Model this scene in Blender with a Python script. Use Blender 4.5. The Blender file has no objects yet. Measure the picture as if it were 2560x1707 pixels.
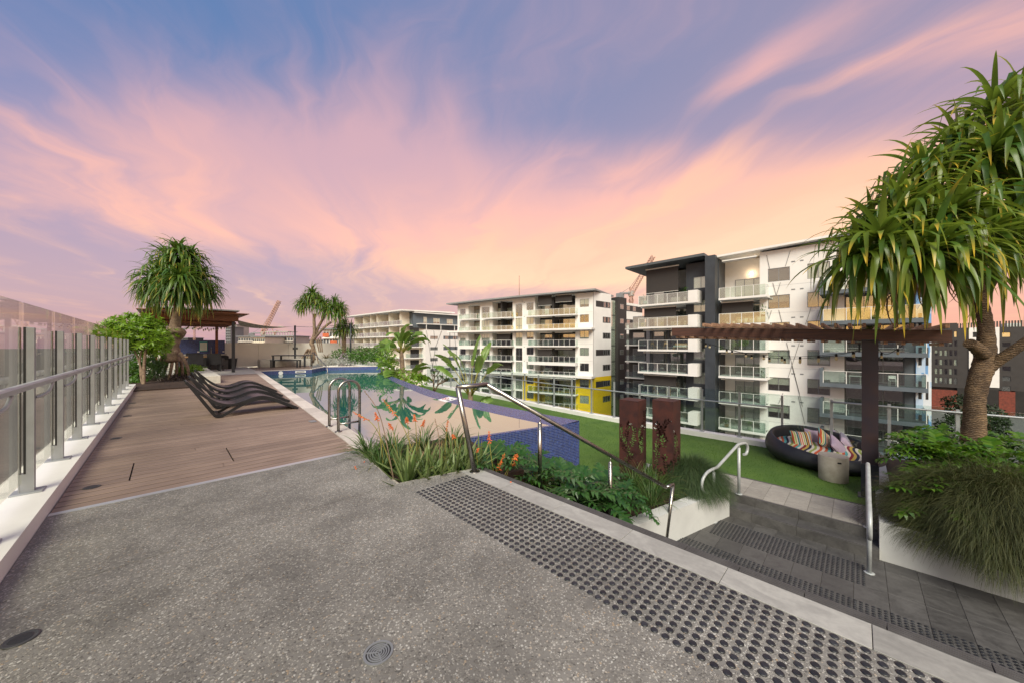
import bpy, math, random
from mathutils import Vector, Matrix
R = math.radians
S = math.sqrt(.5)
rnd = random.Random(7)
sc = bpy.context.scene
col = sc.collection

# ------------------------------------------------------------------ camera, sky, sun, exposure
# world axes follow the roof terrace: x runs across the terrace towards the far street, y along the pool, z up from the terrace paving
EYE = 1.34
cam_data = bpy.data.cameras.new('camera')
cam = bpy.data.objects.new('camera', cam_data)
col.objects.link(cam)
cam.location = (0, 0, EYE)
cam.rotation_euler = (R(90), 0, R(-45))
cam_data.sensor_width = 36
cam_data.lens = 865.3 / 2560 * 36
cam_data.shift_y = 7.5 / 2560
cam_data.clip_start = .05
cam_data.clip_end = 6000
sc.camera = cam
sc.render.engine = 'CYCLES'
sc.cycles.use_denoising = True
sc.cycles.max_bounces = 10
sc.cycles.transparent_max_bounces = 24
sc.view_settings.view_transform = 'Standard'
sc.view_settings.look = 'None'
sc.view_settings.gamma = 1
sc.view_settings.use_curve_mapping = False
sc.view_settings.exposure = 0.0

SUN_DIR = Vector((-.56, -.50, .66)).normalized()      # towards the sun, the bright west behind the camera's left shoulder

world = bpy.data.worlds.new('World')
sc.world = world
world.use_nodes = True


class NT:
    """small node-building helper"""
    def __init__(s, tree):
        s.t = tree
        tree.nodes.clear()

    def n(s, typ, **kw):
        nd = s.t.nodes.new(typ)
        for k, v in kw.items():
            setattr(nd, k, v)
        return nd

    def put(s, sock, v):
        if v is None:
            return
        if isinstance(v, bpy.types.NodeSocket):
            s.t.links.new(v, sock)
        else:
            if isinstance(v, (tuple, list)) and len(v) == 3 and sock.type == 'RGBA':
                v = (*v, 1)
            sock.default_value = v

    def m(s, op, a, b=None, c=None, clamp=False):
        nd = s.n('ShaderNodeMath', operation=op, use_clamp=clamp)
        s.put(nd.inputs[0], a); s.put(nd.inputs[1], b); s.put(nd.inputs[2], c)
        return nd.outputs[0]

    def mix(s, fac, a, b, blend='MIX'):
        nd = s.n('ShaderNodeMix', data_type='RGBA', blend_type=blend, clamp_factor=True)
        s.put(nd.inputs[0], fac); s.put(nd.inputs[6], a); s.put(nd.inputs[7], b)
        return nd.outputs[2]

    def ramp(s, fac, stops, interp='LINEAR'):
        nd = s.n('ShaderNodeValToRGB')
        cr = nd.color_ramp
        cr.interpolation = interp
        while len(cr.elements) > 1:
            cr.elements.remove(cr.elements[-1])
        for i, (p, c) in enumerate(stops):
            e = cr.elements[0] if i == 0 else cr.elements.new(p)
            e.position = p
            if isinstance(c, (int, float)):
                c = (c, c, c)
            e.color = (*c, 1)
        s.put(nd.inputs[0], fac)
        return nd.outputs[0]

    def rng(s, v, a, b, c=0., d=1., smooth=True):
        nd = s.n('ShaderNodeMapRange', interpolation_type='SMOOTHSTEP' if smooth else 'LINEAR')
        s.put(nd.inputs[0], v); s.put(nd.inputs[1], a); s.put(nd.inputs[2], b); s.put(nd.inputs[3], c); s.put(nd.inputs[4], d)
        return nd.outputs[0]

    def noise(s, vec, scale, detail=3., rough=.5, dist=0., dims='3D'):
        nd = s.n('ShaderNodeTexNoise', noise_dimensions=dims)
        s.put(nd.inputs['Vector'], vec)
        nd.inputs['Scale'].default_value = scale
        nd.inputs['Detail'].default_value = detail
        nd.inputs['Roughness'].default_value = rough
        nd.inputs['Distortion'].default_value = dist
        return nd.outputs['Fac']

    def comb(s, x, y, z=0.):
        nd = s.n('ShaderNodeCombineXYZ')
        s.put(nd.inputs[0], x); s.put(nd.inputs[1], y); s.put(nd.inputs[2], z)
        return nd.outputs[0]

    def dot(s, v, w):
        nd = s.n('ShaderNodeVectorMath', operation='DOT_PRODUCT')
        s.put(nd.inputs[0], v); s.put(nd.inputs[1], w)
        return nd.outputs['Value']


def build_sky():
    T = NT(world.node_tree)
    out = T.n('ShaderNodeOutputWorld')
    d = T.n('ShaderNodeTexCoord').outputs['Generated']
    z = T.dot(d, (0, 0, 1))
    ahead = T.dot(d, (S, S, 0))
    right = T.dot(d, (S, -S, 0))
    sunw = T.dot(d, tuple(Vector((SUN_DIR.x, SUN_DIR.y, 0)).normalized()))
    zc = T.m('MAXIMUM', z, 0.)
    # clear evening sky: lavender at the horizon, periwinkle above, warmer towards the right
    warm = T.rng(right, -.75, .75)
    hor = T.mix(warm, (.52, .33, .42), (.88, .43, .36))
    midc = T.mix(warm, (.33, .285, .47), (.50, .325, .42))
    top = T.mix(warm, (.095, .19, .42), (.29, .26, .40))
    base = T.mix(T.rng(zc, .05, .38), hor, midc)
    base = T.mix(T.rng(zc, .22, .62), base, top)
    # behind the camera the whole sky is the bright west: cream, with a gold band low at the horizon and rusty cloud over it
    west = T.m('SUBTRACT', 1., T.rng(ahead, -.75, .10))
    base = T.mix(T.m('MULTIPLY', west, .85), base, T.mix(T.rng(zc, .15, .9), (1.00, .83, .62), (.56, .55, .57)))
    rust = T.m('MULTIPLY', T.rng(sunw, .3, .95), T.m('SUBTRACT', 1., T.rng(zc, .13, .30)))
    base = T.mix(T.m('MULTIPLY', rust, .75), base, (.55, .29, .20))
    glow = T.m('MULTIPLY', T.rng(sunw, .3, .95), T.m('SUBTRACT', 1., T.rng(zc, .055, .13)))
    base = T.mix(T.m('MULTIPLY', glow, .95), base, (1.75, .86, .20))
    # high streaky cloud: a flat layer, its streaks running away to the left
    den = T.m('ADD', zc, .10)
    px = T.m('DIVIDE', right, den)
    py = T.m('DIVIDE', ahead, den)
    al = T.m('ADD', T.m('MULTIPLY', px, -.34), T.m('MULTIPLY', py, .94))
    ac = T.m('ADD', T.m('MULTIPLY', px, .94), T.m('MULTIPLY', py, .34))
    warp = T.noise(T.comb(T.m('MULTIPLY', px, .9), T.m('MULTIPLY', py, .9), 5.5), 1.3, 3, .55, .4)
    al = T.m('ADD', al, T.m('MULTIPLY', T.m('SUBTRACT', warp, .5), .9))
    ac = T.m('ADD', ac, T.m('MULTIPLY', T.m('SUBTRACT', warp, .5), .75))
    big = T.noise(T.comb(T.m('MULTIPLY', al, .34), T.m('MULTIPLY', ac, .62), 3.1), 1.0, 2, .5, .6)
    fine = T.noise(T.comb(T.m('MULTIPLY', al, .55), T.m('MULTIPLY', ac, 2.3), 8.2), .85, 5, .50, .7)
    wisp = T.noise(T.comb(T.m('MULTIPLY', al, 1.3), T.m('MULTIPLY', ac, 3.2), 1.7), 2.2, 5, .6, 1.2)
    # the two broad cloud banks, and the clear lane between and above them
    def blob(cx, cy, ax, ay, ang, k=1.):
        c, s_ = math.cos(ang), math.sin(ang)
        u = T.m('ADD', T.m('MULTIPLY', T.m('SUBTRACT', px, cx), c / ax), T.m('MULTIPLY', T.m('SUBTRACT', py, cy), s_ / ax))
        v = T.m('ADD', T.m('MULTIPLY', T.m('SUBTRACT', px, cx), -s_ / ay), T.m('MULTIPLY', T.m('SUBTRACT', py, cy), c / ay))
        r2 = T.m('ADD', T.m('MULTIPLY', u, u), T.m('MULTIPLY', v, v))
        return T.m('MULTIPLY', T.m('EXPONENT', T.m('MULTIPLY', r2, -1.)), k)
    BL = SKY_BLOBS
    cov = None
    for b in BL:
        q = blob(*b)
        cov = q if cov is None else T.m('ADD', cov, q)
    dens = T.m('ADD', T.m('MULTIPLY', T.m('SUBTRACT', fine, .5), 1.25), T.m('MULTIPLY', T.m('SUBTRACT', big, .5), .7))
    dens = T.m('ADD', dens, T.m('MULTIPLY', T.m('SUBTRACT', wisp, .5), .30))
    dens = T.m('ADD', T.m('ADD', dens, cov), .08)
    a = T.rng(dens, -.04, .90)
    a = T.m('MULTIPLY', a, T.rng(zc, .0, .07, .35, 1.))
    a = T.m('MULTIPLY', a, T.m('SUBTRACT', 1., T.m('MULTIPLY', T.m('MAXIMUM', glow, west), .95)))
    lit = T.rng(T.m('ADD', T.m('MULTIPLY', T.rng(zc, .08, .62), -1.), T.m('ADD', T.m('MULTIPLY', warm, .55), T.m('MULTIPLY', fine, .95))), -.25, 1.0)
    ccol = T.ramp(lit, [(0, (.64, .38, .44)), (.34, (.95, .48, .40)), (.68, (1.05, .56, .37)), (1, (1.10, .66, .42))])
    skyc = T.mix(a, base, ccol)
    skyc = T.mix(T.rng(z, -.02, -.12), skyc, (.10, .085, .085))
    bg = T.n('ShaderNodeBackground')
    T.put(bg.inputs[0], skyc)
    bg.inputs[1].default_value = 1.0
    # a little of the physical twilight sky on top
    ns = T.n('ShaderNodeTexSky', sky_type='NISHITA', sun_disc=False)
    ns.sun_elevation = R(3)
    ns.sun_rotation = math.atan2(SUN_DIR.x, SUN_DIR.y)
    b2 = T.n('ShaderNodeBackground')
    T.put(b2.inputs[0], ns.outputs[0])
    b2.inputs[1].default_value = .05
    add = T.n('ShaderNodeAddShader')
    T.t.links.new(bg.outputs[0], add.inputs[0])
    T.t.links.new(b2.outputs[0], add.inputs[1])
    T.t.links.new(add.outputs[0], out.inputs[0])


# cloud banks on the cloud layer: centre, half widths, turn, strength
SKY_BLOBS = [
    (-.85, 1.70, 1.10, .75, .15, .85),
    (-2.0, 1.95, .95, .55, .5, .50),
    (.15, 2.75, 1.3, 1.0, 0., .75),
    (1.42, 1.98, 1.25, .50, -.66, 1.0),
    (.9, 2.9, 1.5, .9, -.4, .55),
    (2.2, 2.6, 1.2, .8, -.5, .6),
    (.74, 1.06, .22, .07, -1.05, .55),
    (1.33, .88, .35, .10, -.5, .35),
    (.60, 1.26, .70, .17, -.1, -.36),
    (-1.25, .95, .8, .30, 0., -.35),
    (-2.6, 1.45, .5, .5, 0., -.3),
]
build_sky()

sun = bpy.data.lights.new('sun', 'SUN')
sun.energy = 4.6
sun.angle = R(34)
sun.color = (1.0, .955, .80)
sun_o = bpy.data.objects.new('sun', sun)
col.objects.link(sun_o)
sun_o.location = (-20, 4, 12)
sun_o.rotation_euler = SUN_DIR.to_track_quat('Z', 'Y').to_euler()

# ------------------------------------------------------------------ materials
MATS = {}


def new_mat(name):
    m = bpy.data.materials.new(name)
    m.use_nodes = True
    T = NT(m.node_tree)
    out = T.n('ShaderNodeOutputMaterial')
    p = T.n('ShaderNodeBsdfPrincipled')
    T.t.links.new(p.outputs[0], out.inputs[0])
    MATS[name] = m
    return m, T, p, out


def bump(T, p, h, strength=.3, dist=.01):
    b = T.n('ShaderNodeBump')
    b.inputs['Strength'].default_value = strength
    b.inputs['Distance'].default_value = dist
    T.put(b.inputs['Height'], h)
    T.t.links.new(b.outputs[0], p.inputs['Normal'])


def objco(T):
    return T.n('ShaderNodeTexCoord').outputs['Object']


def geoco(T):
    return T.n('ShaderNodeNewGeometry').outputs['Position']


def plain(name, c, rough=.6, metal=0., var=.12, scale=3., bscale=60., bstr=.08, c2=None, spec=.5, island=0.):
    """a painted, metal or mineral surface: soft mottling, fine relief"""
    m, T, p, out = new_mat(name)
    co = geoco(T)
    n1 = T.noise(co, scale, 5, .62)
    dark = tuple(v * (1 - var * 2) for v in c) if c2 is None else c2
    colr = T.mix(T.rng(n1, .32, .72), dark, c)
    if island:
        rp = T.n('ShaderNodeNewGeometry').outputs['Random Per Island']
        ob = T.n('ShaderNodeObjectInfo').outputs['Random']
        rr = T.m('FRACT', T.m('ADD', rp, T.m('MULTIPLY', ob, 7.31)))
        hv = T.n('ShaderNodeHueSaturation')
        T.put(hv.inputs['Value'], T.rng(rr, 0, 1, 1 - island, 1 + island, False))
        T.put(hv.inputs['Color'], colr)
        colr = hv.outputs[0]
    T.put(p.inputs['Base Color'], colr)
    n2 = T.noise(co, bscale, 4, .6)
    T.put(p.inputs['Roughness'], T.rng(n1, .2, .8, max(rough - .08, .03), min(rough + .1, 1)))
    p.inputs['Metallic'].default_value = metal
    p.inputs['Specular IOR Level'].default_value = spec
    if bstr:
        bump(T, p, n2, bstr, .004)
    return m


def glass(name, tint=(.90, .955, .94), ior=1.5, gain=1.0, base=0.):
    m = bpy.data.materials.new(name)
    m.use_nodes = True
    T = NT(m.node_tree)
    out = T.n('ShaderNodeOutputMaterial')
    tr = T.n('ShaderNodeBsdfTransparent'); tr.inputs[0].default_value = (*tint, 1)
    gl = T.n('ShaderNodeBsdfGlossy'); gl.inputs['Roughness'].default_value = .004
    gl.inputs[0].default_value = (1, 1, 1, 1)
    lw = T.n('ShaderNodeLayerWeight'); lw.inputs['Blend'].default_value = .5      # facing = 1 - |cos|, the same from both sides of a sheet
    f0 = ((ior - 1) / (ior + 1)) ** 2
    fr = T.m('ADD', T.m('MULTIPLY', T.m('POWER', lw.outputs['Facing'], 5.), 1 - f0), f0)
    fac = T.m('ADD', T.m('MULTIPLY', fr, gain), base, clamp=True)
    mx = T.n('ShaderNodeMixShader')
    T.put(mx.inputs[0], fac)
    T.t.links.new(tr.outputs[0], mx.inputs[1]); T.t.links.new(gl.outputs[0], mx.inputs[2])
    T.t.links.new(mx.outputs[0], out.inputs[0])
    MATS[name] = m
    return m


def leafmat(name, c, c2, tip=None, trans=.3, rough=.42, tip_at=.72, vein=0.):
    """leaf: colour varies from leaf to leaf, tips may be dry; UV runs along the leaf"""
    m, T, p, out = new_mat(name)
    g = T.n('ShaderNodeNewGeometry')
    ob = T.n('ShaderNodeObjectInfo').outputs['Random']
    rr = T.m('FRACT', T.m('ADD', g.outputs['Random Per Island'], T.m('MULTIPLY', ob, 13.7)))
    colr = T.mix(rr, c, c2)
    co = g.outputs['Position']
    colr = T.mix(T.m('MULTIPLY', T.noise(co, 9, 3), .35), colr, tuple(v * .5 for v in c))
    if tip:
        uv = T.n('ShaderNodeUVMap').outputs[0]
        sx = T.n('ShaderNodeSeparateXYZ'); T.put(sx.inputs[0], uv)
        f_ = T.m('MULTIPLY', T.rng(sx.outputs[1], tip_at, 1.0), T.rng(T.m('FRACT', T.m('MULTIPLY', rr, 5.3)), .35, .75))
        colr = T.mix(f_, colr, tip)
    T.put(p.inputs['Base Color'], colr)
    p.inputs['Roughness'].default_value = rough
    p.inputs['Specular IOR Level'].default_value = .45
    tl = T.n('ShaderNodeBsdfTranslucent'); T.put(tl.inputs[0], T.mix(.5, colr, tuple(min(1, v * 2.2) for v in c2)))
    mx = T.n('ShaderNodeMixShader'); mx.inputs[0].default_value = trans
    T.t.links.new(p.outputs[0], mx.inputs[1]); T.t.links.new(tl.outputs[0], mx.inputs[2])
    T.t.links.new(mx.outputs[0], out.inputs[0])
    return m


plain('white_paint', (.78, .77, .74), .55, var=.05, scale=1.2, bscale=90, bstr=.05)
plain('planter_paint', (.60, .60, .59), .7, var=.07, scale=1.6, bscale=40, bstr=.05)  # white paint with the stair well's shade mixed into the colour
plain('white_wall', (.80, .78, .76), .7, var=.035, scale=.6, bscale=40, bstr=.05)
plain('cream_wall', (.78, .75, .68), .75, var=.05, scale=1.0, bscale=50, bstr=.06)
plain('cream_facade', (.72, .66, .55), .75, var=.05, scale=.5)
plain('grey_wall', (.34, .35, .36), .7, var=.08)
plain('dark_wall', (.045, .053, .066), .5, var=.12, scale=.8)
plain('charcoal_wall', (.042, .038, .038), .6, var=.12, scale=.8)
plain('slate_blue_wall', (.115, .14, .165), .6, var=.1, scale=.8)
plain('yellow_wall', (.80, .56, .012), .55, var=.05, scale=.6)
plain('brick_red', (.23, .055, .035), .8, var=.22, scale=2.2, bscale=20, bstr=.2)
plain('roof_grey', (.30, .31, .32), .6, var=.1)
plain('roof_dark', (.10, .115, .125), .55, var=.1)
plain('frame_grey', (.26, .27, .28), .45, metal=.3, var=.05)
plain('frame_dark', (.05, .05, .052), .45, var=.1)
plain('blind', (.74, .76, .70), .8, var=.03, scale=.4)
plain('blind_dark', (.040, .034, .032), .7, var=.08, scale=1.5, bstr=.03)
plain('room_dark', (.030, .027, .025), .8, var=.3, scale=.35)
plain('room_beige', (.36, .31, .25), .8, var=.3, scale=.5)
plain('galvanised', (.46, .48, .49), .42, metal=.2, var=.08, scale=9)
plain('alu_post', (.40, .425, .445), .42, metal=.5, var=.06, scale=6)
plain('fence_post', (.33, .35, .37), .45, metal=.4, var=.06, scale=6)
plain('black_rubber', (.012, .012, .013), .7, var=.1)
plain('stainless', (.36, .34, .315), .28, metal=1., var=.05, scale=12, bstr=.02)
plain('black_steel', (.028, .032, .042), .4, var=.15, scale=3, bstr=.04)
plain('purple_steel', (.036, .018, .018), .42, var=.15, scale=2.0, bstr=.04, c2=(.024, .020, .030))
plain('lounger_plastic', (.016, .018, .022), .34, var=.15, scale=4, bscale=220, bstr=.05)
plain('dark_wicker', (.020, .021, .028), .5, var=.2, scale=6)
plain('corten', (.070, .018, .012), .75, var=.22, scale=5, bscale=80, bstr=.15, c2=(.034, .010, .009))
plain('concrete_light', (.46, .42, .36), .75, var=.12, scale=4, bscale=70, bstr=.12, c2=(.33, .29, .24))
plain('concrete_path', (.50, .48, .44), .8, var=.08, scale=1.2, bscale=60, bstr=.1)
plain('stone_block', (.56, .53, .47), .75, var=.12, scale=5, bscale=40, bstr=.12)
plain('soil', (.060, .030, .018), .95, var=.3, scale=14, bscale=60, bstr=.9, c2=(.022, .013, .009))
plain('bark', (.30, .215, .15), .85, var=.25, scale=9, bscale=26, bstr=.9, c2=(.14, .095, .065))
plain('bulb_glass', (.82, .70, .45), .15, var=.02, bstr=0)
plain('cable_black', (.012, .012, .012), .5, var=.1)
plain('sail_cloth', (.52, .46, .36), .8, var=.05, scale=2)
plain('tile_edge', (.09, .085, .085), .6, var=.15, scale=7)
plain('grout', (.30, .27, .22), .9, var=.1)
plain('steel_strip', (.60, .63, .66), .35, metal=.6, var=.05)
plain('asphalt', (.16, .155, .15), .9, var=.15)
plain('podium', (.42, .40, .38), .8, var=.1)
plain('crane_paint', (.50, .30, .24), .6, var=.1)
plain('city_pale', (.50, .47, .44), .8, var=.08, scale=.1)
plain('city_grey', (.24, .25, .27), .8, var=.1, scale=.1)
plain('city_dark', (.07, .075, .085), .6, var=.1, scale=.1)
plain('orange_wall', (.55, .13, .05), .7, var=.08, scale=.5)
plain('lilac_cloth', (.44, .34, .45), .9, var=.06, scale=12, bscale=240, bstr=.12)
plain('grey_cloth', (.30, .27, .24), .9, var=.06, scale=12, bscale=240, bstr=.12)
plain('white_plastic', (.78, .78, .76), .4, var=.03)
plain('light_wood', (.50, .30, .14), .6, var=.15, scale=8)
plain('pot_white', (.74, .70, .62), .5, var=.05)
plain('petal', (.75, .16, .035), .55, var=.15, scale=30, island=.3, bstr=0)
plain('petal_tip', (.72, .30, .05), .55, var=.15, scale=30, bstr=0)
plain('silver_leaf', (.42, .44, .41), .8, var=.2, scale=9, island=.3, bstr=0)
plain('pool_plaster', (.22, .80, .76), .8, var=.06, scale=1.5)
plain('sign_white', (.80, .80, .80), .45, var=.02)
plain('sign_red', (.55, .03, .03), .45, var=.02)
plain('sign_teal', (.04, .30, .33), .45, var=.02)
plain('sign_black', (.02, .02, .02), .45, var=.02)
plain('towel_blue', (.10, .22, .36), .9, var=.1)
glass('clear_glass', (.90, .955, .935), 1.5, 1.25, .02)
glass('fence_glass', (.95, .95, .90), 1.52, .55, .02)
glass('balcony_glass', (.84, .93, .89), 1.5, 1.0, .22)
glass('window_glass', (.88, .91, .88), 1.5, 1.0, .20)
leafmat('pandanus_leaf', (.036, .112, .016), (.185, .245, .028), (.66, .44, .04), .30, .36, .66)
leafmat('pandanus_far', (.034, .108, .018), (.140, .220, .030), (.50, .34, .05), .28, .40, .66)
leafmat('dry_leaf', (.30, .19, .09), (.20, .11, .05), None, .15, .7)
leafmat('shrub_leaf', (.10, .215, .014), (.22, .36, .024), None, .30, .38)
leafmat('hedge_leaf', (.034, .115, .012), (.095, .20, .020), None, .25, .42)
leafmat('dark_shrub_leaf', (.016, .040, .014), (.040, .072, .020), None, .2, .5)
leafmat('purple_leaf', (.040, .030, .028), (.090, .060, .045), None, .2, .5)
leafmat('rosette_leaf', (.060, .090, .024), (.16, .10, .035), (.30, .10, .04), .25, .45, .5)
leafmat('banana_leaf', (.115, .220, .035), (.230, .330, .085), None, .35, .35)
leafmat('palm_leaf', (.095, .200, .026), (.210, .300, .060), None, .35, .4)
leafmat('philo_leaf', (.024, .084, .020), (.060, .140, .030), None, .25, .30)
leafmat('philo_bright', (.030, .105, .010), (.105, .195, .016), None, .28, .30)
leafmat('aloe_leaf', (.085, .145, .036), (.21, .27, .095), (.28, .15, .07), .15, .42, .72)
leafmat('grass_leaf', (.040, .100, .018), (.095, .155, .035), (.26, .20, .08), .25, .45, .6)
leafmat('dry_grass', (.13, .12, .045), (.24, .19, .09), None, .25, .6)
leafmat('she_oak', (.026, .064, .020), (.070, .105, .032), None, .12, .6)
leafmat('she_oak_olive', (.036, .052, .014), (.100, .100, .032), None, .12, .6)
leafmat('turf_blade', (.046, .115, .010), (.095, .175, .020), None, .25, .55)
leafmat('far_tree', (.014, .030, .012), (.030, .055, .018), None, .2, .6)


def m_aggregate():
    m, T, p, out = new_mat('aggregate')
    co = geoco(T)
    def stones(scale):
        v = T.n('ShaderNodeTexVoronoi', feature='F1')
        T.put(v.inputs['Vector'], co); v.inputs['Scale'].default_value = scale
        e = T.n('ShaderNodeTexVoronoi', feature='DISTANCE_TO_EDGE')
        T.put(e.inputs['Vector'], co); e.inputs['Scale'].default_value = scale
        sx = T.n('ShaderNodeSeparateColor'); T.put(sx.inputs[0], v.outputs['Color'])
        return v, e.outputs['Distance'], sx
    v1, e1, s1 = stones(105)
    stone = T.ramp(s1.outputs[0], [(0, (.13, .122, .112)), (.25, (.27, .25, .22)), (.5, (.38, .355, .315)), (.72, (.50, .47, .42)), (.88, (.66, .64, .59)), (.97, (.46, .34, .22)), (1, (.66, .63, .58))])
    keep = T.m('MULTIPLY', T.rng(e1, .04, .13), T.rng(s1.outputs[1], .30, .42))
    fine = T.noise(co, 420, 2, .6)
    cement = T.mix(fine, (.18, .170, .155), (.34, .32, .29))
    c = T.mix(keep, cement, stone)
    st = T.noise(co, .9, 6, .62, .6)
    st2 = T.noise(co, 3.1, 4, .6, .3)
    wear = T.m('ADD', T.m('MULTIPLY', T.rng(st, .36, .62), .52), T.m('MULTIPLY', T.rng(st2, .35, .65), .42))
    c = T.mix(wear, T.mix(1., c, (.52, .52, .525), 'MULTIPLY'), T.mix(1., c, (.93, .935, .94), 'MULTIPLY'))
    T.put(p.inputs['Base Color'], c)
    p.inputs['Roughness'].default_value = .72
    bump(T, p, T.m('ADD', keep, T.m('MULTIPLY', fine, .3)), .75, .003)


def m_deck():
    m, T, p, out = new_mat('deck_board')
    co = geoco(T)
    mp = T.n('ShaderNodeMapping'); T.put(mp.inputs[0], co); mp.inputs['Scale'].default_value = (1.3, 26, 26)
    g = T.noise(mp.outputs[0], 2.2, 5, .65, .25)
    ob = T.n('ShaderNodeObjectInfo').outputs['Random']
    c = T.mix(T.rng(g, .3, .7), (.215, .148, .112), (.300, .215, .168))
    c = T.mix(T.rng(T.noise(co, .7, 4, .6), .3, .7), T.mix(1., c, (.80, .80, .80), 'MULTIPLY'), T.mix(1., c, (1.12, 1.13, 1.15), 'MULTIPLY'))
    hv = T.n('ShaderNodeHueSaturation'); T.put(hv.inputs['Value'], T.rng(ob, 0, 1, .86, 1.12, False)); T.put(hv.inputs['Color'], c)
    T.put(p.inputs['Base Color'], hv.outputs[0])
    p.inputs['Roughness'].default_value = .52
    w = T.n('ShaderNodeTexWave', wave_type='BANDS', bands_direction='Y'); T.put(w.inputs['Vector'], co); w.inputs['Scale'].default_value = 55
    bump(T, p, T.m('ADD', T.m('MULTIPLY', w.outputs['Fac'], .5), g), .22, .003)


def m_tile(name, c, c2):
    m, T, p, out = new_mat(name)
    co = geoco(T)
    ob = T.n('ShaderNodeObjectInfo').outputs['Random']
    sh = T.n('ShaderNodeVectorMath', operation='ADD'); T.put(sh.inputs[0], co); T.put(sh.inputs[1], T.comb(T.m('MULTIPLY', ob, 37), T.m('MULTIPLY', ob, 11)))
    mp = T.n('ShaderNodeMapping'); T.put(mp.inputs[0], sh.outputs[0]); mp.inputs['Scale'].default_value = (4, 1.6, 2); mp.inputs['Rotation'].default_value = (0, 0, .5)
    n = T.noise(mp.outputs[0], 2.3, 8, .68, 1.2)
    n2 = T.noise(sh.outputs[0], 34, 4, .6)
    cc = T.mix(T.rng(T.m('ADD', T.m('MULTIPLY', n, .75), T.m('MULTIPLY', n2, .25)), .32, .68), c2, c)
    hv = T.n('ShaderNodeHueSaturation'); T.put(hv.inputs['Value'], T.rng(ob, 0, 1, .82, 1.14, False)); T.put(hv.inputs['Color'], cc)
    T.put(p.inputs['Base Color'], hv.outputs[0])
    T.put(p.inputs['Roughness'], T.rng(n, .3, .7, .45, .65))
    bump(T, p, T.m('ADD', n, T.m('MULTIPLY', n2, .4)), .18, .004)


def m_mosaic():
    """glass mosaic, 25 mm pieces: UV in metres"""
    m, T, p, out = new_mat('mosaic')
    uv = T.n('ShaderNodeUVMap').outputs[0]
    b = T.n('ShaderNodeTexBrick', offset=0., squash=1.)
    T.put(b.inputs['Vector'], uv)
    b.inputs['Scale'].default_value = 1
    b.inputs['Brick Width'].default_value = .030
    b.inputs['Row Height'].default_value = .030
    b.inputs['Mortar Size'].default_value = .0022
    b.inputs['Mortar Smooth'].default_value = .1
    b.inputs['Color1'].default_value = (0, 0, 0, 1)
    b.inputs['Color2'].default_value = (1, 1, 1, 1)
    sc_ = T.n('ShaderNodeVectorMath', operation='SCALE'); T.put(sc_.inputs[0], uv); sc_.inputs[3].default_value = 1 / .030
    fl = T.n('ShaderNodeVectorMath', operation='FLOOR'); T.put(fl.inputs[0], sc_.outputs[0])
    wn = T.n('ShaderNodeTexWhiteNoise', noise_dimensions='2D'); T.put(wn.inputs['Vector'], fl.outputs[0])
    c = T.ramp(wn.outputs['Value'], [(0, (.005, .012, .075)), (.25, (.008, .020, .125)), (.75, (.012, .032, .18)), (1, (.028, .062, .26))])
    c = T.mix(b.outputs['Fac'], c, (.17, .20, .30))
    T.put(p.inputs['Base Color'], c)
    T.put(p.inputs['Roughness'], T.m('ADD', T.m('MULTIPLY', b.outputs['Fac'], .5), .24))
    p.inputs['Specular IOR Level'].default_value = .35
    bump(T, p, T.m('ADD', T.m('MULTIPLY', b.outputs['Fac'], -1), T.m('MULTIPLY', wn.outputs['Value'], .15)), .5, .003)


def m_water():
    m = bpy.data.materials.new('pool_water'); m.use_nodes = True
    T = NT(m.node_tree)
    out = T.n('ShaderNodeOutputMaterial')
    tr = T.n('ShaderNodeBsdfTransparent'); tr.inputs[0].default_value = (.45, .92, .91, 1)
    gl = T.n('ShaderNodeBsdfGlossy'); gl.inputs['Roughness'].default_value = .012
    fr = T.n('ShaderNodeFresnel'); fr.inputs['IOR'].default_value = 1.40
    co = geoco(T)
    b = T.n('ShaderNodeBump'); b.inputs['Strength'].default_value = .05; b.inputs['Distance'].default_value = .02
    T.put(b.inputs['Height'], T.noise(co, 1.6, 2, .5, .3))
    T.t.links.new(b.outputs[0], gl.inputs['Normal']); T.t.links.new(b.outputs[0], fr.inputs['Normal'])
    mx = T.n('ShaderNodeMixShader')
    T.put(mx.inputs[0], T.m('MINIMUM', T.m('ADD', T.m('MULTIPLY', fr.outputs[0], .70), .52), .80))
    df = T.n('ShaderNodeBsdfDiffuse'); df.inputs[0].default_value = (.050, .40, .38, 1)       # light scattered back by the body of the water
    body = T.n('ShaderNodeMixShader'); body.inputs[0].default_value = .60
    T.t.links.new(tr.outputs[0], body.inputs[1]); T.t.links.new(df.outputs[0], body.inputs[2])
    T.t.links.new(body.outputs[0], mx.inputs[1]); T.t.links.new(gl.outputs[0], mx.inputs[2])
    T.t.links.new(mx.outputs[0], out.inputs[0])
    MATS['water'] = m


def m_turf():
    m, T, p, out = new_mat('turf')
    co = geoco(T)
    n = T.noise(co, 1.1, 6, .68, .4); n2 = T.noise(co, 55, 3, .7)
    c = T.mix(T.rng(T.m('ADD', T.m('MULTIPLY', n, .6), T.m('MULTIPLY', n2, .4)), .35, .65), (.045, .105, .010), (.090, .165, .020))
    T.put(p.inputs['Base Color'], c)
    p.inputs['Roughness'].default_value = .9
    bump(T, p, n2, .8, .01)


def m_timber(name, c, c2, axis):
    m, T, p, out = new_mat(name)
    co = geoco(T)
    mp = T.n('ShaderNodeMapping'); T.put(mp.inputs[0], co)
    s_ = [24, 24, 24]; s_[axis] = 1.2
    mp.inputs['Scale'].default_value = s_
    n = T.noise(mp.outputs[0], 1.5, 6, .65, .5)
    T.put(p.inputs['Base Color'], T.mix(T.rng(n, .3, .7), c2, c))
    p.inputs['Roughness'].default_value = .5
    bump(T, p, n, .25, .004)


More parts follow.
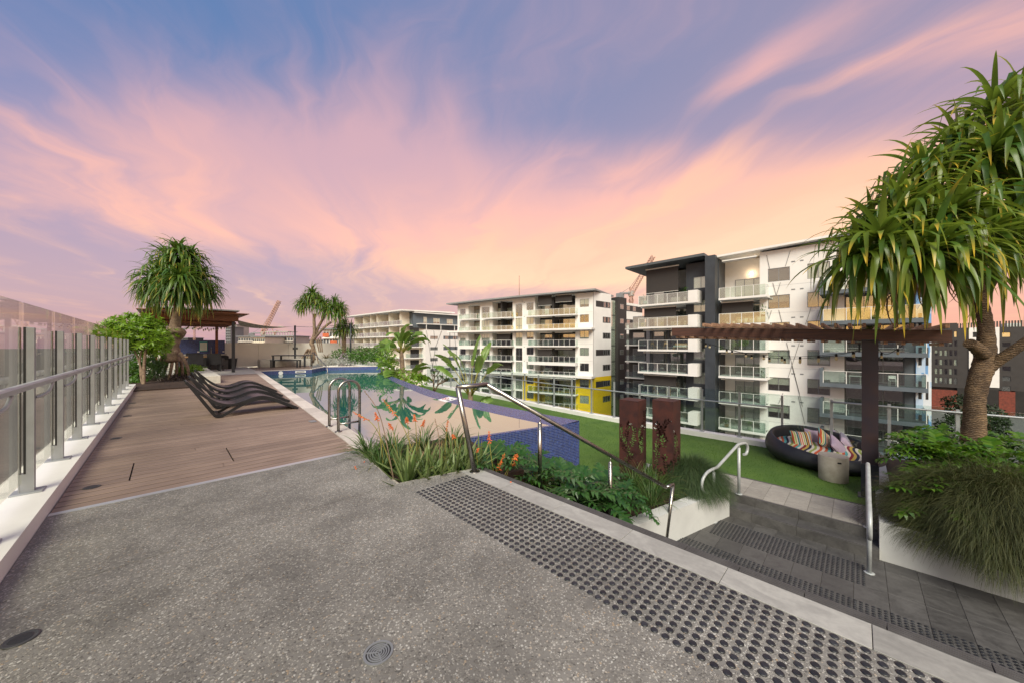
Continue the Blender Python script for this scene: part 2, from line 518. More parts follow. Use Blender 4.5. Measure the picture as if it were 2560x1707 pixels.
def m_stripes():
    m, T, p, out = new_mat('striped_cloth')
    uv = T.n('ShaderNodeUVMap').outputs[0]
    sx = T.n('ShaderNodeSeparateXYZ'); T.put(sx.inputs[0], uv)
    f_ = T.m('FRACT', sx.outputs[0])
    cols = [(.55, .09, .03), (.66, .60, .52), (.30, .36, .08), (.62, .57, .48), (.015, .020, .045), (.50, .34, .07), (.22, .015, .025), (.66, .60, .52), (.10, .36, .35), (.55, .09, .03), (.62, .55, .30), (.30, .36, .08), (.66, .60, .52), (.02, .03, .05), (.10, .36, .35), (.50, .10, .04), (.62, .57, .48)]
    c = T.ramp(f_, [(i / len(cols), q) for i, q in enumerate(cols)], 'CONSTANT')
    T.put(p.inputs['Base Color'], c)
    p.inputs['Roughness'].default_value = .9
    bump(T, p, T.noise(objco(T), 220, 2), .12, .002)


def m_blue_panels():
    m, T, p, out = new_mat('blue_panels')
    co = geoco(T)
    mp = T.n('ShaderNodeMapping'); T.put(mp.inputs[0], co); mp.inputs['Scale'].default_value = (1, 2.2, .42)
    v = T.n('ShaderNodeTexVoronoi', feature='F1', distance='CHEBYCHEV'); T.put(v.inputs['Vector'], mp.outputs[0]); v.inputs['Scale'].default_value = 1.5
    s_ = T.n('ShaderNodeSeparateColor'); T.put(s_.inputs[0], v.outputs['Color'])
    T.put(p.inputs['Base Color'], T.ramp(s_.outputs[0], [(0, (.66, .70, .76)), (.5, (.45, .57, .74)), (.72, (.16, .33, .60)), (1, (.70, .72, .75))], 'CONSTANT'))
    p.inputs['Roughness'].default_value = .5


def m_trunk():
    """ringed pandanus bark"""
    m, T, p, out = new_mat('ringed_bark')
    co = geoco(T)
    w = T.n('ShaderNodeTexWave', wave_type='BANDS', bands_direction='Z'); T.put(w.inputs['Vector'], co)
    w.inputs['Scale'].default_value = 11; w.inputs['Distortion'].default_value = 7; w.inputs['Detail'].default_value = 3; w.inputs['Detail Scale'].default_value = 1.6
    n = T.noise(co, 5, 5, .65); n2 = T.noise(co, 60, 4, .7)
    c = T.mix(T.rng(n, .35, .68), (.085, .050, .028), (.26, .165, .090))
    c = T.mix(T.m('MULTIPLY', w.outputs['Fac'], .65), c, (.035, .023, .017))
    c = T.mix(T.m('MULTIPLY', T.rng(n2, .5, .7), .3), c, (.34, .28, .22))
    T.put(p.inputs['Base Color'], c)
    p.inputs['Roughness'].default_value = .85
    bump(T, p, T.m('ADD', w.outputs['Fac'], n2), .7, .02)


m_aggregate(); m_deck(); m_mosaic(); m_water(); m_turf(); m_stripes(); m_blue_panels(); m_trunk()
m_tile('tile_grey', (.38, .37, .345), (.26, .255, .24))
m_tile('tile_dark', (.105, .100, .096), (.058, .055, .054))  # dark tile; the shade of the sunken landing is put into its colour too
m_tile('tile_turfside', (.35, .325, .29), (.22, .205, .185))
m_tile('coping_stone', (.66, .60, .54), (.52, .46, .41))
m_timber('timber_brown', (.105, .042, .026), (.055, .026, .020), 1)
m_timber('timber_pavilion', (.26, .085, .026), (.13, .040, .016), 0)
m_timber('timber_rafter', (.42, .25, .155), (.24, .13, .080), 0)


# ------------------------------------------------------------------ mesh helpers
class MB:
    """collects shapes, links them as one mesh object"""
    def __init__(s):
        s.v = []; s.f = []; s.uv = {}; s.smooth = []

    def add(s, vs, fs, smooth=False, uvs=None):
        b = len(s.v)
        s.v += [tuple(p) for p in vs]
        for k, q in enumerate(fs):
            if uvs:
                s.uv[len(s.f)] = [uvs[i] for i in q]
            s.f.append(tuple(i + b for i in q)); s.smooth.append(smooth)
        return s

    def quad(s, a, b, c, d, uv=None):
        return s.add([a, b, c, d], [(0, 1, 2, 3)], uvs=uv)

    def box(s, x0, x1, y0, y1, z0, z1):
        vs = [(x0, y0, z0), (x1, y0, z0), (x1, y1, z0), (x0, y1, z0), (x0, y0, z1), (x1, y0, z1), (x1, y1, z1), (x0, y1, z1)]
        return s.add(vs, [(3, 2, 1, 0), (4, 5, 6, 7), (0, 1, 5, 4), (1, 2, 6, 5), (2, 3, 7, 6), (3, 0, 4, 7)])

    def bbox(s, x0, x1, y0, y1, z0, z1, c=.004):
        """box whose upper edges are eased"""
        vs = [(x0, y0, z0), (x1, y0, z0), (x1, y1, z0), (x0, y1, z0), (x0, y0, z1 - c), (x1, y0, z1 - c), (x1, y1, z1 - c), (x0, y1, z1 - c),
              (x0 + c, y0 + c, z1), (x1 - c, y0 + c, z1), (x1 - c, y1 - c, z1), (x0 + c, y1 - c, z1)]
        fs = [(3, 2, 1, 0), (8, 9, 10, 11)]
        for i in range(4):
            j = (i + 1) % 4
            fs += [(i, j, 4 + j, 4 + i), (4 + i, 4 + j, 8 + j, 8 + i)]
        return s.add(vs, fs)

    def prism(s, pts, z0, z1, uvtop=False):
        """vertical prism over a ground polygon (counter-clockwise)"""
        n = len(pts)
        z0s = z0 if isinstance(z0, list) else [z0] * n
        z1s = z1 if isinstance(z1, list) else [z1] * n
        vs = [(x, y, z) for (x, y), z in zip(pts, z0s)] + [(x, y, z) for (x, y), z in zip(pts, z1s)]
        fs = [tuple(range(n - 1, -1, -1)), tuple(range(n, 2 * n))]
        for i in range(n):
            j = (i + 1) % n
            fs.append((i, j, n + j, n + i))
        return s.add(vs, fs)

    def tube(s, pts, r, seg=10, caps=True, uv=False):
        pts = [Vector(p) for p in pts]
        n = len(pts)
        rs = r if isinstance(r, (list, tuple)) else [r] * n
        vs = []; prev = None
        for i, p in enumerate(pts):
            t = (pts[min(i + 1, n - 1)] - pts[max(i - 1, 0)])
            if t.length < 1e-9:
                t = Vector((0, 0, 1))
            t.normalize()
            if prev is None:
                u = t.cross(Vector((0, 0, 1)))
                if u.length < .05:
                    u = t.cross(Vector((1, 0, 0)))
            else:
                u = prev - t * prev.dot(t)
                if u.length < 1e-6:
                    u = t.cross(Vector((1, 0, 0)))
            u.normalize(); prev = u
            w = t.cross(u)
            for k in range(seg):
                a = 2 * math.pi * k / seg
                vs.append(p + (u * math.cos(a) + w * math.sin(a)) * rs[i])
        fs = []
        for i in range(n - 1):
            for k in range(seg):
                k2 = (k + 1) % seg
                fs.append((i * seg + k, i * seg + k2, (i + 1) * seg + k2, (i + 1) * seg + k))
        s.add(vs, fs, True)
        if caps:
            b = len(s.v) - n * seg
            s.f.append(tuple(b + k for k in range(seg - 1, -1, -1))); s.smooth.append(False)
            s.f.append(tuple(b + (n - 1) * seg + k for k in range(seg))); s.smooth.append(False)
        return s

    def bar(s, a, b, w, h=None):
        """rectangular bar from a to b"""
        h = h or w
        a = Vector(a); b = Vector(b); t = (b - a).normalized()
        u = t.cross(Vector((0, 0, 1)))
        if u.length < .01:
            u = Vector((1, 0, 0))
        u.normalize(); q = u.cross(t)
        vs = [p + u * (w / 2 * i) + q * (h / 2 * j) for p in (a, b) for i, j in ((-1, -1), (1, -1), (1, 1), (-1, 1))]
        return s.add(vs, [(3, 2, 1, 0), (4, 5, 6, 7), (0, 1, 5, 4), (1, 2, 6, 5), (2, 3, 7, 6), (3, 0, 4, 7)])

    def lathe(s, cx, cy, prof, seg=32, sx=1., sy=1., shear=None, smooth=True):
        vs = []
        for r, z in prof:
            for k in range(seg):
                a = 2 * math.pi * k / seg
                x, y = r * sx * math.cos(a), r * sy * math.sin(a)
                dz = 0 if shear is None else shear[0] * x + shear[1] * y
                vs.append((cx + x, cy + y, z + dz * (1 if shear is None else shear[2](z))))
        fs = []
        for i in range(len(prof) - 1):
            for k in range(seg):
                k2 = (k + 1) % seg
                fs.append((i * seg + k, i * seg + k2, (i + 1) * seg + k2, (i + 1) * seg + k))
        s.add(vs, fs, smooth)
        b = len(s.v) - len(vs)
        s.f.append(tuple(b + k for k in range(seg - 1, -1, -1))); s.smooth.append(False)
        t = b + (len(prof) - 1) * seg
        s.f.append(tuple(t + k for k in range(seg))); s.smooth.append(False)
        return s

    def xform(s, M):
        s.v = [tuple(M @ Vector(p)) for p in s.v]
        return s

    def merge(s, o):
        b = len(s.v); fb = len(s.f)
        s.v += o.v
        s.f += [tuple(i + b for i in q) for q in o.f]
        s.smooth += o.smooth
        for k, u in o.uv.items():
            s.uv[fb + k] = u
        return s

    def mesh(s, name, mat, off=(0, 0, 0)):
        me = bpy.data.meshes.new(name)
        ox, oy, oz = off
        me.from_pydata([(x - ox, y - oy, z - oz) for x, y, z in s.v], [], s.f)
        if s.uv:
            uvl = me.uv_layers.new(name='UVMap')
            li = 0
            flat = []
            for k, q in enumerate(s.f):
                u = s.uv.get(k)
                for i in range(len(q)):
                    flat += u[i] if u else (0., 0.)
            uvl.data.foreach_set('uv', flat)
        me.polygons.foreach_set('use_smooth', s.smooth)
        me.materials.append(MATS[mat] if isinstance(mat, str) else mat)
        me.update()
        return me

    def build(s, name, mat, parent=None, **tags):
        if parent is not None:
            off = wloc(parent)
        else:
            xs = [p[0] for p in s.v]; ys = [p[1] for p in s.v]; zs = [p[2] for p in s.v]
            off = ((min(xs) + max(xs)) / 2, (min(ys) + max(ys)) / 2, min(zs))
        o = bpy.data.objects.new(name, s.mesh(name, mat, off))
        col.objects.link(o)
        if parent is not None:
            o.parent = parent
        else:
            o.location = off
        tag(o, **tags)
        return o


def wloc(o):
    v = Vector((0, 0, 0))
    while o is not None:
        v += o.location
        o = o.parent
    return tuple(v)


def tag(o, label=None, cat=None, group=None, kind=None):
    for k, v in (('label', label), ('category', cat), ('group', group), ('kind', kind)):
        if v:
            o[k] = v
    return o


def thing(name, loc, label=None, cat=None, group=None, kind=None):
    o = bpy.data.objects.new(name, None)
    o.empty_display_size = .1
    o.location = loc
    col.objects.link(o)
    return tag(o, label, cat, group, kind)


def inst(name, mesh, parent, loc, rz=0., sc_=1., rot=None):
    """one more part of a thing, sharing a mesh"""
    o = bpy.data.objects.new(name, mesh)
    col.objects.link(o)
    o.parent = parent
    w = wloc(parent) if parent is not None else (0, 0, 0)
    o.location = (loc[0] - w[0], loc[1] - w[1], loc[2] - w[2])
    o.rotation_euler = rot if rot else (0, 0, rz)
    o.scale = sc_ if isinstance(sc_, (tuple, list)) else (sc_, sc_, sc_)
    return o


def copy_tree(o, parent=None):
    c = o.copy()
    col.objects.link(c)
    if parent is not None:
        c.parent = parent
    for ch in list(o.children):
        copy_tree(ch, c)
    return c


def G(u, v, Y):
    """where the sight line of a survey reading (photo column, row) lies at depth Y ahead"""
    X = (u - 1280) / 865.3 * Y
    return Vector(((X + Y) * S, (Y - X) * S, EYE - (v - 861) / 865.3 * Y))


def curve(pts, n=8):
    """Catmull-Rom through the points"""
    P = [Vector(p) for p in pts]
    out = []
    for i in range(len(P) - 1):
        a, b, c, d = P[max(i - 1, 0)], P[i], P[i + 1], P[min(i + 2, len(P) - 1)]
        for k in range(n):
            t = k / n
            out.append(.5 * ((2 * b) + (c - a) * t + (2 * a - 5 * b + 4 * c - d) * t * t + (3 * b - a - 3 * c + d) * t ** 3))
    out.append(P[-1])
    return out


def lerp(a, b, t):
    return a + (b - a) * t

# ------------------------------------------------------------------ terrace: ground, paving, deck, pool, stairs, turf
def edge_x(y):                       # deck side of the pool coping
    return 1.72 + .083 * (y - 4.5)


ground = MB().quad((-3000, -3000, -20), (3000, -3000, -20), (3000, 3000, -20), (-3000, 3000, -20)).build('ground', 'asphalt', kind='structure')
MB().prism([(-1.1, -9), (11.9, -9), (11.9, 20), (12.4, 30), (-1.1, 30)], -20, -1.9).build('podium_building', 'podium', kind='structure')
MB().box(-1.0, 2.36, -9, 4.9, -1.9, -.26).build('terrace_base', 'podium', kind='structure')

# washed pebble paving in two pours with a saw-cut joint; one has the planting bed cut out of it
paving = thing('concrete_paving', (0.8, 0, -.25), kind='structure')
for pts in ([(-.655, -7), (2.194, -7), (2.194, 2.99), (1.58, 3.152), (-.655, 3.152)],
            [(-.655, 3.158), (1.576, 3.158), (1.715, 4.462), (-.655, 4.462)]):
    MB().prism(pts, -.25, 0).build('paving_slab', 'aggregate', paving)
# the slip of paving between the bed and the tiled edge is part of the middle pour; its rim
MB().prism([(1.575, 3.150), (1.60, 3.150), (1.745, 4.75), (1.72, 4.75)], -.5, -.002).build('bed_rim', 'concrete_light', paving)
MB().prism([(1.60, 3.128), (2.40, 2.925), (2.40, 2.955), (1.61, 3.156)], -.5, -.002).build('bed_rim', 'concrete_light', paving)

# tiled edge and nosing at the head of the stairs
edge = thing('stair_edge', (2.3, 0, -.03), kind='structure')
MB().box(2.196, 2.462, -3.4, 2.9, -.25, -.02).build('bedding', 'grout', edge)
tile_me = MB().bbox(-.0965, .0965, -.2985, .2985, -.018, .002, .0015).mesh('edge_tile', 'tile_grey')
for k in range(10):
    inst('tile', tile_me, edge, (2.296, 2.054 - .6 * k, 0))
MB().prism([(2.1995, 2.3575), (2.3925, 2.3575), (2.3925, 2.93), (2.1995, 2.985)], -.018, .002).build('tile', 'tile_grey', edge)
nb = MB()
nb.bbox(-.034, .034, -.1485, .1485, -.02, .001, .0015)
for k in range(4):
    nb.box(-.026 + k * .016, -.018 + k * .016, -.147, .147, .001, .0035)
nose_me = nb.mesh('nosing', 'tile_edge')
for k in range(21):
    inst('nosing', nose_me, edge, (2.4285, 2.754 - .3 * k, 0))

# stairs down to the landing, then two risers up to the turf
stairs = thing('stairs', (3.8, 0, -1.72), kind='structure')
SPL = lambda x: 2.866 - .2569 * (x - 2.297)            # the splayed side of the stairs
for k in range(9):
    x0 = 2.468 + .30 * k
    z = -.172 * (k + 1)
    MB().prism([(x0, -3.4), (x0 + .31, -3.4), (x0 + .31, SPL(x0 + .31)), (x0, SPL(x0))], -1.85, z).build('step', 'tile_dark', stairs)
    MB().box(x0 + .24, x0 + .312, -3.4, SPL(x0 + .31) - .02, z - .01, z + .003).build('nosing', 'tile_edge', stairs)
landing = thing('landing', (6, 0, -1.72), kind='structure')
MB().prism([(5.16, -4.6), (7.9, -4.6), (7.9, 1.9), (5.16, 2.6)], -1.86, -1.729).build('bedding', 'grout', landing)
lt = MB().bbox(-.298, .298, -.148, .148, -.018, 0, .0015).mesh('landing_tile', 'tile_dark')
for i in range(4):
    for k in range(24):
        y = 2.29 - .3 * k
        x = 5.40 + .6 * i
        if y > 2.35 - .27 * (x - 5.0) + .2:
            continue
        if i < 3:
            inst('tile', lt, landing, (x, y, -1.72))
        elif y < 1.8:
            inst('tile', lt, landing, (x - .155, y, -1.72), 0, (.48, 1, 1))
rise = thing('turf_steps', (7.5, .8, -1.72), kind='structure')
MB().box(7.145, 8.432, -.20, 1.98, -1.9, -1.572).build('step_core', 'grout', rise)
MB().box(7.452, 8.432, -.20, 2.10, -1.572, -1.422).build('step_core', 'grout', rise)
rt = MB().bbox(-.299, .299, -.007, .007, 0, .152, .001)
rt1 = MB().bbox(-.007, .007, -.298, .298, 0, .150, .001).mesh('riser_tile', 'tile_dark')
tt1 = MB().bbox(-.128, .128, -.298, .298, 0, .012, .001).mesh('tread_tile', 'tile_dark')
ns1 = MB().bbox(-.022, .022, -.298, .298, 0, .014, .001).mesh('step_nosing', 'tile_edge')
st1 = MB().bbox(-.237, .237, -.148, .148, 0, .012, .001).mesh('strip_tile', 'tile_turfside')
for k in range(4):
    y = 1.60 - .6 * k
    s_ = 1 if k < 3 else .52
    y = y if k < 3 else -.054
    inst('riser_tile', rt1, rise, (7.138, y, -1.72), 0, (1, s_, 1))
    inst('nosing', ns1, rise, (7.162, y, -1.571), 0, (1, s_, 1))
    inst('tile', tt1, rise, (7.315, y, -1.571), 0, (1, s_, 1))
    inst('riser_tile', rt1, rise, (7.446, y, -1.571), 0, (1, s_, 1))
    inst('nosing', ns1, rise, (7.466, y, -1.421), 0, (1, s_, .8))
for i in range(2):
    for k in range(8):
        y = 1.95 - .3 * k
        inst('tile', st1, rise, (7.728 + .478 * i, y, -1.421))
MB().box(8.446, 8.472, -.2, 2.1, -1.5, -1.402).build('edge_trim', 'tile_edge', rise)

# artificial turf with its low white upstand
TURF_EDGE = [(11.60, -9), (11.50, -4), (11.36, 2), (11.26, 5), (11.30, 7), (11.50, 9.6), (11.95, 13), (12.2, 16), (12.3, 21)]
tp = [(8.46, -9)] + TURF_EDGE + [(9.4, 21.6), (5.6, 16), (5.6, 2.6), (8.46, 2.05)]
MB().prism(tp, -1.9, -1.41).build('turf', 'turf', kind='structure')
kb = MB()
n = len(TURF_EDGE)
def offs(P, d):
    out = []
    for i, p in enumerate(P):
        a = Vector(P[max(i - 1, 0)]); b = Vector(P[min(i + 1, len(P) - 1)])
        t = (b - a).normalized()
        out.append((p[0] + t.y * d, p[1] - t.x * d))
    return out
TE2 = offs(TURF_EDGE, .30)
for i in range(n - 1):
    a, b, c, d = TURF_EDGE[i], TURF_EDGE[i + 1], TE2[i + 1], TE2[i]
    kb.prism([d, c, b, a], -2.6, -1.27)
kb.build('turf_kerb', 'white_paint', kind='structure')
# grass blades over the part of the turf in view
gb = MB()
r2 = random.Random(3)
for k in range(42000):
    y = r2.uniform(-.1, 1) ** 1.0 * 13
    x = r2.uniform(5.9, 11.5)
    if y < 2.1 and x < 8.5:
        continue
    if y < 3.9 and x < 7.5:
        continue
    if r2.random() < y / 16:
        continue
    a = r2.uniform(0, 6.28); h = r2.uniform(.018, .034); w = .0035 + .0003 * y
    lx, ly = r2.uniform(-.014, .014), r2.uniform(-.014, .014)
    dx, dy = math.cos(a) * w, math.sin(a) * w
    gb.add([(x - dx, y - dy, -1.411), (x + dx, y + dy, -1.411), (x + lx, y + ly, -1.411 + h)], [(0, 1, 2)])
gb.build('grass', 'turf_blade', kind='stuff')

# timber deck: boards across it, a cut hatch near the fence
deck = thing('timber_deck', (.6, 10, -.03), kind='structure')
MB().prism([(-.655, 4.53), (edge_x(4.53) - .006, 4.53), (edge_x(19.8) - .006, 19.8), (-.655, 19.8)], -.30, -.032).build('joists', 'black_rubber', deck)
y = 4.532
k = 0
while y < 19.75:
    y1 = min(y + .1240, 19.8)
    xl = -.65 if y < 14.66 else .74
    xr, xr1 = edge_x(y) - .008, edge_x(y1) - .008
    spans = [(xl, xr, xr1)]
    if 5.08 < y < 5.72:
        spans = [(xl, -.262, -.262), (-.25, .548, .548), (.562, xr, xr1)]
    elif k % 7 == 3:
        xm = rnd.uniform(.1, 1.2)
        if y > 14.66: xm = 1.2
        spans = [(xl, xm - .002, xm - .002), (xm + .002, xr, xr1)]
    for a, b, b1 in spans:
        c = .005
        m = MB()
        m.add([(a, y, -.03), (b, y, -.03), (b1, y1, -.03), (a, y1, -.03), (a, y, -c), (b, y, -c), (b1, y1, -c), (a, y1, -c),
               (a, y + c, 0), (b, y + c, 0), (b1, y1 - c, 0), (a, y1 - c, 0)],
              [(8, 9, 10, 11), (0, 1, 5, 4), (1, 2, 6, 5), (2, 3, 7, 6), (3, 0, 4, 7), (4, 5, 9, 8), (6, 7, 11, 10), (5, 6, 10, 9), (7, 4, 8, 11)])
        m.build('board', 'deck_board', deck)
    if y > 4.6:
        MB().box(xl, edge_x(y) - .009, y - .0200, y - .0002, -.03, -.0042).build('gap_shade_strip', 'black_rubber', deck)  # black fill added so the board gaps look as dark as shade
    y += .1445
    k += 1
MB().box(-.652, edge_x(4.5) - .004, 4.466, 4.527, -.2, .004).build('edge_strip', 'steel_strip', deck)
deck2 = MB().prism([(3.36, 21.95), (5.75, 21.55), (6.25, 23.3), (6.2, 25.6), (3.5, 25.6)], -.25, 0).build('timber_deck', 'deck_board', kind='structure')
MB().prism([(.75, 19.806), (edge_x(19.81) - .006, 19.806), (3.34, 22.2), (3.46, 26.3), (-1.0, 26.3), (-1.0, 21.4), (.75, 21.4)], -.25, -.002).build('concrete_path', 'concrete_path', kind='structure')

# pool
pool = thing('swimming_pool', (4.5, 12, -1.4), kind='structure')
IN_L = [(edge_x(4.62) + .24, 4.62), (edge_x(21.6) + .24, 21.6)]
FAR = [(edge_x(21.6) + .24, 21.6), (5.67, 21.2), (6.85, 22.9), (9.55, 21.3)]
C_OUT = [(5.812, 3.92), (5.80, 5.1), (5.84, 6.6), (5.90, 7.9), (6.04, 9.2), (6.42, 10.9), (6.86, 12.8), (7.72, 16.0), (8.9, 19.3), (9.62, 21.2)]
C_IN = [(5.02, 4.18), (5.02, 5.4), (5.09, 6.8), (5.24, 8.0), (5.50, 9.6), (6.02, 11.6), (6.86, 14.6), (7.72, 17.0), (8.55, 19.3), (9.3, 21.4)]
C_OUT = [(p.x, p.y) for p in curve([(x, y, 0) for x, y in C_OUT], 5)]
C_IN = [(p.x, p.y) for p in curve([(x, y, 0) for x, y in C_IN], 5)]
WATER = -.22


def strip(m, A, B, ua=None):
    """mosaic band between two lines of points; UV in metres"""
    d = 0.
    for i in range(len(A) - 1):
        a0, a1, b0, b1 = map(Vector, (A[i], A[i + 1], B[i], B[i + 1]))
        L = (a1 - a0).length
        h0, h1 = (b0 - a0).length, (b1 - a1).length
        m.quad(a0, a1, b1, b0, [(d, 0), (d + L, 0), (d + L, h1), (d, h0)])
        d += L
    return m


z3 = lambda P, z: [(x, y, z) for x, y in P]
# inner walls: mosaic band down to just under the water, plaster below
m = MB(); strip(m, z3(IN_L, -.50), z3(IN_L, -.022)); m.build('tile_band', 'mosaic', pool)
m = MB(); strip(m, z3(FAR, -.50), z3(FAR, -.022)); m.build('tile_band', 'mosaic', pool)
m = MB(); strip(m, z3(IN_L, -1.4), z3(IN_L, -.50)); strip(m, z3(FAR, -1.4), z3(FAR, -.50)); strip(m, z3(C_IN, -1.4), z3(C_IN, -.50)); m.build('plaster_wall', 'pool_plaster', pool)
def sheet(m, right, z, y0):
    """level sheet between the deck side and a right hand line, with the bay at the far end"""
    n_ = len(right)
    L = [(edge_x(y) + .252, y) for y in (lerp(y0, 21.6, k / (n_ - 1)) for k in range(n_))]
    for k in range(n_ - 1):
        m.quad((*L[k], z), (*right[k], z), (*right[k + 1], z), (*L[k + 1], z))
    m.quad((5.70, 21.5, z), (*right[-1], z), (9.55, 21.35, z), (6.85, 22.9, z))
    return m
sheet(MB(), [(5.3, 3.9)] + C_IN[1:], -1.4, 4.4).build('pool_floor', 'pool_plaster', pool)
# curved wet edge: a mosaic top falling to the water, outer face down to the turf
m = MB()
strip(m, z3(C_IN, -.5), z3(C_IN, -.245)); strip(m, z3(C_IN, -.245), z3(C_OUT, -.165)); strip(m, z3(C_OUT, -.165), z3(C_OUT, -1.9))
m.build('curved_wall', 'mosaic', pool)
# straight end wall
FW = [(1.90, 4.935), (5.812, 3.92)]
FWI = [(1.97, 5.005), (5.812, 4.012)]
m = MB()
strip(m, z3(FW, -1.9), z3(FW, -.195)); strip(m, z3(FW, -.195), z3(FWI, -.195)); strip(m, z3(FWI, -.195), z3(FWI, -1.4))
m.build('end_wall', 'mosaic', pool)
# coping stones along the deck and round the far end
cm = MB()
y = 4.60
while y < 21.5:
    y1 = y + .598
    MB().prism([(edge_x(y), y), (edge_x(y) + .25, y), (edge_x(y1) + .25, y1), (edge_x(y1), y1)], -.03, .004).build('coping_stone', 'coping_stone', pool)
    y += .602
FO = [(edge_x(21.6) + .02, 21.92), (5.60, 21.50), (6.80, 23.24), (9.80, 21.55)]
for i in range(3):
    MB().prism([FAR[i], FAR[i + 1], FO[i + 1], FO[i]], -.03, .006).build('coping_stone', 'coping_stone', pool)
MB().prism([(1.60, 4.53), (1.73, 4.53), (1.735, 4.598), (1.98, 4.598), (1.98, 4.90), (1.725, 4.90)], -.3, -.002).build('coping_end', 'coping_stone', pool)
sheet(MB(), [(5.32, 4.142)] + [(lerp(a[0], b[0], .33), lerp(a[1], b[1], .33)) for a, b in zip(C_IN, C_OUT)][1:], WATER, 4.985).build('pool_water', 'water', kind='structure')
# skimmer, light niche and depth plate
b0 = Vector((FAR[0][0], FAR[0][1], 0)); b1 = Vector((FAR[1][0], FAR[1][1], 0)); bd = (b1 - b0).normalized(); bn = Vector((bd.y, -bd.x, 0))
p = b0 + bd * 1.55
MB().bar(p + bn * .012 + Vector((0, 0, -.12)), p + bd * .48 + bn * .012 + Vector((0, 0, -.12)), .02, .11).build('skimmer_frame', 'sign_white', pool)
MB().bar(p + bn * .026 + bd * .05 + Vector((0, 0, -.12)), p + bd * .43 + bn * .026 + Vector((0, 0, -.12)), .012, .045).build('skimmer_slot', 'sign_black', pool)
m = MB(); q = p - bd * .65 + Vector((0, 0, -.14))
m.tube([q, q + bn * .03], .10, 20); m.build('pool_light', 'white_plastic', pool)

# retaining wall and soil of the bed between the pool and the stairs
wall = thing('planter_wall', (5, 2.2, -1.9), 'low white planter wall sloping away beside the lower landing', 'wall')
def wl(s, off=0.): return (2.297 + .9686 * s + .249 * off, 2.866 - .249 * s + .9686 * off)
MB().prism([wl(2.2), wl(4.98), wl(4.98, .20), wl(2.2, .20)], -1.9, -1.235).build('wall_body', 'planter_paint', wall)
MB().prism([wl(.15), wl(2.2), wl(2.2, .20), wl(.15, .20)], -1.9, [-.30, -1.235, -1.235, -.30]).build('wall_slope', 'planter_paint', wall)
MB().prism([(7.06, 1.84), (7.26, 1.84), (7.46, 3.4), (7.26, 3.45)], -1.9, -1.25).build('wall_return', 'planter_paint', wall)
sm = MB()
for i in range(12):
    for j in range(6):
        def sp(i, j):
            x = lerp(2.42, 7.3, i / 12)
            ya, yb = SPL(x) + .12, 4.80 - .258 * (x - 2.4) if x < 5.8 else 3.92 + (x - 5.8) * -.25
            z = lerp(-.20, -1.33, min(1, max(0, (x - 2.5) / 2.4)))
            return (x, lerp(ya, yb, j / 6), z + .05 * math.sin(i * 1.7 + j * 2.3))
        sm.quad(sp(i, j), sp(i + 1, j), sp(i + 1, j + 1), sp(i, j + 1))
sm.build('planter_soil', 'soil', kind='structure')
MB().prism([(1.60, 3.15), (2.44, 2.94), (3.0, 2.80), (3.4, 4.55), (1.75, 4.95)], -.8, -.14).build('planter_soil', 'soil', kind='structure')

# planter on the right of the stairs
w2 = thing('planter_wall', (8, -2, -1.9), 'long white planter wall under the big weeping bush at the right edge', 'wall')
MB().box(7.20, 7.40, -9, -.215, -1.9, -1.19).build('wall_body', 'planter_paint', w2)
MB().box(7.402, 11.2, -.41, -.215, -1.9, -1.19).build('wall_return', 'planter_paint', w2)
m = MB()
for i in range(8):
    for j in range(10):
        f_ = lambda i, j: (lerp(7.38, 11.35, i / 8), lerp(-.40, -9, j / 10), -1.22 + .55 * math.sin(math.pi * min(i / 8, .8)) * min(1, j / 2))
        m.quad(f_(i + 1, j), f_(i, j), f_(i, j + 1), f_(i + 1, j + 1))
m.build('planter_soil', 'soil', kind='structure')

# fence kerb on the left
MB().prism([(-1.02, -6), (-.66, -6), (-.66, 15.9), (-1.02, 15.9)], -2.0, .12).build('fence_kerb', 'white_paint', kind='structure')
# left garden bed
MB().prism([(-1.0, 14.66), (.73, 14.66), (.73, 21.4), (-1.0, 21.4)], -.25, .03).build('garden_bed', 'soil', kind='structure')

# ------------------------------------------------------------------ glass fence on the left
fence = thing('glass_fence', (-.78, 9, .12), 'tall glass wind fence with grey flat posts and rail along the timber deck', 'fence')
FX = -.80
fy = [2.57 + 1.147 * i for i in range(-3, 12)]
pm = MB()
pm.bbox(-.014, .027, -.026, .026, 0, 1.36, .003); pm.bbox(-.053, -.045, -.026, .026, 0, 1.36, .003); pm.box(-.045, -.014, -.024, .024, 0, .16)
post_me = pm.mesh('fence_post', 'fence_post')
seal_me = MB().box(-.0265, -.0145, -.028, .028, .16, 1.362).mesh('post_seal', 'black_rubber')
flange_me = MB().bbox(-.09, .075, -.075, .075, 0, .012, .003).mesh('post_flange', 'fence_post')
arm = curve([(.027, 0, .78), (.050, .03, .785), (.082, .08, .82), (.090, .15, .885)], 5)
brk_me = MB().tube(arm, .011, 8).mesh('rail_bracket', 'galvanised')
for yy in fy:
    inst('post', post_me, fence, (FX, yy, .12))
    inst('seal', seal_me, fence, (FX, yy, .12))
    inst('flange', flange_me, fence, (FX, yy, .12))
    inst('bracket', brk_me, fence, (FX, yy + .02, .12))
gp = MB().box(-.006, .006, .033, 1.147 - .033, .085, 1.565).mesh('glass_panel', 'fence_glass')
for yy in fy[:-1]:
    inst('glass_panel', gp, fence, (FX - .040, yy, .12))
MB().bbox(FX + .062, FX + .112, fy[0], 15.75, .12 + .900, .12 + .942, .012).build('handrail', 'galvanised', fence)

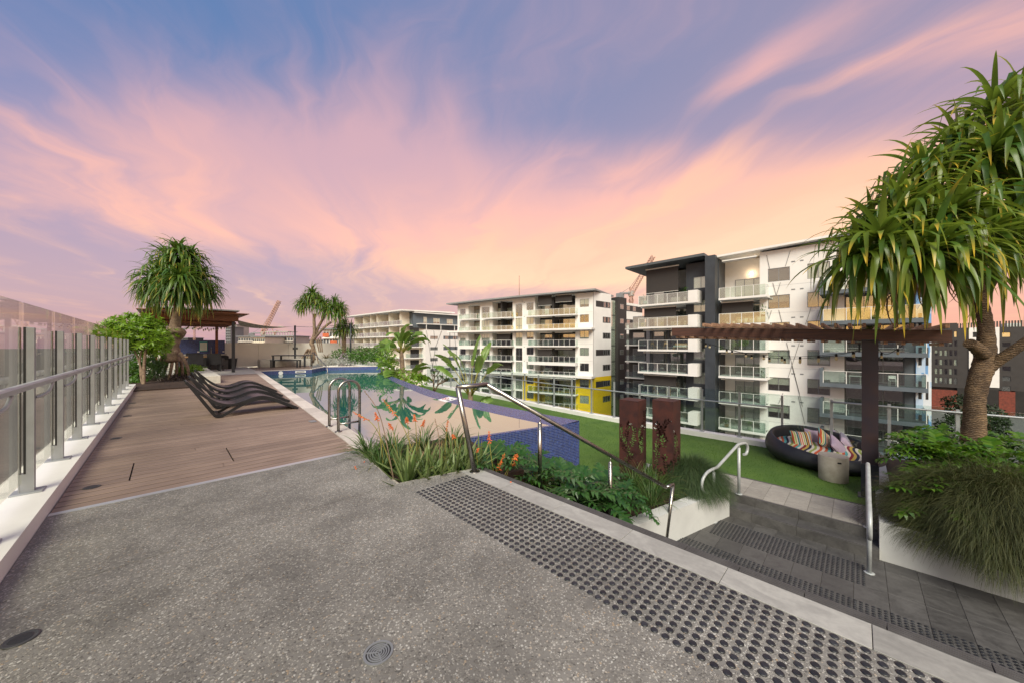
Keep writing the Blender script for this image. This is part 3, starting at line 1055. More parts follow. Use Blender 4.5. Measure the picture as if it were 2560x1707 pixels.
# glass fence on the far edge of the turf
f2 = thing('glass_fence', (11.5, 6, -1.27), 'glass fence with slim grey posts and top rail along the turf kerb', 'fence')
TE1 = offs(TURF_EDGE, .15)
path = [Vector((x, y, 0)) for x, y in TE1]
cum = [0]
for i in range(1, len(path)):
    cum.append(cum[-1] + (path[i] - path[i - 1]).length)
def along(s):
    for i in range(1, len(path)):
        if s <= cum[i] or i == len(path) - 1:
            t = (s - cum[i - 1]) / (cum[i] - cum[i - 1])
            return path[i - 1].lerp(path[i], t), (path[i] - path[i - 1]).normalized()
p2 = MB().bbox(-.025, .025, -.025, .025, 0, 1.27, .003).mesh('slim_post', 'alu_post')
fl2 = MB().bbox(-.06, .06, -.06, .06, 0, .012, .003).mesh('slim_flange', 'alu_post')
g2 = MB().box(-.005, .005, .035, .925, .08, 1.30).mesh('turf_glass', 'clear_glass')
s0 = cum[1] + .62
STEP = .96
k = -6
posts = []
while s0 + k * STEP < cum[-1] - .5:
    s_ = s0 + k * STEP
    if s_ > 1:
        p, t = along(s_)
        rz = math.atan2(t.y, t.x) - math.pi / 2
        inst('post', p2, f2, (p.x, p.y, -1.27), rz)
        inst('flange', fl2, f2, (p.x, p.y, -1.27), rz)
        inst('glass_panel', g2, f2, (p.x, p.y, -1.27), rz)
        posts.append((p, t))
    k += 1
rail_lo = [Vector((p.x - t.y * -.05 * -1, p.y, -1.27 + .945)) for p, t in posts if p.y > .62]
MB().tube([(p.x - .045, p.y, -.325) for p, t in posts if p.y > .62], .021, 8).build('rail', 'alu_post', f2)
MB().tube([(p.x - .045, p.y, -.055) for p, t in posts if p.y < .9], .021, 8).build('rail', 'alu_post', f2)

# ------------------------------------------------------------------ rails at the stairs
rail = thing('handrail', (2.3, 2.87, 0), 'polished steel stair rail with slanted end post beside the aloe bed', 'handrail')
q = lambda s, z: (2.12 + .9686 * s, 2.91 - .249 * s, z)
MB().tube([(2.305, 2.862, .0), q(0, .905)], .026, 16).build('end_post', 'stainless', rail)
MB().tube([q(-.008, .905), q(.335, .912)], .0262, 16).build('top_rail', 'stainless', rail)
MB().tube([q(.330, .9135), q(3.378, -.832)], .0264, 16).build('sloping_rail', 'stainless', rail)
MB().tube([q(3.372, -.829), q(3.56, -.825)], .0262, 16).build('lower_rail', 'stainless', rail)
MB().tube([q(3.548, -.818), q(3.36, -1.72)], .026, 16).build('end_post', 'stainless', rail)
MB().lathe(2.305, 2.862, [(.055, .002), (.055, .008), (.050, .010), (.028, .011)], 24).build('base_plate', 'stainless', rail)
for s_, zt, zb in ((1.03, .515, -.35), (2.19, -.152, -1.1)):
    x, y, _ = q(s_, 0)
    MB().tube([(x, y, zb), (x, y, zt - .10)], .0255, 14).build('post', 'stainless', rail)
    MB().lathe(x, y, [(.0258, zt - .10), (.0258, zt - .095), (.012, zt - .085), (.010, zt - .075)], 14).build('post_cap', 'stainless', rail)
    MB().tube([(x, y, zt - .08), (x + .01, y, zt - .055), (x + .012, y, zt - .02)], .006, 8).build('bracket', 'stainless', rail)


def grab_rail(x, y, dx, dy, label):
    t = thing('handrail', (x, y, -1.72), label, 'handrail', 'short grey rails at the turf steps')
    P = lambda s, z: (x + dx * s, y + dy * s, -1.72 + z)
    prof = [(-.13, .56), (-.20, .545), (-.28, .575), (-.335, .64), (-.345, .73), (-.30, .82), (-.20, .885), (-.06, .915), (.10, .925)]
    pts = curve([P(*a) for a in prof], 5)
    top = curve([P(*a) for a in [(.76, 1.225), (.90, 1.228), (1.02, 1.215), (1.09, 1.15), (1.085, 1.06), (1.03, 1.01), (.97, 1.015)]], 5)
    MB().tube(pts + top, .0245, 14).build('rail', 'galvanised', t)
    for s_, zb, zt in ((0, 0, .86), (.80, .311, 1.165)):
        a, b = P(s_, zb), P(s_, zt)
        MB().tube([a, b], .0255, 14).build('post', 'galvanised', t)
        MB().tube([(b[0], b[1], b[2] - .002), (b[0], b[1], b[2] + .045)], .010, 8).build('bracket', 'galvanised', t)
        MB().lathe(a[0], a[1], [(.055, a[2] + .001), (.055, a[2] + .008), (.027, a[2] + .010)], 20).build('base_plate', 'galvanised', t)
grab_rail(6.70, 1.765, .9636, -.265, 'curled grey step rail beside the weeping bush and white wall end')
grab_rail(6.675, -.106, 1, 0, 'curled grey step rail in front of the dark pergola post')

# ------------------------------------------------------------------ tactile studs
def stud_mb(r=.0175, h=.006, seg=12):
    return MB().lathe(0, 0, [(r, 0), (r * .98, h * .4), (r * .80, h * .88), (r * .6, h)], seg)
def tactile(name_label, xs, ys, z, near, r=.0175):
    t = thing('tactile_paving', (sum(xs) / len(xs), sum(ys) / len(ys), z), name_label, 'tactile paving', 'pads of black warning studs')
    pts = [(x, y) for x in xs for y in ys]
    pts.sort(key=lambda p: (p[0] ** 2 + p[1] ** 2))
    inview = [p for p in pts if near(p)]
    singles = inview[:298]
    chosen = set(singles)
    me = stud_mb(r).mesh('stud', 'stud_rubber')
    for p in singles:
        inst('stud', me, t, (p[0] + rnd.uniform(-.001, .001), p[1] + rnd.uniform(-.001, .001), z), rnd.uniform(0, 6.28))
    m = MB()
    for p in pts:
        if p not in chosen:
            m.merge(stud_mb(r).xform(Matrix.Translation((p[0], p[1], z))))
    if m.v:
        o = m.build('stud', 'stud_rubber', t, kind='stuff')
plain('stud_rubber', (.026, .028, .034), .42, var=.25, scale=18, bscale=300, bstr=.1, island=.35)
def inframe(p):
    X, Y = (p[0] - p[1]) * S, (p[0] + p[1]) * S
    return Y > .3 and abs(X / Y) < 1.5 and EYE / Y < 1.0
tactile('wide pad of black studs set in the pebble paving above the stairs', [1.622 + .05 * i for i in range(12)], [2.826 - .05 * k for k in range(74)], 0., inframe)
tactile('strip of black studs on the landing just below the stair nosing', [5.29 + .05 * i for i in range(12)], [1.975 - .05 * k for k in range(70)], -1.719, lambda p: p[0] > 5.62)
tactile('pad of black studs on the landing before the turf steps', [6.285 + .05 * i for i in range(12)], [1.70 - .05 * k for k in range(36)], -1.719, lambda p: True)

# ------------------------------------------------------------------ drain, ground lights, petals
dx, dy = .93, 1.04
g_ = G(946, 1632, 865.3 * EYE / (1632 - 861))
dr = thing('floor_drain', (g_.x, g_.y, 0), 'round slotted drain cover in the pebble paving', 'drain')
def ringm(r0, r1, a0, a1, z0, z1, n=20):
    m = MB()
    for k in range(n):
        A, B = lerp(a0, a1, k / n), lerp(a0, a1, (k + 1) / n)
        pts = [(g_.x + r * math.cos(a), g_.y + r * math.sin(a)) for r, a in ((r0, A), (r1, A), (r1, B), (r0, B))]
        m.prism(pts, z0, z1)
    return m
ringm(.052, .062, 0, 2 * math.pi, .001, .006, 36).build('rim', 'drain_metal' if 'drain_metal' in MATS else 'frame_grey', dr)
MB().lathe(g_.x, g_.y, [(.0525, .001), (.0525, .002)], 32).build('sump', 'sign_black', dr)
m = MB()
for r0, r1 in ((.010, .0155), (.0205, .026), (.0305, .036), (.0405, .046)):
    m.merge(ringm(r0, r1, 0, 2 * math.pi, .002, .005, 30))
for k in range(3):
    a = .35 + k * 2.094
    c, s_ = math.cos(a), math.sin(a)
    m.bar((g_.x, g_.y, .0038), (g_.x + c * .053, g_.y + s_ * .053, .0038), .005, .003)
m.build('grate', 'frame_grey', dr)

li = 0
LL = ['black disc light flush in the paving at the left corner', 'black deck light nearest the cut hatch', 'second deck light along the fence kerb', 'third deck light along the fence kerb', 'fourth small deck light along the fence kerb']
for (u, v) in ((52, 1597), (229, 1217), (290, 1095), (318, 1039), (331, 1007)):
    p = G(u, v, 865.3 * EYE / (v - 861))
    r = .058 if li else .055
    t = thing('ground_light', (p.x, p.y, 0), LL[li], 'light', 'round lights set in the floor')
    MB().lathe(p.x, p.y, [(r, .001), (r, .004), (r * .82, .006), (r * .80, .0045)], 28).build('bezel', 'frame_dark', t)
    MB().lathe(p.x, p.y, [(r * .79, .003), (r * .6, .0055), (r * .3, .0062)], 24).build('lens', 'sign_black', t)
    li += 1
PL = ['orange petal fallen on the grey edge tile', 'orange petal on the paving beside the aloe bed', 'orange petal lowest on the paving by the aloe bed', 'tiny orange petal at the rim of the bed']
for (u, v), lb in zip(((1277, 1204.5), (888, 1166.5), (889.5, 1171), (911, 1154)), PL):
    p = G(u, v, 865.3 * EYE / (v - 861))
    m = MB(); m.lathe(0, 0, [(.012, 0), (.010, .004), (.004, .007)], 7, 1.3, .7)
    m.xform(Matrix.Translation((p.x, p.y, .002)) @ Matrix.Rotation(rnd.uniform(0, 3), 4, 'Z'))
    m.build('petal', 'petal', label=lb, cat='petal', group='fallen orange petals')

# ------------------------------------------------------------------ corten pillars with a cut leaf pattern
def pillar(cx, cy, w, z0, z1, seed, label):
    t = thing('garden_pillar', (cx, cy, z0), label, 'pillar', 'rust red cut steel pillars')
    r = random.Random(seed)
    NX, NZ = 36, int((z1 - z0) / w * 36)
    cell = w / NX
    def leaves():
        out = []
        for b in range(11):                                  # sprays: a curved stem with leaves either side
            x, z = r.uniform(.1, .9) * NX, r.uniform(.05, .66) * NZ
            a = r.uniform(.9, 2.2)
            for k in range(9):
                x += math.cos(a) * 4.2; z += math.sin(a) * 4.2; a += r.uniform(-.25, .25)
                for sd in (-1, 1):
                    la = a + sd * r.uniform(.7, 1.2)
                    L = r.uniform(2.0, 3.6)
                    out.append((x + math.cos(la) * L, z + math.sin(la) * L, la, L, L * .40))
        return out
    def cut(i, j, L):
        x, z = i + .5, j + .5
        if i < 2 or i > NX - 3 and False or j < 6 or j > NZ - 14:
            return False
        for lx, lz, la, a, b in L:
            dx_, dz_ = x - lx, z - lz
            if abs(dx_) > a or abs(dz_) > a:
                continue
            p_, q_ = dx_ * math.cos(la) + dz_ * math.sin(la), -dx_ * math.sin(la) + dz_ * math.cos(la)
            if abs(p_) < a and abs(q_) < b * (1 - (p_ / a) ** 2):
                return True
        return False
    h = w / 2
    for side in range(4):
        L = leaves()
        m = MB()
        vid = {}
        th = .003
        def P(i, j):
            s_ = -h + i * cell; z = z0 + j * (z1 - z0) / NZ
            return [(s_, -h, z), (h, s_, z), (-s_, h, z), (-h, -s_, z)][side]
        def vx(i, j):
            if (i, j) not in vid:
                x, y, z = P(i, j)
                m.v.append((x + cx, y + cy, z)); vid[(i, j)] = len(m.v) - 1
            return vid[(i, j)]
        for j in range(NZ):
            run = None
            for i in range(NX + 1):
                solid = i < NX and not cut(i, j, L)
                if solid and run is None:
                    run = i
                if not solid and run is not None:
                    m.f.append((vx(run, j), vx(i, j), vx(i, j + 1), vx(run, j + 1))); m.smooth.append(False)
                    run = None
        m.build('cut_panel', 'corten', t)
    MB().box(cx - h - .002, cx + h + .002, cy - h - .002, cy + h + .002, z1 - .004, z1 + .006).build('cap', 'corten', t)
pillar(6.42, 3.10, .37, -1.45, .275, 5, 'rust red cut leaf pillar on the left, nearer the pool end')
pillar(6.58, 2.52, .37, -1.45, .315, 9, 'rust red cut leaf pillar on the right, nearer the step rail')

# ------------------------------------------------------------------ daybed, cushions, stool
BX, BY, BZ = 10.92, .62, -1.41
back = Vector((S, S)).normalized()
bed = thing('daybed', (BX, BY, BZ), 'big round black woven daybed on the turf', 'daybed')
shear = (back.x * .15, back.y * .15, lambda z: max(0, (z - BZ) / .42))
prof = [(.80, BZ), (.93, BZ + .03), (1.03, BZ + .13), (1.065, BZ + .24), (1.04, BZ + .36), (.985, BZ + .455), (.945, BZ + .485), (.91, BZ + .475), (.885, BZ + .42), (.86, BZ + .22)]
m = MB(); m.lathe(BX, BY, [(p.x, p.z) for p in curve([(r, 0, z) for r, z in prof], 4)], 72, shear=shear)
m.build('woven_shell', 'dark_wicker', bed)
m = MB()
Rm = .865
NR, NS = 10, 48
for i in range(NR + 1):
    for k in range(NS):
        a = 2 * math.pi * k / NS; r = Rm * i / NR
        x, y = r * math.cos(a), r * math.sin(a)
        z = BZ + .36 - .06 * (i / NR) ** 6 + .008 * math.sin(x * 9 + y * 5) * math.sin(y * 8)
        z += (x * back.x + y * back.y) * .10
        m.v.append((BX + x, BY + y, z))
for i in range(NR):
    for k in range(NS):
        q4 = (i * NS + k, i * NS + (k + 1) % NS, (i + 1) * NS + (k + 1) % NS, (i + 1) * NS + k)
        m.uv[len(m.f)] = [((m.v[w_][1] - BY) * 1.25 + .05 * math.sin(6 * m.v[w_][0]) + 10, m.v[w_][0]) for w_ in q4]
        m.f.append(q4); m.smooth.append(True)
m.build('mattress', 'striped_cloth', bed)


def cushion(loc, size, rx, ry, rz, mat, label, th=.13):
    m = MB()
    N = 14
    for sd in (1, -1):
        b = len(m.v)
        for i in range(N + 1):
            for j in range(N + 1):
                u, v = 2 * i / N - 1, 2 * j / N - 1
                pin = 1 - .10 * (1 - abs(u)) * abs(v) ** 3 - 0
                pin2 = 1 - .10 * (1 - abs(v)) * abs(u) ** 3
                hgt = th / 2 * max(0, (1 - u ** 4) * (1 - v ** 4)) ** .55
                m.v.append((u * size / 2 * pin2, v * size / 2 * pin, sd * hgt))
        for i in range(N):
            for j in range(N):
                q4 = (b + i * (N + 1) + j, b + (i + 1) * (N + 1) + j, b + (i + 1) * (N + 1) + j + 1, b + i * (N + 1) + j + 1)
                q4 = q4 if sd > 0 else q4[::-1]
                m.uv[len(m.f)] = [(m.v[w_][0] / size * 1.25 + 10.1, m.v[w_][1]) for w_ in q4]
                m.f.append(q4); m.smooth.append(True)
    o = m.build('cushion', mat, label=label, cat='cushion', group='cushions on the round daybed')
    for v_ in o.data.vertices:
        v_.co.z -= th / 2
    o.location = loc
    o.rotation_euler = (rx, ry, rz)
cz = BZ + .34
def cu(u, v, Y): return G(u, v, Y)
vr = R(-45)                                   # cushions lean back facing the stairs side
cushion(cu(2005, 1099, 8.35), .44, R(66), 0, vr + R(-12), 'striped_cloth', 'striped cushion standing upright at the left of the daybed')
cushion(cu(2035, 1096, 8.52), .46, R(70), R(10), vr + R(5), 'lilac_cloth', 'lilac cushion standing between the two striped cushions')
cushion(cu(2063, 1100, 8.22), .46, R(62), R(38), vr + R(10), 'striped_cloth', 'striped cushion tilted on its corner in the middle of the daybed')
cushion(cu(2083, 1095, 8.78), .42, R(68), R(-20), vr + R(28), 'lilac_cloth', 'lilac cushion mostly hidden behind the tilted striped one')
cushion(cu(2091, 1090, 9.0), .34, R(70), R(6), vr + R(30), 'grey_cloth', 'grey cushion at the very back of the daybed')
cushion(cu(2118, 1108, 8.35), .44, R(58), R(-22), vr + R(48), 'lilac_cloth', 'lilac cushion at the far right leaning on the rim')
cushion(cu(2096, 1117, 7.95), .46, R(56), R(-24), vr + R(50), 'lilac_cloth', 'lilac cushion lying in front at the right of the daybed')

st = thing('stool', (9.62, .36, -1.41), 'round raw concrete stool in front of the daybed', 'stool')
m = MB(); m.lathe(9.62, .36, [(.222, -1.41), (.228, -1.40), (.232, -1.17), (.236, -.915), (.230, -.905)], 40); m.build('body', 'concrete_light', st)
a = R(205)
hx, hy = 9.62 + .233 * math.cos(a), .36 + .233 * math.sin(a)
MB().bar((hx - .03 * math.sin(a), hy + .03 * math.cos(a), -1.0), (hx + .03 * math.sin(a), hy - .03 * math.cos(a), -1.0), .012, .028).build('grip_slot', 'sign_black', st)

# ------------------------------------------------------------------ pergola on the right
pg = thing('pergola', (8.99, -.14, -1.41), 'timber slatted pergola on a dark square steel post over the turf', 'pergola')
MB().bbox(8.90, 9.11, -.255, -.045, -.80, 1.437, .004).build('post', 'purple_steel', pg)
MB().bbox(8.892, 9.118, -.263, -.037, -1.41, -.80, .004).build('post_sleeve', 'black_steel', pg)
MB().bbox(8.85, 9.16, -.305, .005, -1.41, -1.398, .003).build('base_plate', 'black_steel', pg)
tilt = lambda y: 1.455 + .043 * (y - 1.0)                # underside of the beam, it falls a little to the right
m = MB()
ya, yb = -1.06, 3.26
x0, x1 = 8.86, 8.96
vs = []
for y in (ya, yb):
    z = tilt(y)
    vs += [(x0, y, z), (x1, y, z), (x1, y, z + .20), (x0, y, z + .20)]
m.add(vs, [(0, 1, 2, 3), (7, 6, 5, 4), (0, 4, 5, 1), (1, 5, 6, 2), (2, 6, 7, 3), (3, 7, 4, 0)])
m.build('beam', 'timber_brown', pg)
MB().box(8.855, 9.115, -.26, -.04, 1.405, 1.425).build('beam_plate', 'black_steel', pg)
m = MB(); m.add([(x + 2.5, y, z) for x, y, z in vs], [(0, 1, 2, 3), (7, 6, 5, 4), (0, 4, 5, 1), (1, 5, 6, 2), (2, 6, 7, 3), (3, 7, 4, 0)]); m.build('beam', 'timber_brown', pg)
rf = MB().bbox(-.35, 2.45, -.022, .022, 0, .075, .003).mesh('rafter', 'timber_rafter')
rf2 = MB().bbox(.02, 1.2, -.024, .024, -.052, 0, .003).mesh('batten', 'timber_rafter')
for k in range(20):
    y = 2.46 - .181 * k
    inst('rafter', rf, pg, (8.90, y, tilt(y) + .222), rot=(0, 0, 0))
for k in range(21):
    y = 3.16 - .206 * k
    if abs(y + .15) > .14:
        inst('batten', rf2, pg, (8.90, y, tilt(y) - .003))

# festoon lights under the pergola: two swags of black cable
def festoon(pts, bulbs, owner, r=.012):
    cp = curve(pts, 10)
    MB().tube(cp, .0055, 6).build('cable', 'cable_black', owner)
    soc = MB().lathe(0, 0, [(r * .95, -.055), (r * 1.1, -.02), (r * .5, 0)], 10).mesh('socket', 'cable_black')
    blb = MB().lathe(0, 0, [(r * .3, -.115), (r * 1.05, -.100), (r * 1.2, -.080), (r * .9, -.056)], 12).mesh('bulb', 'bulb_glass')
    for i in range(bulbs):
        f_ = (i + .5) / bulbs * (len(cp) - 1)
        p = cp[int(f_)].lerp(cp[min(int(f_) + 1, len(cp) - 1)], f_ % 1)
        inst('socket', soc, owner, p)
        inst('bulb', blb, owner, p)
ft = thing('string_lights', (9.3, 1.5, 1.3), 'black festoon cable with unlit bulbs swagged under the timber pergola', 'string lights')
z4 = lambda a, b, Y: G(1560 + a * .2723, 580 + b * .2723, Y)
festoon([z4(690, 1000, 9.3), z4(1000, 1085, 8.6), z4(1300, 1130, 8.1), z4(1600, 1142, 7.6), z4(1900, 1122, 7.2), z4(2160, 1085, 6.75)], 9, ft, .022)
festoon([z4(720, 1010, 9.5), z4(1050, 1100, 8.8), z4(1350, 1150, 8.2), z4(1600, 1160, 7.7), z4(1900, 1135, 7.3), z4(2165, 1088, 6.8)], 9, ft, .022)
festoon([z4(2330, 1075, 6.45), z4(2420, 1120, 6.3), z4(2600, 1010, 6.1)], 2, ft, .016)

# ------------------------------------------------------------------ pool ladder and grab rail
ld = thing('pool_ladder', (1.88, 5.87, 0), 'polished steel pool ladder with two hoops at the near coping', 'ladder')
for y in (5.64, 6.12):
    xo = .01 if y < 6 else .03
    pts = [(1.862 + xo, y, 0), (1.862 + xo, y, .62)] + [(1.862 + xo + .16 - .16 * math.cos(a), y, .62 + .16 * math.sin(a)) for a in [math.pi * k / 12 for k in range(1, 12)]] + [(2.182 + xo, y, .62), (2.182 + xo, y, -1.1)]
    MB().tube(pts, .021, 14).build('hoop', 'stainless', ld)
    MB().tube([(1.88 + xo, y, .12), (2.165 + xo, y, .12)], .016, 10).build('brace', 'stainless', ld)
    MB().lathe(1.862 + xo, y, [(.052, .005), (.052, .014), (.022, .020)], 20).build('base_plate', 'stainless', ld)
for z in (-.38, -.66, -.94):
    MB().bbox(2.14, 2.25, 5.66, 6.11, z, z + .03, .004).build('tread', 'stainless', ld)
MB().box(1.765, 1.865, 6.66, 6.83, .0045, .008).build('depth_plate', 'frame_grey', pool)
gr = thing('pool_rail', (5.75, 21.4, 0), 'thin steel grab rail bending down into the far end of the pool', 'handrail')
a = G(778.5, 917, 19.6); b = G(779.6, 884, 19.6); c = G(784, 881, 19.4); d_ = G(817.5, 919.5, 18.6); e_ = G(817.8, 936, 18.5)
MB().tube(curve([(a.x, a.y, 0), (b.x, b.y, b.z - .08), (c.x, c.y, c.z - .01), tuple(c.lerp(d_, .5)), (d_.x, d_.y, d_.z), (e_.x, e_.y, -.5)], 5), .021, 10).build('rail', 'stainless', gr)

# ------------------------------------------------------------------ four moulded loungers
def lounger(y, dx, label):
    W = .60
    t = thing('sun_lounger', (1.1 + dx, y + W / 2, 0), label, 'sun lounger', 'black wave loungers on the deck')
    top = curve([(.262, 0, .700), (.40, 0, .545), (.60, 0, .345), (.76, 0, .255), (.90, 0, .238), (1.05, 0, .275), (1.20, 0, .330), (1.36, 0, .338), (1.55, 0, .27), (1.75, 0, .155), (1.97, 0, .038)], 6)
    def ribbon(y0, y1, th, lift, name, path):
        m = MB()
        n_ = len(path)
        for i, p in enumerate(path):
            tg = (path[min(i + 1, n_ - 1)] - path[max(i - 1, 0)]).normalized()
            nr = Vector((-tg.z, 0, tg.x))
            a_, b_ = p + nr * lift, p + nr * (lift - th)
            m.v += [(a_.x + dx, y0, a_.z), (a_.x + dx, y1, a_.z), (b_.x + dx, y1, b_.z), (b_.x + dx, y0, b_.z)]
        for i in range(n_ - 1):
            for k in range(4):
                k2 = (k + 1) % 4
                m.f.append((4 * i + k, 4 * (i + 1) + k, 4 * (i + 1) + k2, 4 * i + k2)); m.smooth.append(False)
        m.f += [(0, 1, 2, 3), (4 * n_ - 1, 4 * n_ - 2, 4 * n_ - 3, 4 * n_ - 4)]; m.smooth += [False, False]
        return m
    low = curve([(.285, 0, .645), (.42, 0, .41), (.56, 0, .17), (.640, 0, .045), (.70, 0, .028), (.77, 0, .048), (.90, 0, .130), (1.05, 0, .208), (1.2, 0, .265), (1.36, 0, .283), (1.55, 0, .222), (1.75, 0, .115), (1.95, 0, .020)], 5)
    for y0, y1 in ((y, y + .045), (y + W - .045, y + W)):
        ribbon(y0, y1, .045, 0, 'side', top).build('side_frame', 'lounger_plastic', t)
        ribbon(y0 + .002, y1 - .002, .045, .02, 'leg', low).build('leg_frame', 'lounger_plastic', t)
    # seat: broad slats running lengthwise between the frames
    for k in range(6):
        ya_ = y + .052 + k * .0833
        ribbon(ya_, ya_ + .0785, .014, -.006, 'slat', top).build('slat', 'lounger_plastic', t)
    for x_, z_ in ((.66, .03), (1.30, .27)):
        MB().box(x_ + dx, x_ + dx + .04, y + .045, y + W - .045, z_, z_ + .03).build('cross_bar', 'lounger_plastic', t)
for k, lb in enumerate(['black wave shaped lounger nearest the camera', 'second black wave lounger from the camera', 'third black wave lounger from the camera', 'black wave lounger farthest along the deck']):
    lounger(8.28 + 1.13 * k, .093 * k, lb)

# ------------------------------------------------------------------ pavilion, kitchen wall and furniture at the far end
MB().bbox(.80, 1.36, 15.86, 21.6, 0, .262, .012).build('concrete_bench', 'stone_block', label='long low pale concrete bench block behind the loungers', cat='bench')
pv = thing('pavilion', (1, 23.5, 0), 'timber roofed barbecue pavilion on dark steel posts', 'pavilion')
for x, y in ((-.37, 21.5), (2.32, 21.5), (2.05, 25.9), (-.37, 25.9)):
    MB().bbox(x - .06, x + .06, y - .06, y + .06, 0, 2.72, .006).build('post', 'black_steel' if y < 25 else 'timber_pavilion', pv)
MB().bbox(2.15, 2.26, 21.33, 21.435, 2.44, 2.70, .004).build('beam_plate', 'black_steel', pv)
for y in (21.36, 25.7):
    MB().bbox(-.75, 2.5, y - .05, y + .05, 2.44, 2.70, .006).build('beam', 'timber_pavilion', pv)
for x in (-.6, 2.35):
    MB().bbox(x - .04, x + .04, 21.42, 25.64, 2.44, 2.69, .006).build('beam', 'timber_pavilion', pv)
rafter_me = MB().bbox(-1.40, 1.55, -.03, .03, -.12, 0, .003).mesh('pavilion_rafter', 'timber_pavilion')
for k in range(9):
    inst('rafter', rafter_me, pv, (.90, 21.7 + .48 * k, 2.42))
m = MB()      # lower roof: a wedge edged slab
X0, X1, Y0, Y1 = -.86, 2.84, 20.7, 26.3
lo = [(X0 + .5, Y0 + .5), (X1 - .5, Y0 + .5), (X1 - .5, Y1 - .5), (X0 + .5, Y1 - .5)]
hi = [(X0, Y0), (X1, Y0), (X1, Y1), (X0, Y1)]
vs = [(x, y, 2.70) for x, y in lo] + [(x, y, 2.775) for x, y in hi] + [(x, y, 2.80) for x, y in hi]
fs = [(3, 2, 1, 0), (8, 9, 10, 11)]
for i in range(4):
    j = (i + 1) % 4
    fs += [(i, j, 4 + j, 4 + i), (4 + i, 4 + j, 8 + j, 8 + i)]
m.add(vs, fs); m.build('lower_roof', 'timber_pavilion', pv)
MB().bbox(-.50, 2.40, 21.5, 25.8, 2.80, 2.93, .004).build('roof_upstand', 'timber_pavilion', pv)
MB().bbox(-.62, 2.54, 21.3, 26.0, 2.93, 2.99, .006).build('upper_roof', 'roof_grey', pv)
fl = thing('string_lights', (1, 23, 2.3), 'small warm festoon bulbs hung under the pavilion roof', 'string lights')
for k in range(3):
    y = 22.0 + 1.3 * k
    festoon([(-.3, y, 2.30), (.3, y, 2.16), (1.0, y + .3, 2.22), (1.6, y + .4, 2.14), (2.25, y + .2, 2.28)], 11, fl, .022)
bw = thing('boundary_wall', (4.5, 26.5, 0), 'cream rendered boundary wall at the far end of the pool', 'wall')
for k in range(5):
    x = 2.46 + 1.62 * k
    MB().bbox(x, x + 1.61, 26.45, 26.62, 0, 1.44, .006).build('panel', 'cream_wall', bw)
MB().bbox(-1.05, .45, 26.47, 26.62, 0, 1.44, .006).build('panel', 'cream_wall', bw)
MB().bbox(10.56, 10.72, 22.4, 26.62, 0, .75, .006).build('panel', 'cream_wall', bw)
kw = thing('kitchen_wall', (1.46, 26.3, 0), 'blue tiled barbecue splashback wall under the pavilion', 'wall')
m = MB()
m.quad((.48, 26.28, .82), (2.44, 26.28, .82), (2.44, 26.28, 1.58), (.48, 26.28, 1.58), [(0, 0), (1.96, 0), (1.96, .76), (0, .76)])
m.quad((2.44, 26.28, .82), (2.44, 26.44, .82), (2.44, 26.44, 1.58), (2.44, 26.28, 1.58), [(0, 0), (.16, 0), (.16, .76), (0, .76)])
m.build('tiled_face', 'mosaic', kw)
MB().box(.46, 2.45, 26.285, 26.44, 0, 1.585).build('wall_core', 'slate_blue_wall', kw)
MB().bbox(.46, 2.46, 25.5, 26.28, .74, .80, .004).build('counter_top', 'concrete_light', kw)
MB().bbox(.50, 2.42, 25.62, 26.27, 0, .74, .004).build('cabinet', 'frame_dark', kw)
MB().tube(curve([(1.82, 26.0, .80), (1.82, 26.0, 1.10), (1.82, 25.93, 1.17), (1.82, 25.84, 1.12)], 5), .014, 8).build('tap', 'stainless', kw)
MB().bbox(1.34, 1.68, 26.262, 26.275, .96, 1.50, .002).build('notice', 'sign_teal', kw)
MB().bbox(1.365, 1.655, 26.252, 26.261, 1.0, 1.44, .001).build('notice_sheet', 'blind', kw)
m = MB()
for k in range(11):
    m.box(1.385, 1.63 - .02 * (k % 3), 26.249, 26.2515, 1.04 + .034 * k, 1.047 + .034 * k)
m.build('notice_lines', 'sign_teal', kw)
for x in (1.25, 2.34):
    MB().bbox(x, x + .09, 26.262, 26.277, .90, .96, .002).build('power_outlet', 'white_plastic', kw)


def wicker_chair(x, y, rz, label):
    t = thing('wicker_chair', (x, y, 0), label, 'chair', 'dark wicker dining chairs')
    M_ = Matrix.Translation((x, y, 0)) @ Matrix.Rotation(rz, 4, 'Z')
    for nm, b in (('seat', (-.26, .26, -.27, .25, .36, .45)), ('backrest', (-.27, .27, .22, .28, .36, .90)), ('arm', (-.30, -.25, -.25, .25, .30, .64)), ('arm', (.25, .30, -.25, .25, .30, .64)),
                  ('leg', (-.27, -.22, -.25, -.20, 0, .36)), ('leg', (.22, .27, -.25, -.20, 0, .36)), ('leg', (-.27, -.22, .20, .25, 0, .36)), ('leg', (.22, .27, .20, .25, 0, .36))):
        m = MB().bbox(*b, .012)
        m.xform(M_).build(nm, 'dark_wicker', t)
tb = thing('dining_table', (1.0, 23.6, 0), 'pale topped outdoor dining table under the pavilion', 'table')
MB().bbox(.35, 2.0, 23.1, 24.0, .70, .75, .008).build('top', 'light_wood', tb)
for x, y in ((.42, 23.17), (1.93, 23.17), (.42, 23.93), (1.93, 23.93)):
    MB().box(x - .035, x + .035, y - .035, y + .035, 0, .70).build('leg', 'black_steel', tb)
wicker_chair(1.02, 22.75, math.pi, 'dark wicker chair with its back to the pool, nearest the bench block')
wicker_chair(1.78, 23.0, math.pi * .9, 'dark wicker chair at the right end of the pale table')
wicker_chair(1.0, 24.4, 0, 'dark wicker chair on the far side of the pale table')
bb = thing('barbecue', (2.0, 24.9, 0), 'low black hooded barbecue cabinet beside the table', 'barbecue')
MB().bbox(1.62, 2.44, 24.6, 25.2, 0, .52, .02).build('cabinet', 'frame_dark', bb)
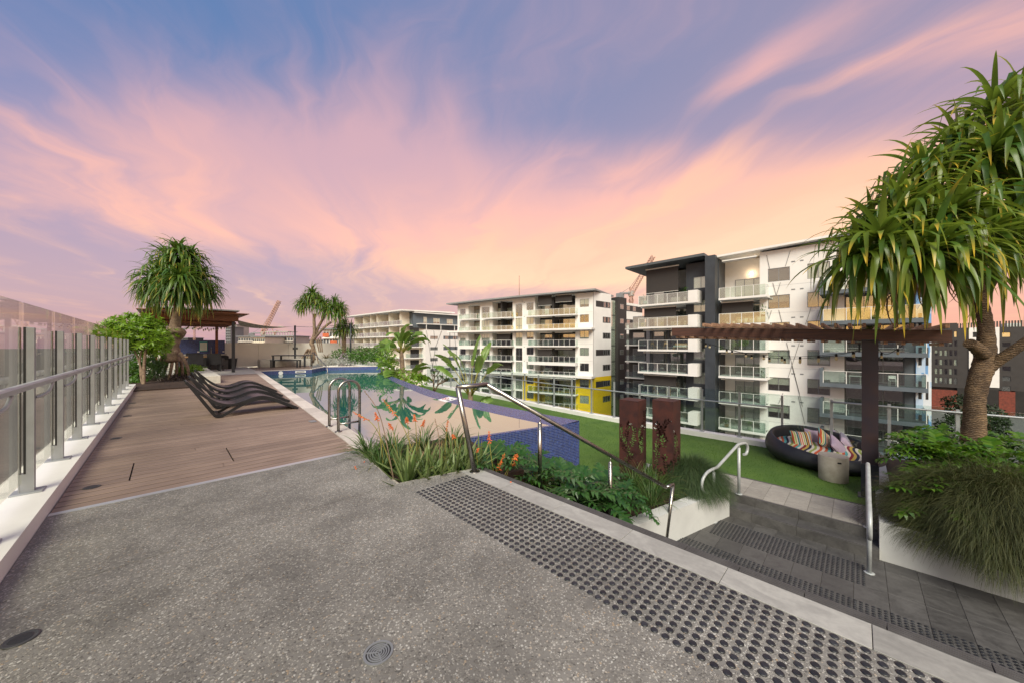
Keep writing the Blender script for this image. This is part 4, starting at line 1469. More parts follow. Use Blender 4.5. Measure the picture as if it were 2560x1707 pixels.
MB().bbox(1.60, 2.46, 24.58, 25.22, .524, .74, .05).build('hood', 'black_rubber', bb)
pt = thing('plant_pot', (2.62, 24.9, 0), 'round dark pot beside the pavilion post', 'pot')
MB().lathe(2.62, 24.9, [(.17, 0), (.22, .25), (.25, .52), (.27, .56), (.25, .58), (.21, .56)], 24).build('pot', 'frame_dark', pt)

# bench frames and planters beyond the water
pl = thing('planter_box', (5.2, 25.3, 0), 'long pale concrete planter box behind the dark garden table', 'planter')
MB().bbox(3.95, 6.95, 25.0, 25.9, 0, .44, .01).build('box', 'stone_block', pl)
MB().bbox(7.0, 7.9, 24.0, 24.6, 0, .42, .01).build('concrete_bench', 'stone_block', label='short concrete block at the end of the garden table', cat='bench')
tf = thing('garden_table', (5.1, 23.9, 0), 'dark grey steel frame table on the strip beyond the pool', 'table')
ta, tb_ = Vector((4.49, 24.5, 0)), Vector((5.83, 23.25, 0))
td = (tb_ - ta).normalized(); tn = Vector((-td.y, td.x, 0))
for p in (ta, tb_, ta + tn * .75, tb_ + tn * .75):
    MB().box(p.x - .045, p.x + .045, p.y - .045, p.y + .045, 0, .66).build('leg', 'black_steel', tf)
MB().bar(ta + tn * .37 + Vector((0, 0, .69)) - td * .06, tb_ + tn * .37 + Vector((0, 0, .69)) + td * .06, .86, .05).build('top', 'black_steel', tf)
gbn = thing('garden_bench', (5.0, 23.4, 0), 'dark grey steel bench standing in front of the garden table', 'bench')
ta, tb_ = ta + td * .12 - tn * .38, tb_ - td * .22 - tn * .38
for p in (ta, tb_, ta + tn * .3, tb_ + tn * .3):
    MB().box(p.x - .035, p.x + .035, p.y - .035, p.y + .035, 0, .40).build('leg', 'black_steel', gbn)
MB().bar(ta + tn * .15 + Vector((0, 0, .425)) - td * .05, tb_ + tn * .15 + Vector((0, 0, .425)) + td * .05, .36, .05).build('seat', 'black_steel', gbn)

# shade sail on its posts
for (u, Y, vt, lb) in ((737.5, 22.4, 814, 'dark sail post standing behind the garden table'), (876.5, 22.6, 809, 'dark sail post beside the hedge at the far pool corner')):
    p = G(u, vt, Y)
    t = thing('sail_post', (p.x, p.y, 0), lb, 'post', 'dark shade sail posts')
    MB().tube([(p.x, p.y, 0), (p.x, p.y, p.z)], .055, 12).build('post', 'black_steel', t)
    MB().lathe(p.x, p.y, [(.085, 0), (.085, .015), (.056, .02)], 14).build('base_plate', 'black_steel', t)
    if u < 800:
        MB().box(p.x - .14, p.x + .14, p.y - .09, p.y + .02, 1.02, 1.16).build('light_box', 'frame_dark', t)
m = MB()
A_, B_, C_, D_ = G(592, 800, 18.6), G(738, 816, 22.3), G(700, 815.5, 25.5), G(600, 815, 20.5)
N = 16
for i in range(N + 1):
    for j in range(7):
        s_, q_ = i / N, j / 6
        a_ = A_.lerp(B_, s_); b_ = D_.lerp(C_, s_)
        p = a_.lerp(b_, q_)
        p.z -= .30 * s_ * (1 - s_) * 4 * .55 + .05 * math.sin(q_ * math.pi)
        m.v.append(tuple(p))
for i in range(N):
    for j in range(6):
        m.f.append((i * 7 + j, (i + 1) * 7 + j, (i + 1) * 7 + j + 1, i * 7 + j + 1)); m.smooth.append(True)
sl = thing('shade_sail', (4, 24, 2.2), 'pale shade sail stretched from the pavilion to the dark posts', 'shade sail')
m.build('cloth', 'sail_cloth', sl)
MB().tube([tuple(G(592, 800, 18.6)), (2.5, 21.5, 2.66)], .012, 6).build('cable', 'stainless', sl)
MB().tube([tuple(G(738, 816.5, 22.4)), tuple(G(770, 818, 22.4)), tuple(G(810, 816.5, 22.5)), tuple(G(877, 811, 22.6))], .013, 6).build('cable', 'stainless', sl)
# pictogram plate stuck to the curved wet edge
ps = thing('pool_sign', (5.6, 8.45, -.2), 'small white warning plate with a red ring on the blue curved edge', 'sign')
def onedge(s_, q_, dz=.006):
    """point on the curved top: s along y, q across"""
    import bisect
    y = s_
    def xat(P, y):
        for i in range(len(P) - 1):
            if P[i][1] <= y <= P[i + 1][1]:
                return lerp(P[i][0], P[i + 1][0], (y - P[i][1]) / (P[i + 1][1] - P[i][1]))
    xo, xi = xat(C_OUT, y), xat(C_IN, y)
    return Vector((lerp(xi, xo, q_), y, lerp(-.245, -.165, q_) + dz))
m = MB()
m.add([onedge(7.95, .22, .002), onedge(8.45, .22, .002), onedge(8.45, .85, .002), onedge(7.95, .85, .002), onedge(7.95, .22), onedge(8.45, .22), onedge(8.45, .85), onedge(7.95, .85)],
      [(4, 7, 6, 5), (0, 1, 5, 4), (1, 2, 6, 5), (2, 3, 7, 6), (3, 0, 4, 7)])
m.build('plate', 'sign_white', ps)
for ox, big in ((.13, 1), (.37, 0)):
    m = MB()
    c = onedge(7.95 + .5 - ox, .55, .009)
    for k in range(24):
        a0, a1 = 2 * math.pi * k / 24, 2 * math.pi * (k + 1) / 24
        f_ = lambda r, a: (c.x + r * math.cos(a), c.y + r * math.sin(a), c.z + r * math.cos(a) * .12)
        if big:
            m.quad(f_(.075, a0), f_(.10, a0), f_(.10, a1), f_(.075, a1))
        else:
            pass
    if big:
        m.bar((c.x - .055, c.y - .055, c.z - .004), (c.x + .055, c.y + .055, c.z + .010), .022, .003)
        m.build('red_ring', 'sign_red', ps)
    else:
        m.bar((c.x - .09, c.y, c.z - .008), (c.x - .03, c.y, c.z), .13, .003)
        m.bar((c.x + .03, c.y - .03, c.z + .006), (c.x + .09, c.y - .03, c.z + .013), .05, .003)
        m.build('black_marks', 'sign_black', ps)

# ------------------------------------------------------------------ buildings across the street
class Facade:
    """a wall plane: s runs along it, n outwards towards us, z up"""
    def __init__(s, ax, ay, bx, by, flip=False):
        s.o = Vector((ax, ay, 0)); d = Vector((bx - ax, by - ay, 0)); s.L = d.length; s.e = d.normalized()
        s.n = Vector((-s.e.y, s.e.x, 0)) * (-1 if not flip else 1)

    def p(s, a, n, z):
        q = s.o + s.e * a + s.n * n
        return (q.x, q.y, z)

    def box(s, m, a0, a1, n0, n1, z0, z1):
        c = [s.p(a0, n0, z0), s.p(a1, n0, z0), s.p(a1, n1, z0), s.p(a0, n1, z0), s.p(a0, n0, z1), s.p(a1, n0, z1), s.p(a1, n1, z1), s.p(a0, n1, z1)]
        return m.add(c, [(3, 2, 1, 0), (4, 5, 6, 7), (0, 1, 5, 4), (1, 2, 6, 5), (2, 3, 7, 6), (3, 0, 4, 7)])

    def wall(s, m, a0, a1, z0, z1, openings, depth=.18, n0=0.):
        """wall sheet with real openings and their reveals"""
        A = sorted({a0, a1} | {v for o in openings for v in o[:2] if a0 < v < a1})
        Z = sorted({z0, z1} | {v for o in openings for v in o[2:4] if z0 < v < z1})
        for i in range(len(A) - 1):
            run = None
            for j in range(len(Z)):
                hole = j == len(Z) - 1 or any(o[0] < (A[i] + A[i + 1]) / 2 < o[1] and o[2] < (Z[j] + Z[j + 1]) / 2 < o[3] for o in openings)
                if not hole and run is None:
                    run = Z[j]
                if hole and run is not None:
                    m.quad(s.p(A[i], n0, run), s.p(A[i + 1], n0, run), s.p(A[i + 1], n0, Z[j]), s.p(A[i], n0, Z[j]))
                    run = None
        for o in openings:
            d = o[4] if len(o) > 4 else depth
            b0, b1, y0, y1 = max(o[0], a0), min(o[1], a1), max(o[2], z0), min(o[3], z1)
            if b1 <= b0 or y1 <= y0:
                continue
            P = [(b0, y0), (b1, y0), (b1, y1), (b0, y1)]
            for k in range(4):
                (p0, q0), (p1, q1) = P[k], P[(k + 1) % 4]
                m.quad(s.p(p0, n0, q0), s.p(p0, n0 - d, q0), s.p(p1, n0 - d, q1), s.p(p1, n0, q1))
        return m


def window(fc, root, a0, a1, z0, z1, n=-.08, cols=2, frame='frame_grey', inside='blind', fw=.05, half=None, glassm='window_glass'):
    m = MB()
    fc.box(m, a0, a1, n - .04, n + .02, z0, z0 + fw); fc.box(m, a0, a1, n - .04, n + .02, z1 - fw, z1)
    fc.box(m, a0, a0 + fw, n - .04, n + .02, z0 + fw, z1 - fw); fc.box(m, a1 - fw, a1, n - .04, n + .02, z0 + fw, z1 - fw)
    for k in range(1, cols):
        x = lerp(a0, a1, k / cols)
        fc.box(m, x - fw / 2, x + fw / 2, n - .04, n + .018, z0 + fw, z1 - fw)
    if half:
        fc.box(m, a0 + fw, a1 - fw, n - .035, n + .015, half - .02, half + .02)
    w = m.build('window', frame, root)
    for k in range(cols):
        x0, x1 = lerp(a0 + fw, a1 - fw, k / cols), lerp(a0 + fw, a1 - fw, (k + 1) / cols)
        g = MB(); fc.box(g, x0 + .005, x1 - .005, n - .015, n - .008, z0 + fw, z1 - fw); g.build('pane', glassm, w)
    if inside:
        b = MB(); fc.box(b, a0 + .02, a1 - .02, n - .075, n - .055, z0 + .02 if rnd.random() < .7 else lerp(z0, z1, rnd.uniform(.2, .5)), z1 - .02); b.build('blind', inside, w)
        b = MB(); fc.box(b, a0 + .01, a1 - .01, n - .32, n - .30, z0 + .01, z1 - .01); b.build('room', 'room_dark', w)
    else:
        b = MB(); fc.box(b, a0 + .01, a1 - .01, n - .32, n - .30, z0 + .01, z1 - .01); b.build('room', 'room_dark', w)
    return w


def balcony(fc, root, a0, a1, zs, out, g0, g1, slab='white_wall', th=.22, post=1.3, glass_h=1.1, left=True, right=True, panel=None, post_mat='white_paint', panes=None):
    """slab top at zs; front glass from g0 to g1"""
    m = MB(); fc.box(m, a0, a1, -.6, out, zs - th, zs)
    b = m.build('balcony', slab, root)
    if panel:
        p0, p1, h, mt = panel
        m = MB(); fc.box(m, p0, p1, .02, out + .03, zs - th - .015, zs + h); m.build('side_panel', mt, b)
    nn = panes or max(2, round((g1 - g0) / post))
    m = MB()
    for k in range(nn + 1):
        x = lerp(g0, g1, k / nn)
        fc.box(m, x - .025, x + .025, out - .09, out - .04, zs, zs + glass_h)
    fc.box(m, g0, g1, out - .085, out - .045, zs + glass_h, zs + glass_h + .035)
    if left: fc.box(m, g0 - .02, g0 + .02, .1, out - .09, zs + glass_h, zs + glass_h + .035)
    if right: fc.box(m, g1 - .02, g1 + .02, .1, out - .09, zs + glass_h, zs + glass_h + .035)
    m.build('railing', post_mat, b)
    for k in range(nn):
        x0, x1 = lerp(g0, g1, k / nn) + .035, lerp(g0, g1, (k + 1) / nn) - .035
        m = MB(); fc.box(m, x0, x1, out - .07, out - .06, zs + .04, zs + glass_h); m.build('glass_panel', 'balcony_glass', b)
    for flag, x in ((left, g0), (right, g1)):
        if flag:
            m = MB(); fc.box(m, x - .006, x + .006, .12, out - .12, zs + .04, zs + glass_h); m.build('glass_panel', 'balcony_glass', b)
    return b


def screen(fc, root, a0, a1, z0, z1, n, sag=0.):
    """pulled down dark fabric blind with its pale cassette"""
    m = MB(); fc.box(m, a0 - .08, a1 + .08, n - .06, n + .10, z1, z1 + .13); c = m.build('awning_cassette', 'white_paint', root)
    if z1 - z0 > .05:
        m = MB()
        N = 10
        for i in range(N + 1):
            x = lerp(a0, a1, i / N)
            m.v += [fc.p(x, n, z1), fc.p(x, n + sag * math.sin(math.pi * i / N) * .3, z0 - 0 * sag)]
        for i in range(N):
            m.f.append((2 * i, 2 * i + 2, 2 * i + 3, 2 * i + 1)); m.smooth.append(False)
        m.build('fabric', 'blind_dark', c)
        m = MB(); fc.box(m, a0, a1, n - .02, n + .02, z0 - .04, z0); m.build('weight_bar', 'white_paint', c)


def doors(fc, root, a0, a1, z0, z1, n, cols=3, inside='blind', part_dark=None):
    m = MB()
    fw = .06
    fc.box(m, a0, a1, n, n + .06, z1 - fw, z1); fc.box(m, a0, a1, n, n + .06, z0, z0 + fw)
    for k in range(cols + 1):
        x = lerp(a0, a1 - fw, k / cols)
        fc.box(m, x, x + fw, n, n + .055, z0 + fw, z1 - fw)
    d = m.build('sliding_door', 'frame_grey', root)
    for k in range(cols):
        x0, x1 = lerp(a0, a1 - fw, k / cols) + fw, lerp(a0, a1 - fw, (k + 1) / cols)
        m = MB(); fc.box(m, x0, x1, n + .025, n + .032, z0 + fw, z1 - fw); m.build('pane', 'window_glass', d)
        if part_dark is None or k not in part_dark:
            m = MB(); fc.box(m, x0, x1, n - .06, n - .04, z0, z1); m.build('curtain', inside, d)


# ---- the white and charcoal apartment block on the right (facade plane x = 45)
B = thing('apartment_building', (45, 10, -20), 'white and charcoal apartment block with black cross lines, behind the timber pergola', 'building')
F = Facade(45, 22, 45, -4.35)
sy = lambda y: 22 - y
LV = [6.40 - 2.83 * k for k in range(10)]           # balcony floor levels
winA, winB, winT = (sy(6.75), sy(4.93)), (sy(3.57), sy(1.90)), (sy(14.05), sy(12.43))
opA = [(winA[0], winA[1], 7.87 - 2.83 * k, 9.27 - 2.83 * k) for k in range(9)]
opB = [(winB[0], winB[1], 7.80 - 2.83 * k, 9.30 - 2.83 * k) for k in range(9)]
opT = [(winT[0], winT[1], 8.0 - 2.83 * k, 9.40 - 2.83 * k) for k in range(9)]
m = MB(); F.wall(m, sy(7.40), sy(.90), -20, 11.15, opA + opB); m.build('wall', 'white_wall', B)
m = MB(); F.wall(m, sy(14.88), sy(12.37), -20, 11.1, opT); m.build('wall', 'dark_wall', B)
for k in range(9):
    window(F, B, *opA[k][:2], opA[k][2], opA[k][3], cols=2, inside=[None, 'room_beige', 'blind', 'blind', 'blind', 'blind', None, 'blind', None][k])
    window(F, B, *opB[k][:2], opB[k][2], opB[k][3], cols=2, inside=['blind', None, 'blind', 'blind', 'blind', 'blind', 'blind', None, 'blind'][k])
    window(F, B, *opT[k][:2], opT[k][2], opT[k][3], cols=2, inside='blind')
m = MB(); F.box(m, sy(12.36), sy(11.34), -14, 1.5, -20, 11.38); m.build('blade_wall', 'dark_wall', B)
# recesses: back walls, sides
m = MB()
F.box(m, sy(21), sy(14.9), -14, -2.6, -20, 11.0)
m.build('wall', 'grey_wall', B)
m = MB(); F.box(m, sy(14.88) - .02, sy(14.86), -2.6, -.02, -20, 11.05); m.build('wall', 'dark_wall', B)
m = MB(); F.box(m, sy(11.33), sy(7.38), -14, -2.3, -20, 11.1); m.build('wall', 'white_wall', B)
m = MB(); F.box(m, sy(11.335), sy(11.25), -2.3, .3, -20, 11.0); m.build('wall', 'dark_wall', B)
m = MB(); F.box(m, sy(7.46), sy(7.40), -2.3, -.002, -20, 11.1); m.build('wall', 'white_wall', B)
m = MB(); F.box(m, sy(7.44), sy(-4.3), -14, -.55, -20, 11.0); m.build('wall_core', 'charcoal_wall', B)
m = MB(); F.box(m, sy(14.90), sy(12.36), -14, -.55, -20, 11.0); m.build('wall_core', 'charcoal_wall', B)
m = MB(); F.box(m, sy(-2.82), sy(-3.43), -.5, .0, -20, 11.0); m.build('corner_column', 'slate_blue_wall', B)
m = MB(); F.box(m, sy(-3.45), sy(-4.30), -14, .12, -20, 11.2); m.build('blue_wall', 'blue_panels', B)
for k in range(10):
    z = 8.1 - 2.83 * k
    m = MB(); F.box(m, sy(-3.60), sy(-3.78), .125, .14, z, z + 1.5); F.box(m, sy(-4.0), sy(-4.14), .125, .14, z, z + 1.5); m.build('slot_window', 'room_dark', B)
# columns of the corner tower
for y in (19.4, 17.2):
    m = MB(); F.box(m, sy(y), sy(y - .35), -.4, -.05, -20, 11.0); m.build('column', 'dark_wall', B)
# roofs
def wedge_roof(a0, a1, n0, n1, z0, z1, th, mat, nm='roof'):
    m = MB()
    c = [F.p(a0, n0, z0), F.p(a1, n0, z1), F.p(a1, n1, z1 + .25), F.p(a0, n1, z0 + .25)]
    vs = c + [(x, y, z + th) for x, y, z in c]
    m.add(vs, [(3, 2, 1, 0), (4, 5, 6, 7), (0, 1, 5, 4), (1, 2, 6, 5), (2, 3, 7, 6), (3, 0, 4, 7)])
    return m.build(nm, mat, B)
wedge_roof(sy(21.9), sy(12.37), -14, 1.8, 11.06, 11.16, .30, 'roof_dark')
wedge_roof(sy(11.33), sy(-4.6), -14, .75, 10.95, 11.35, .22, 'white_wall')
for k, z in enumerate(LV[:9]):
    up = 2.83 if k else 4.3
    balcony(F, B, sy(20.2), sy(13.1), z, 1.75, sy(20.1), sy(14.1), panes=5, panel=(sy(14.08), sy(13.08), 1.22, 'white_wall'), right=False)
    balcony(F, B, sy(10.93), sy(6.57), z, 1.75, sy(10.88), sy(6.66), panes=4, left=False)
    balcony(F, B, sy(2.54), sy(-3.98), z - .1, 1.75, sy(2.3), sy(-3.9), slab='slate_blue_wall', th=.34, panes=4, panel=(sy(2.55), sy(2.32), 1.35, 'slate_blue_wall'), left=False)
    doors(F, B, sy(14.9) - 5.0, sy(14.9) - .35, z + .02, z + 2.35, -2.58, 3, part_dark=(0,) if k % 2 == 0 else None)
    doors(F, B, sy(10.2), sy(7.46), z + .02, z + 2.45, -2.28, 3, part_dark=((0, 1), (0, 1, 2), (1,), None, None, None, (0, 1, 2), None, None)[k])
    doors(F, B, sy(.86), sy(-2.82), z, z + 2.4, -.52, 3, part_dark=((0, 1), (), None, None, (0, 1, 2), (1,), None, None, None)[k])
    m = MB(); F.box(m, sy(20.6), sy(14.9), -2.6, -.02, z - .25, z - .02); m.build('floor_slab', 'white_wall', B)
    m = MB(); F.box(m, sy(11.2), sy(7.44), -2.3, -.02, z - .25, z - .02); m.build('floor_slab', 'white_wall', B)
    zt = z + 2.35
    if k == 0:
        screen(F, B, sy(19.6), sy(15.6), 7.95, 10.95, .55)
        screen(F, B, sy(10.8), sy(7.7), 10.6, 10.65, .5)
    else:
        lo1 = {1: z + 1.05, 2: zt, 4: z + 1.0}.get(k, zt)
        screen(F, B, sy(19.7), sy(15.7), lo1, zt, .95, .3 if k == 4 else 0)
        lo2 = {1: z + 1.15}.get(k, zt)
        screen(F, B, sy(10.8), sy(7.9), lo2, zt, .85)
        screen(F, B, sy(.8), sy(-2.7), zt - .02, zt, .95)
for z in [9.72 - 2.83 * k for k in range(8)]:
    m = MB(); F.box(m, sy(4.80), sy(4.50), -.01, .02, z - .06, z + .06); F.box(m, sy(4.12), sy(3.85), -.01, .02, z - .06, z + .06); m.build('vent', 'frame_grey', B)
    m = MB(); F.box(m, sy(7.39), sy(2.6), .0, .006, z - 1.95 - .35, z - 1.935 - .35); m.build('panel_joint', 'frame_grey', B)
# the thin black diagonal lines laid over the white wall
zz = lambda a, b: (lambda u, v: (lambda t: (lambda y: (sy(y), EYE - (v - 861) / 865.3 * (45 + y) * S))(45 * (1 - t) / (1 + t)))((u - 1280) / 865.3))(1560 + a * .2723, 580 + b * .2723)
for (a, b, c, d) in ((1310, 215, 1338, 340), (1527, 175, 1483, 318), (1367, 470, 1397, 582), (1437, 465, 1400, 582), (1355, 722, 1322, 830), (1422, 718, 1450, 830), (1718, 697, 1667, 850), (1493, 1015, 1612, 1480), (1610, 1018, 1505, 1338), (1545, 1230, 1640, 1600), (1460, 1473, 1420, 1570), (1600, 1500, 1660, 1760)):
    (s0, z0), (s1, z1) = zz(a, b), zz(c, d)
    m = MB(); m.bar(F.p(s0, .012, z0), F.p(s1, .012, z1), .07, .02); m.build('black_line', 'sign_black', B)
lp = F.p(sy(8.6), -2.2, 9.35)
lm = new_mat('lamp_glow')
lm[2].inputs['Emission Color'].default_value = (1, .72, .40, 1); lm[2].inputs['Emission Strength'].default_value = 9
MB().bbox(lp[0] - .12, lp[0] - .02, lp[1] - .15, lp[1] + .15, lp[2] - .1, lp[2] + .1, .01).build('wall_lamp', 'lamp_glow', B)
pl_ = bpy.data.lights.new('lamp_light', 'POINT'); pl_.energy = 30; pl_.color = (1, .72, .42); pl_.shadow_soft_size = .1
po = bpy.data.objects.new('lamp_light', pl_); col.objects.link(po); po.parent = B; po.location = Vector((lp[0] - .35, lp[1], lp[2])) - Vector(wloc(B))

# ---- the white block with the yellow base (middle)
C = thing('apartment_building', (52, 50, -20), 'white apartment block with a yellow lower corner in the middle of the view', 'building')
F2 = Facade(48.4, 66.2, 56.1, 34.7)
F2.n = Vector((-F2.e.y, F2.e.x, 0)); F2.n = F2.n if F2.n.x < 0 else -F2.n
FL = [7.05, 4.15, 1.10, -2.05, -4.95, -8.0, -11.0, -14.0]
op = []
for k, z in enumerate(FL[:7]):
    op += [(.56, 2.18, z + .95, z + 2.45), (29.76, 31.52, z + 1.3, z + 2.78), (18.24, 19.87, z + 1.3, z + 2.80)]
    op += [(6.75, 8.92, z + .05, z + 2.5), (15.62, 17.26, z + .05, z + 2.7)]
rec = [(3.04, 6.29, z, z + (2.65 if k else 3.2), 2.2) for k, z in enumerate(FL[:7])] + [(9.70, 14.87, z, z + (2.65 if k else 3.5), 2.2) for k, z in enumerate(FL[:7])] + [(20.2, 28.84, z, z + (2.70 if k else 3.9), 2.4) for k, z in enumerate(FL[:7])]
m = MB(); F2.wall(m, -.2, 32.36, -4.5, 11.0, op + rec); m.build('wall', 'white_wall', C)
m = MB(); F2.wall(m, -.2, 17.39, -20, -4.8, op + rec); m.build('wall', 'white_wall', C)
m = MB(); F2.wall(m, 17.39, 32.36, -20, -4.8, op + rec); m.build('wall', 'yellow_wall', C)
for k, z in enumerate(FL[:7]):
    for o, c_ in ((op[5 * k], 2), (op[5 * k + 1], 2), (op[5 * k + 2], 2), (op[5 * k + 3], 3), (op[5 * k + 4], 2)):
        window(F2, C, o[0], o[1], o[2], o[3], cols=c_, inside='blind' if (k * 7 + int(o[0])) % 3 else None, half=o[2] + 1.0 if c_ == 3 or o[0] == 15.62 else None)
    for (a0, a1, gl) in ((3.04, 6.29, 1), (9.70, 14.87, 2), (20.2, 28.84, 3)):
        up = 2.3
        doors(F2, C, a0 + .05, a1 - .05, z + .03, z + up, -2.18 if gl < 3 else -2.38, gl + 1, part_dark=[(0,), (1,), None, (0, 1), (1, 2), (0, 2), None][(k + gl) % 7], inside='room_beige' if (k + gl) % 2 else 'blind')
        m = MB(); F2.box(m, a0, a1, -2.5 if gl > 2 else -2.3, -2.2 if gl < 3 else -2.4, z + up, z + 4); m.build('recess_wall', 'room_beige' if gl == 1 else 'charcoal_wall', C)
        if gl > 1:
            xm = (a0 + a1) / 2 + (-.2 if gl == 2 else -.3)
            m = MB(); F2.box(m, xm - .18, xm + .18, -2.1, .1, z, z + (2.64 if k else 3.5)); m.build('divider', 'charcoal_wall', C)
    balcony(F2, C, 1.1, 6.4, z, 1.3, 1.2, 6.3, panes=3, th=.2 if k != 2 else .75)
    balcony(F2, C, 7.9, 15.4, z, 1.4, 8.0, 15.3, panes=6)
    balcony(F2, C, 19.3, 29.5, z, 1.5, 19.4, 29.4, panes=9, th=.22 if k != 3 else .6)
    screen(F2, C, 21.2, 24.2, z + 2.45 if k not in (0, 3) else z + (2.0 if k == 0 else .9), z + 2.47 if k else 11.0, .6)
    screen(F2, C, 25.0, 28.4, z + 2.45, z + 2.47 if k else 3.75 + z, .6)
    if k in (2, 4):
        screen(F2, C, 11.0 if k == 2 else 9.9, 14.4 if k == 2 else 14.6, z + 1.2, z + 2.5, .2)
for k, z in enumerate(FL[:7]):
    m = MB(); F2.box(m, 17.45, 20.15, .0, .006, z + .30, z + .32); F2.box(m, 28.9, 32.3, .0, .006, z + .30, z + .32); m.build('panel_joint', 'frame_grey', C)
    m = MB(); F2.box(m, 17.62, 17.82, 0, .05, z + 2.86, z + 2.96); m.build('vent', 'frame_grey', C)
for a in (17.33, 28.95):
    m = MB(); m.tube([F2.p(a, .08, -19.5), F2.p(a, .08, 10.6)], .05, 6); m.build('downpipe', 'white_paint', C)
for z0, z1, a0 in ((4.05, 4.40, -2.0), (-4.85, -4.45, 8.68)):
    m = MB(); F2.box(m, a0, 32.6, -.5, 1.7, z0, z1); m.build('ledge', 'white_wall', C)
m = MB()
c = [F2.p(-2.2, -11, 10.75), F2.p(33.2, -11, 11.35), F2.p(33.2, 1.6, 11.15), F2.p(17, 1.7, 11.0), F2.p(-2.2, 1.7, 10.6)]
m.add(c + [(x, y, z + .28) for x, y, z in c], [(4, 3, 2, 1, 0), (5, 6, 7, 8, 9)] + [(i, (i + 1) % 5, 5 + (i + 1) % 5, 5 + i) for i in range(5)])
m.build('roof', 'roof_grey', C)
m = MB(); F2.box(m, 3.0, 31.5, -10, -2.62, -20, 10.6); m.build('wall_core', 'charcoal_wall', C)
m = MB(); F2.box(m, -.15, 3.0, -10, -.6, -20, 10.6); F2.box(m, 29.0, 32.2, -10, -.6, -20, 10.6); F2.box(m, 15.0, 20.1, -10, -.6, -20, 10.6); F2.box(m, 6.35, 9.6, -10, -.6, -20, 10.6); m.build('wall_core', 'white_wall', C)
q0 = F2.p(14.2, -4, 11.0)
MB().tube([q0, (q0[0], q0[1], 16.6)], .09, 6).build('antenna', 'crane_paint', C)
# its side
F3 = Facade(56.1, 34.7, 74, 33.5)
F3.n = Vector((-.067, -.998, 0)).normalized()
def side_ops(a, b, zt, h): return (a, b, zt, zt + h)
dk = []
for k, z in enumerate(FL[:7]):
    dk += [(.73 if k in (0, 3, 5) else 2.95, 5.6, z + 1.3, z + 2.45, .05)]
m = MB(); F3.wall(m, 0, 5.79, -4.7, 11.1, dk); m.build('wall', 'white_wall', C)
m = MB(); F3.wall(m, 0, 5.79, -20, -4.7, dk); m.build('wall', 'yellow_wall', C)
for o in dk:
    m = MB(); F3.box(m, o[0], o[1], -.3, -.049, o[2], o[3]); m.build('dark_band', 'charcoal_wall', C)
    for a in (3.3, 4.6):
        window(F3, C, a, a + .7, o[2] + .1, o[3] - .06, n=-.02, cols=1, inside=None, frame='frame_grey')
m = MB(); F3.box(m, 5.80, 7.7, -3, -.35, -20, 10.0); m.build('stair_glass', 'blind', C)
for k, z in enumerate(FL[:7]):
    m = MB(); F3.box(m, 5.82, 7.68, -.34, -.30, z - .1, z + .15); m.build('floor_band', 'frame_grey', C)
m = MB(); F3.box(m, 5.82, 7.68, -.29, -.27, -19, 9.9); m.build('stair_pane', 'window_glass', C)
m = MB(); F3.box(m, 7.7, 10.75, -8, .4, -20, 10.75); m.build('dark_shaft', 'charcoal_wall', C)
for k, z in enumerate(FL[:7]):
    a = MB(); F3.box(a, 8.3, 9.6, .38, .44, z + 1.35, z + 2.35); w = a.build('window', 'frame_grey', C)
    a = MB(); F3.box(a, 8.38, 9.52, .441, .446, z + 1.43, z + 2.27); a.build('pane', 'window_glass', w)
m = MB(); F3.box(m, 10.8, 17.9, -8, 0, -20, 9.95); m.build('wall', 'white_wall', C)
for k, z in enumerate(FL[:7]):
    m = MB(); F3.box(m, 10.82, 17.85 if k in (0, 4) else 15.8, .004, .05, z + 1.2, z + 2.4); m.build('dark_band', 'charcoal_wall', C)
    for a in (11.4, 13.8):
        mm = MB(); F3.box(mm, a, a + 1.2, .052, .075, z + 1.3, z + 2.3); w = mm.build('window', 'frame_grey', C)
        mm = MB(); F3.box(mm, a + .07, a + 1.13, .076, .08, z + 1.37, z + 2.23); mm.build('pane', 'window_glass', w)

# ---- the long cream block on the left of the middle
D = thing('apartment_building', (48, 105, -20), 'long cream apartment block with gold balconies left of the middle', 'building')
F4 = Facade(46, 128, 47.2, 88.6)
F4.n = Vector((-1, -.03, 0)).normalized()
F5 = Facade(47.2, 88.6, 63.8, 88)
F5.n = Vector((-.036, -1, 0)).normalized()
FD = [6.85, 3.75, .75, -2.3, -5.3]
parts_y = [121.04, 114.18, 109.08, 104.69, 96.95, 90.6]
for k, z in enumerate(FD):
    m = MB(); F4.box(m, 0, 39.4, -3, 1.4, z - .3, z); b = m.build('balcony', 'white_wall', D)
    N = 14
    e_ = 39.2 if k == 0 else 30
    m = MB()
    for i in range(N + 1):
        x = lerp(1, e_, i / N); F4.box(m, x - .03, x + .03, 1.25, 1.31, z, z + 1.1)
    F4.box(m, 1, e_, 1.25, 1.31, z + 1.1, z + 1.15)
    m.build('railing', 'white_paint', b)
    for i in range(N):
        m = MB(); F4.box(m, lerp(1, e_, i / N) + .05, lerp(1, e_, (i + 1) / N) - .05, 1.27, 1.29, z + .05, z + 1.1); m.build('glass_panel', 'balcony_glass', b)
    for y in parts_y:
        a = 128 - y
        m = MB(); F4.box(m, a - .12, a + .12, -3, .9, z, z + (3.0 if k else 3.6)); m.build('partition', 'cream_facade', D)
    for i in range(7):
        a = 3 + 5.3 * i
        doors(F4, D, a, a + 2.6, z + .02, z + 2.4, -2.95, 2, inside='room_beige' if (i + k) % 2 else 'blind', part_dark=(0,) if (i * 3 + k) % 4 == 0 else None)
        if (i + k) % 3 == 1:
            m = MB(); F4.box(m, a + 2.8, a + 4.8, -2.9, -2.7, z, z + 3.0); m.build('dark_blind', 'blind_dark', D)
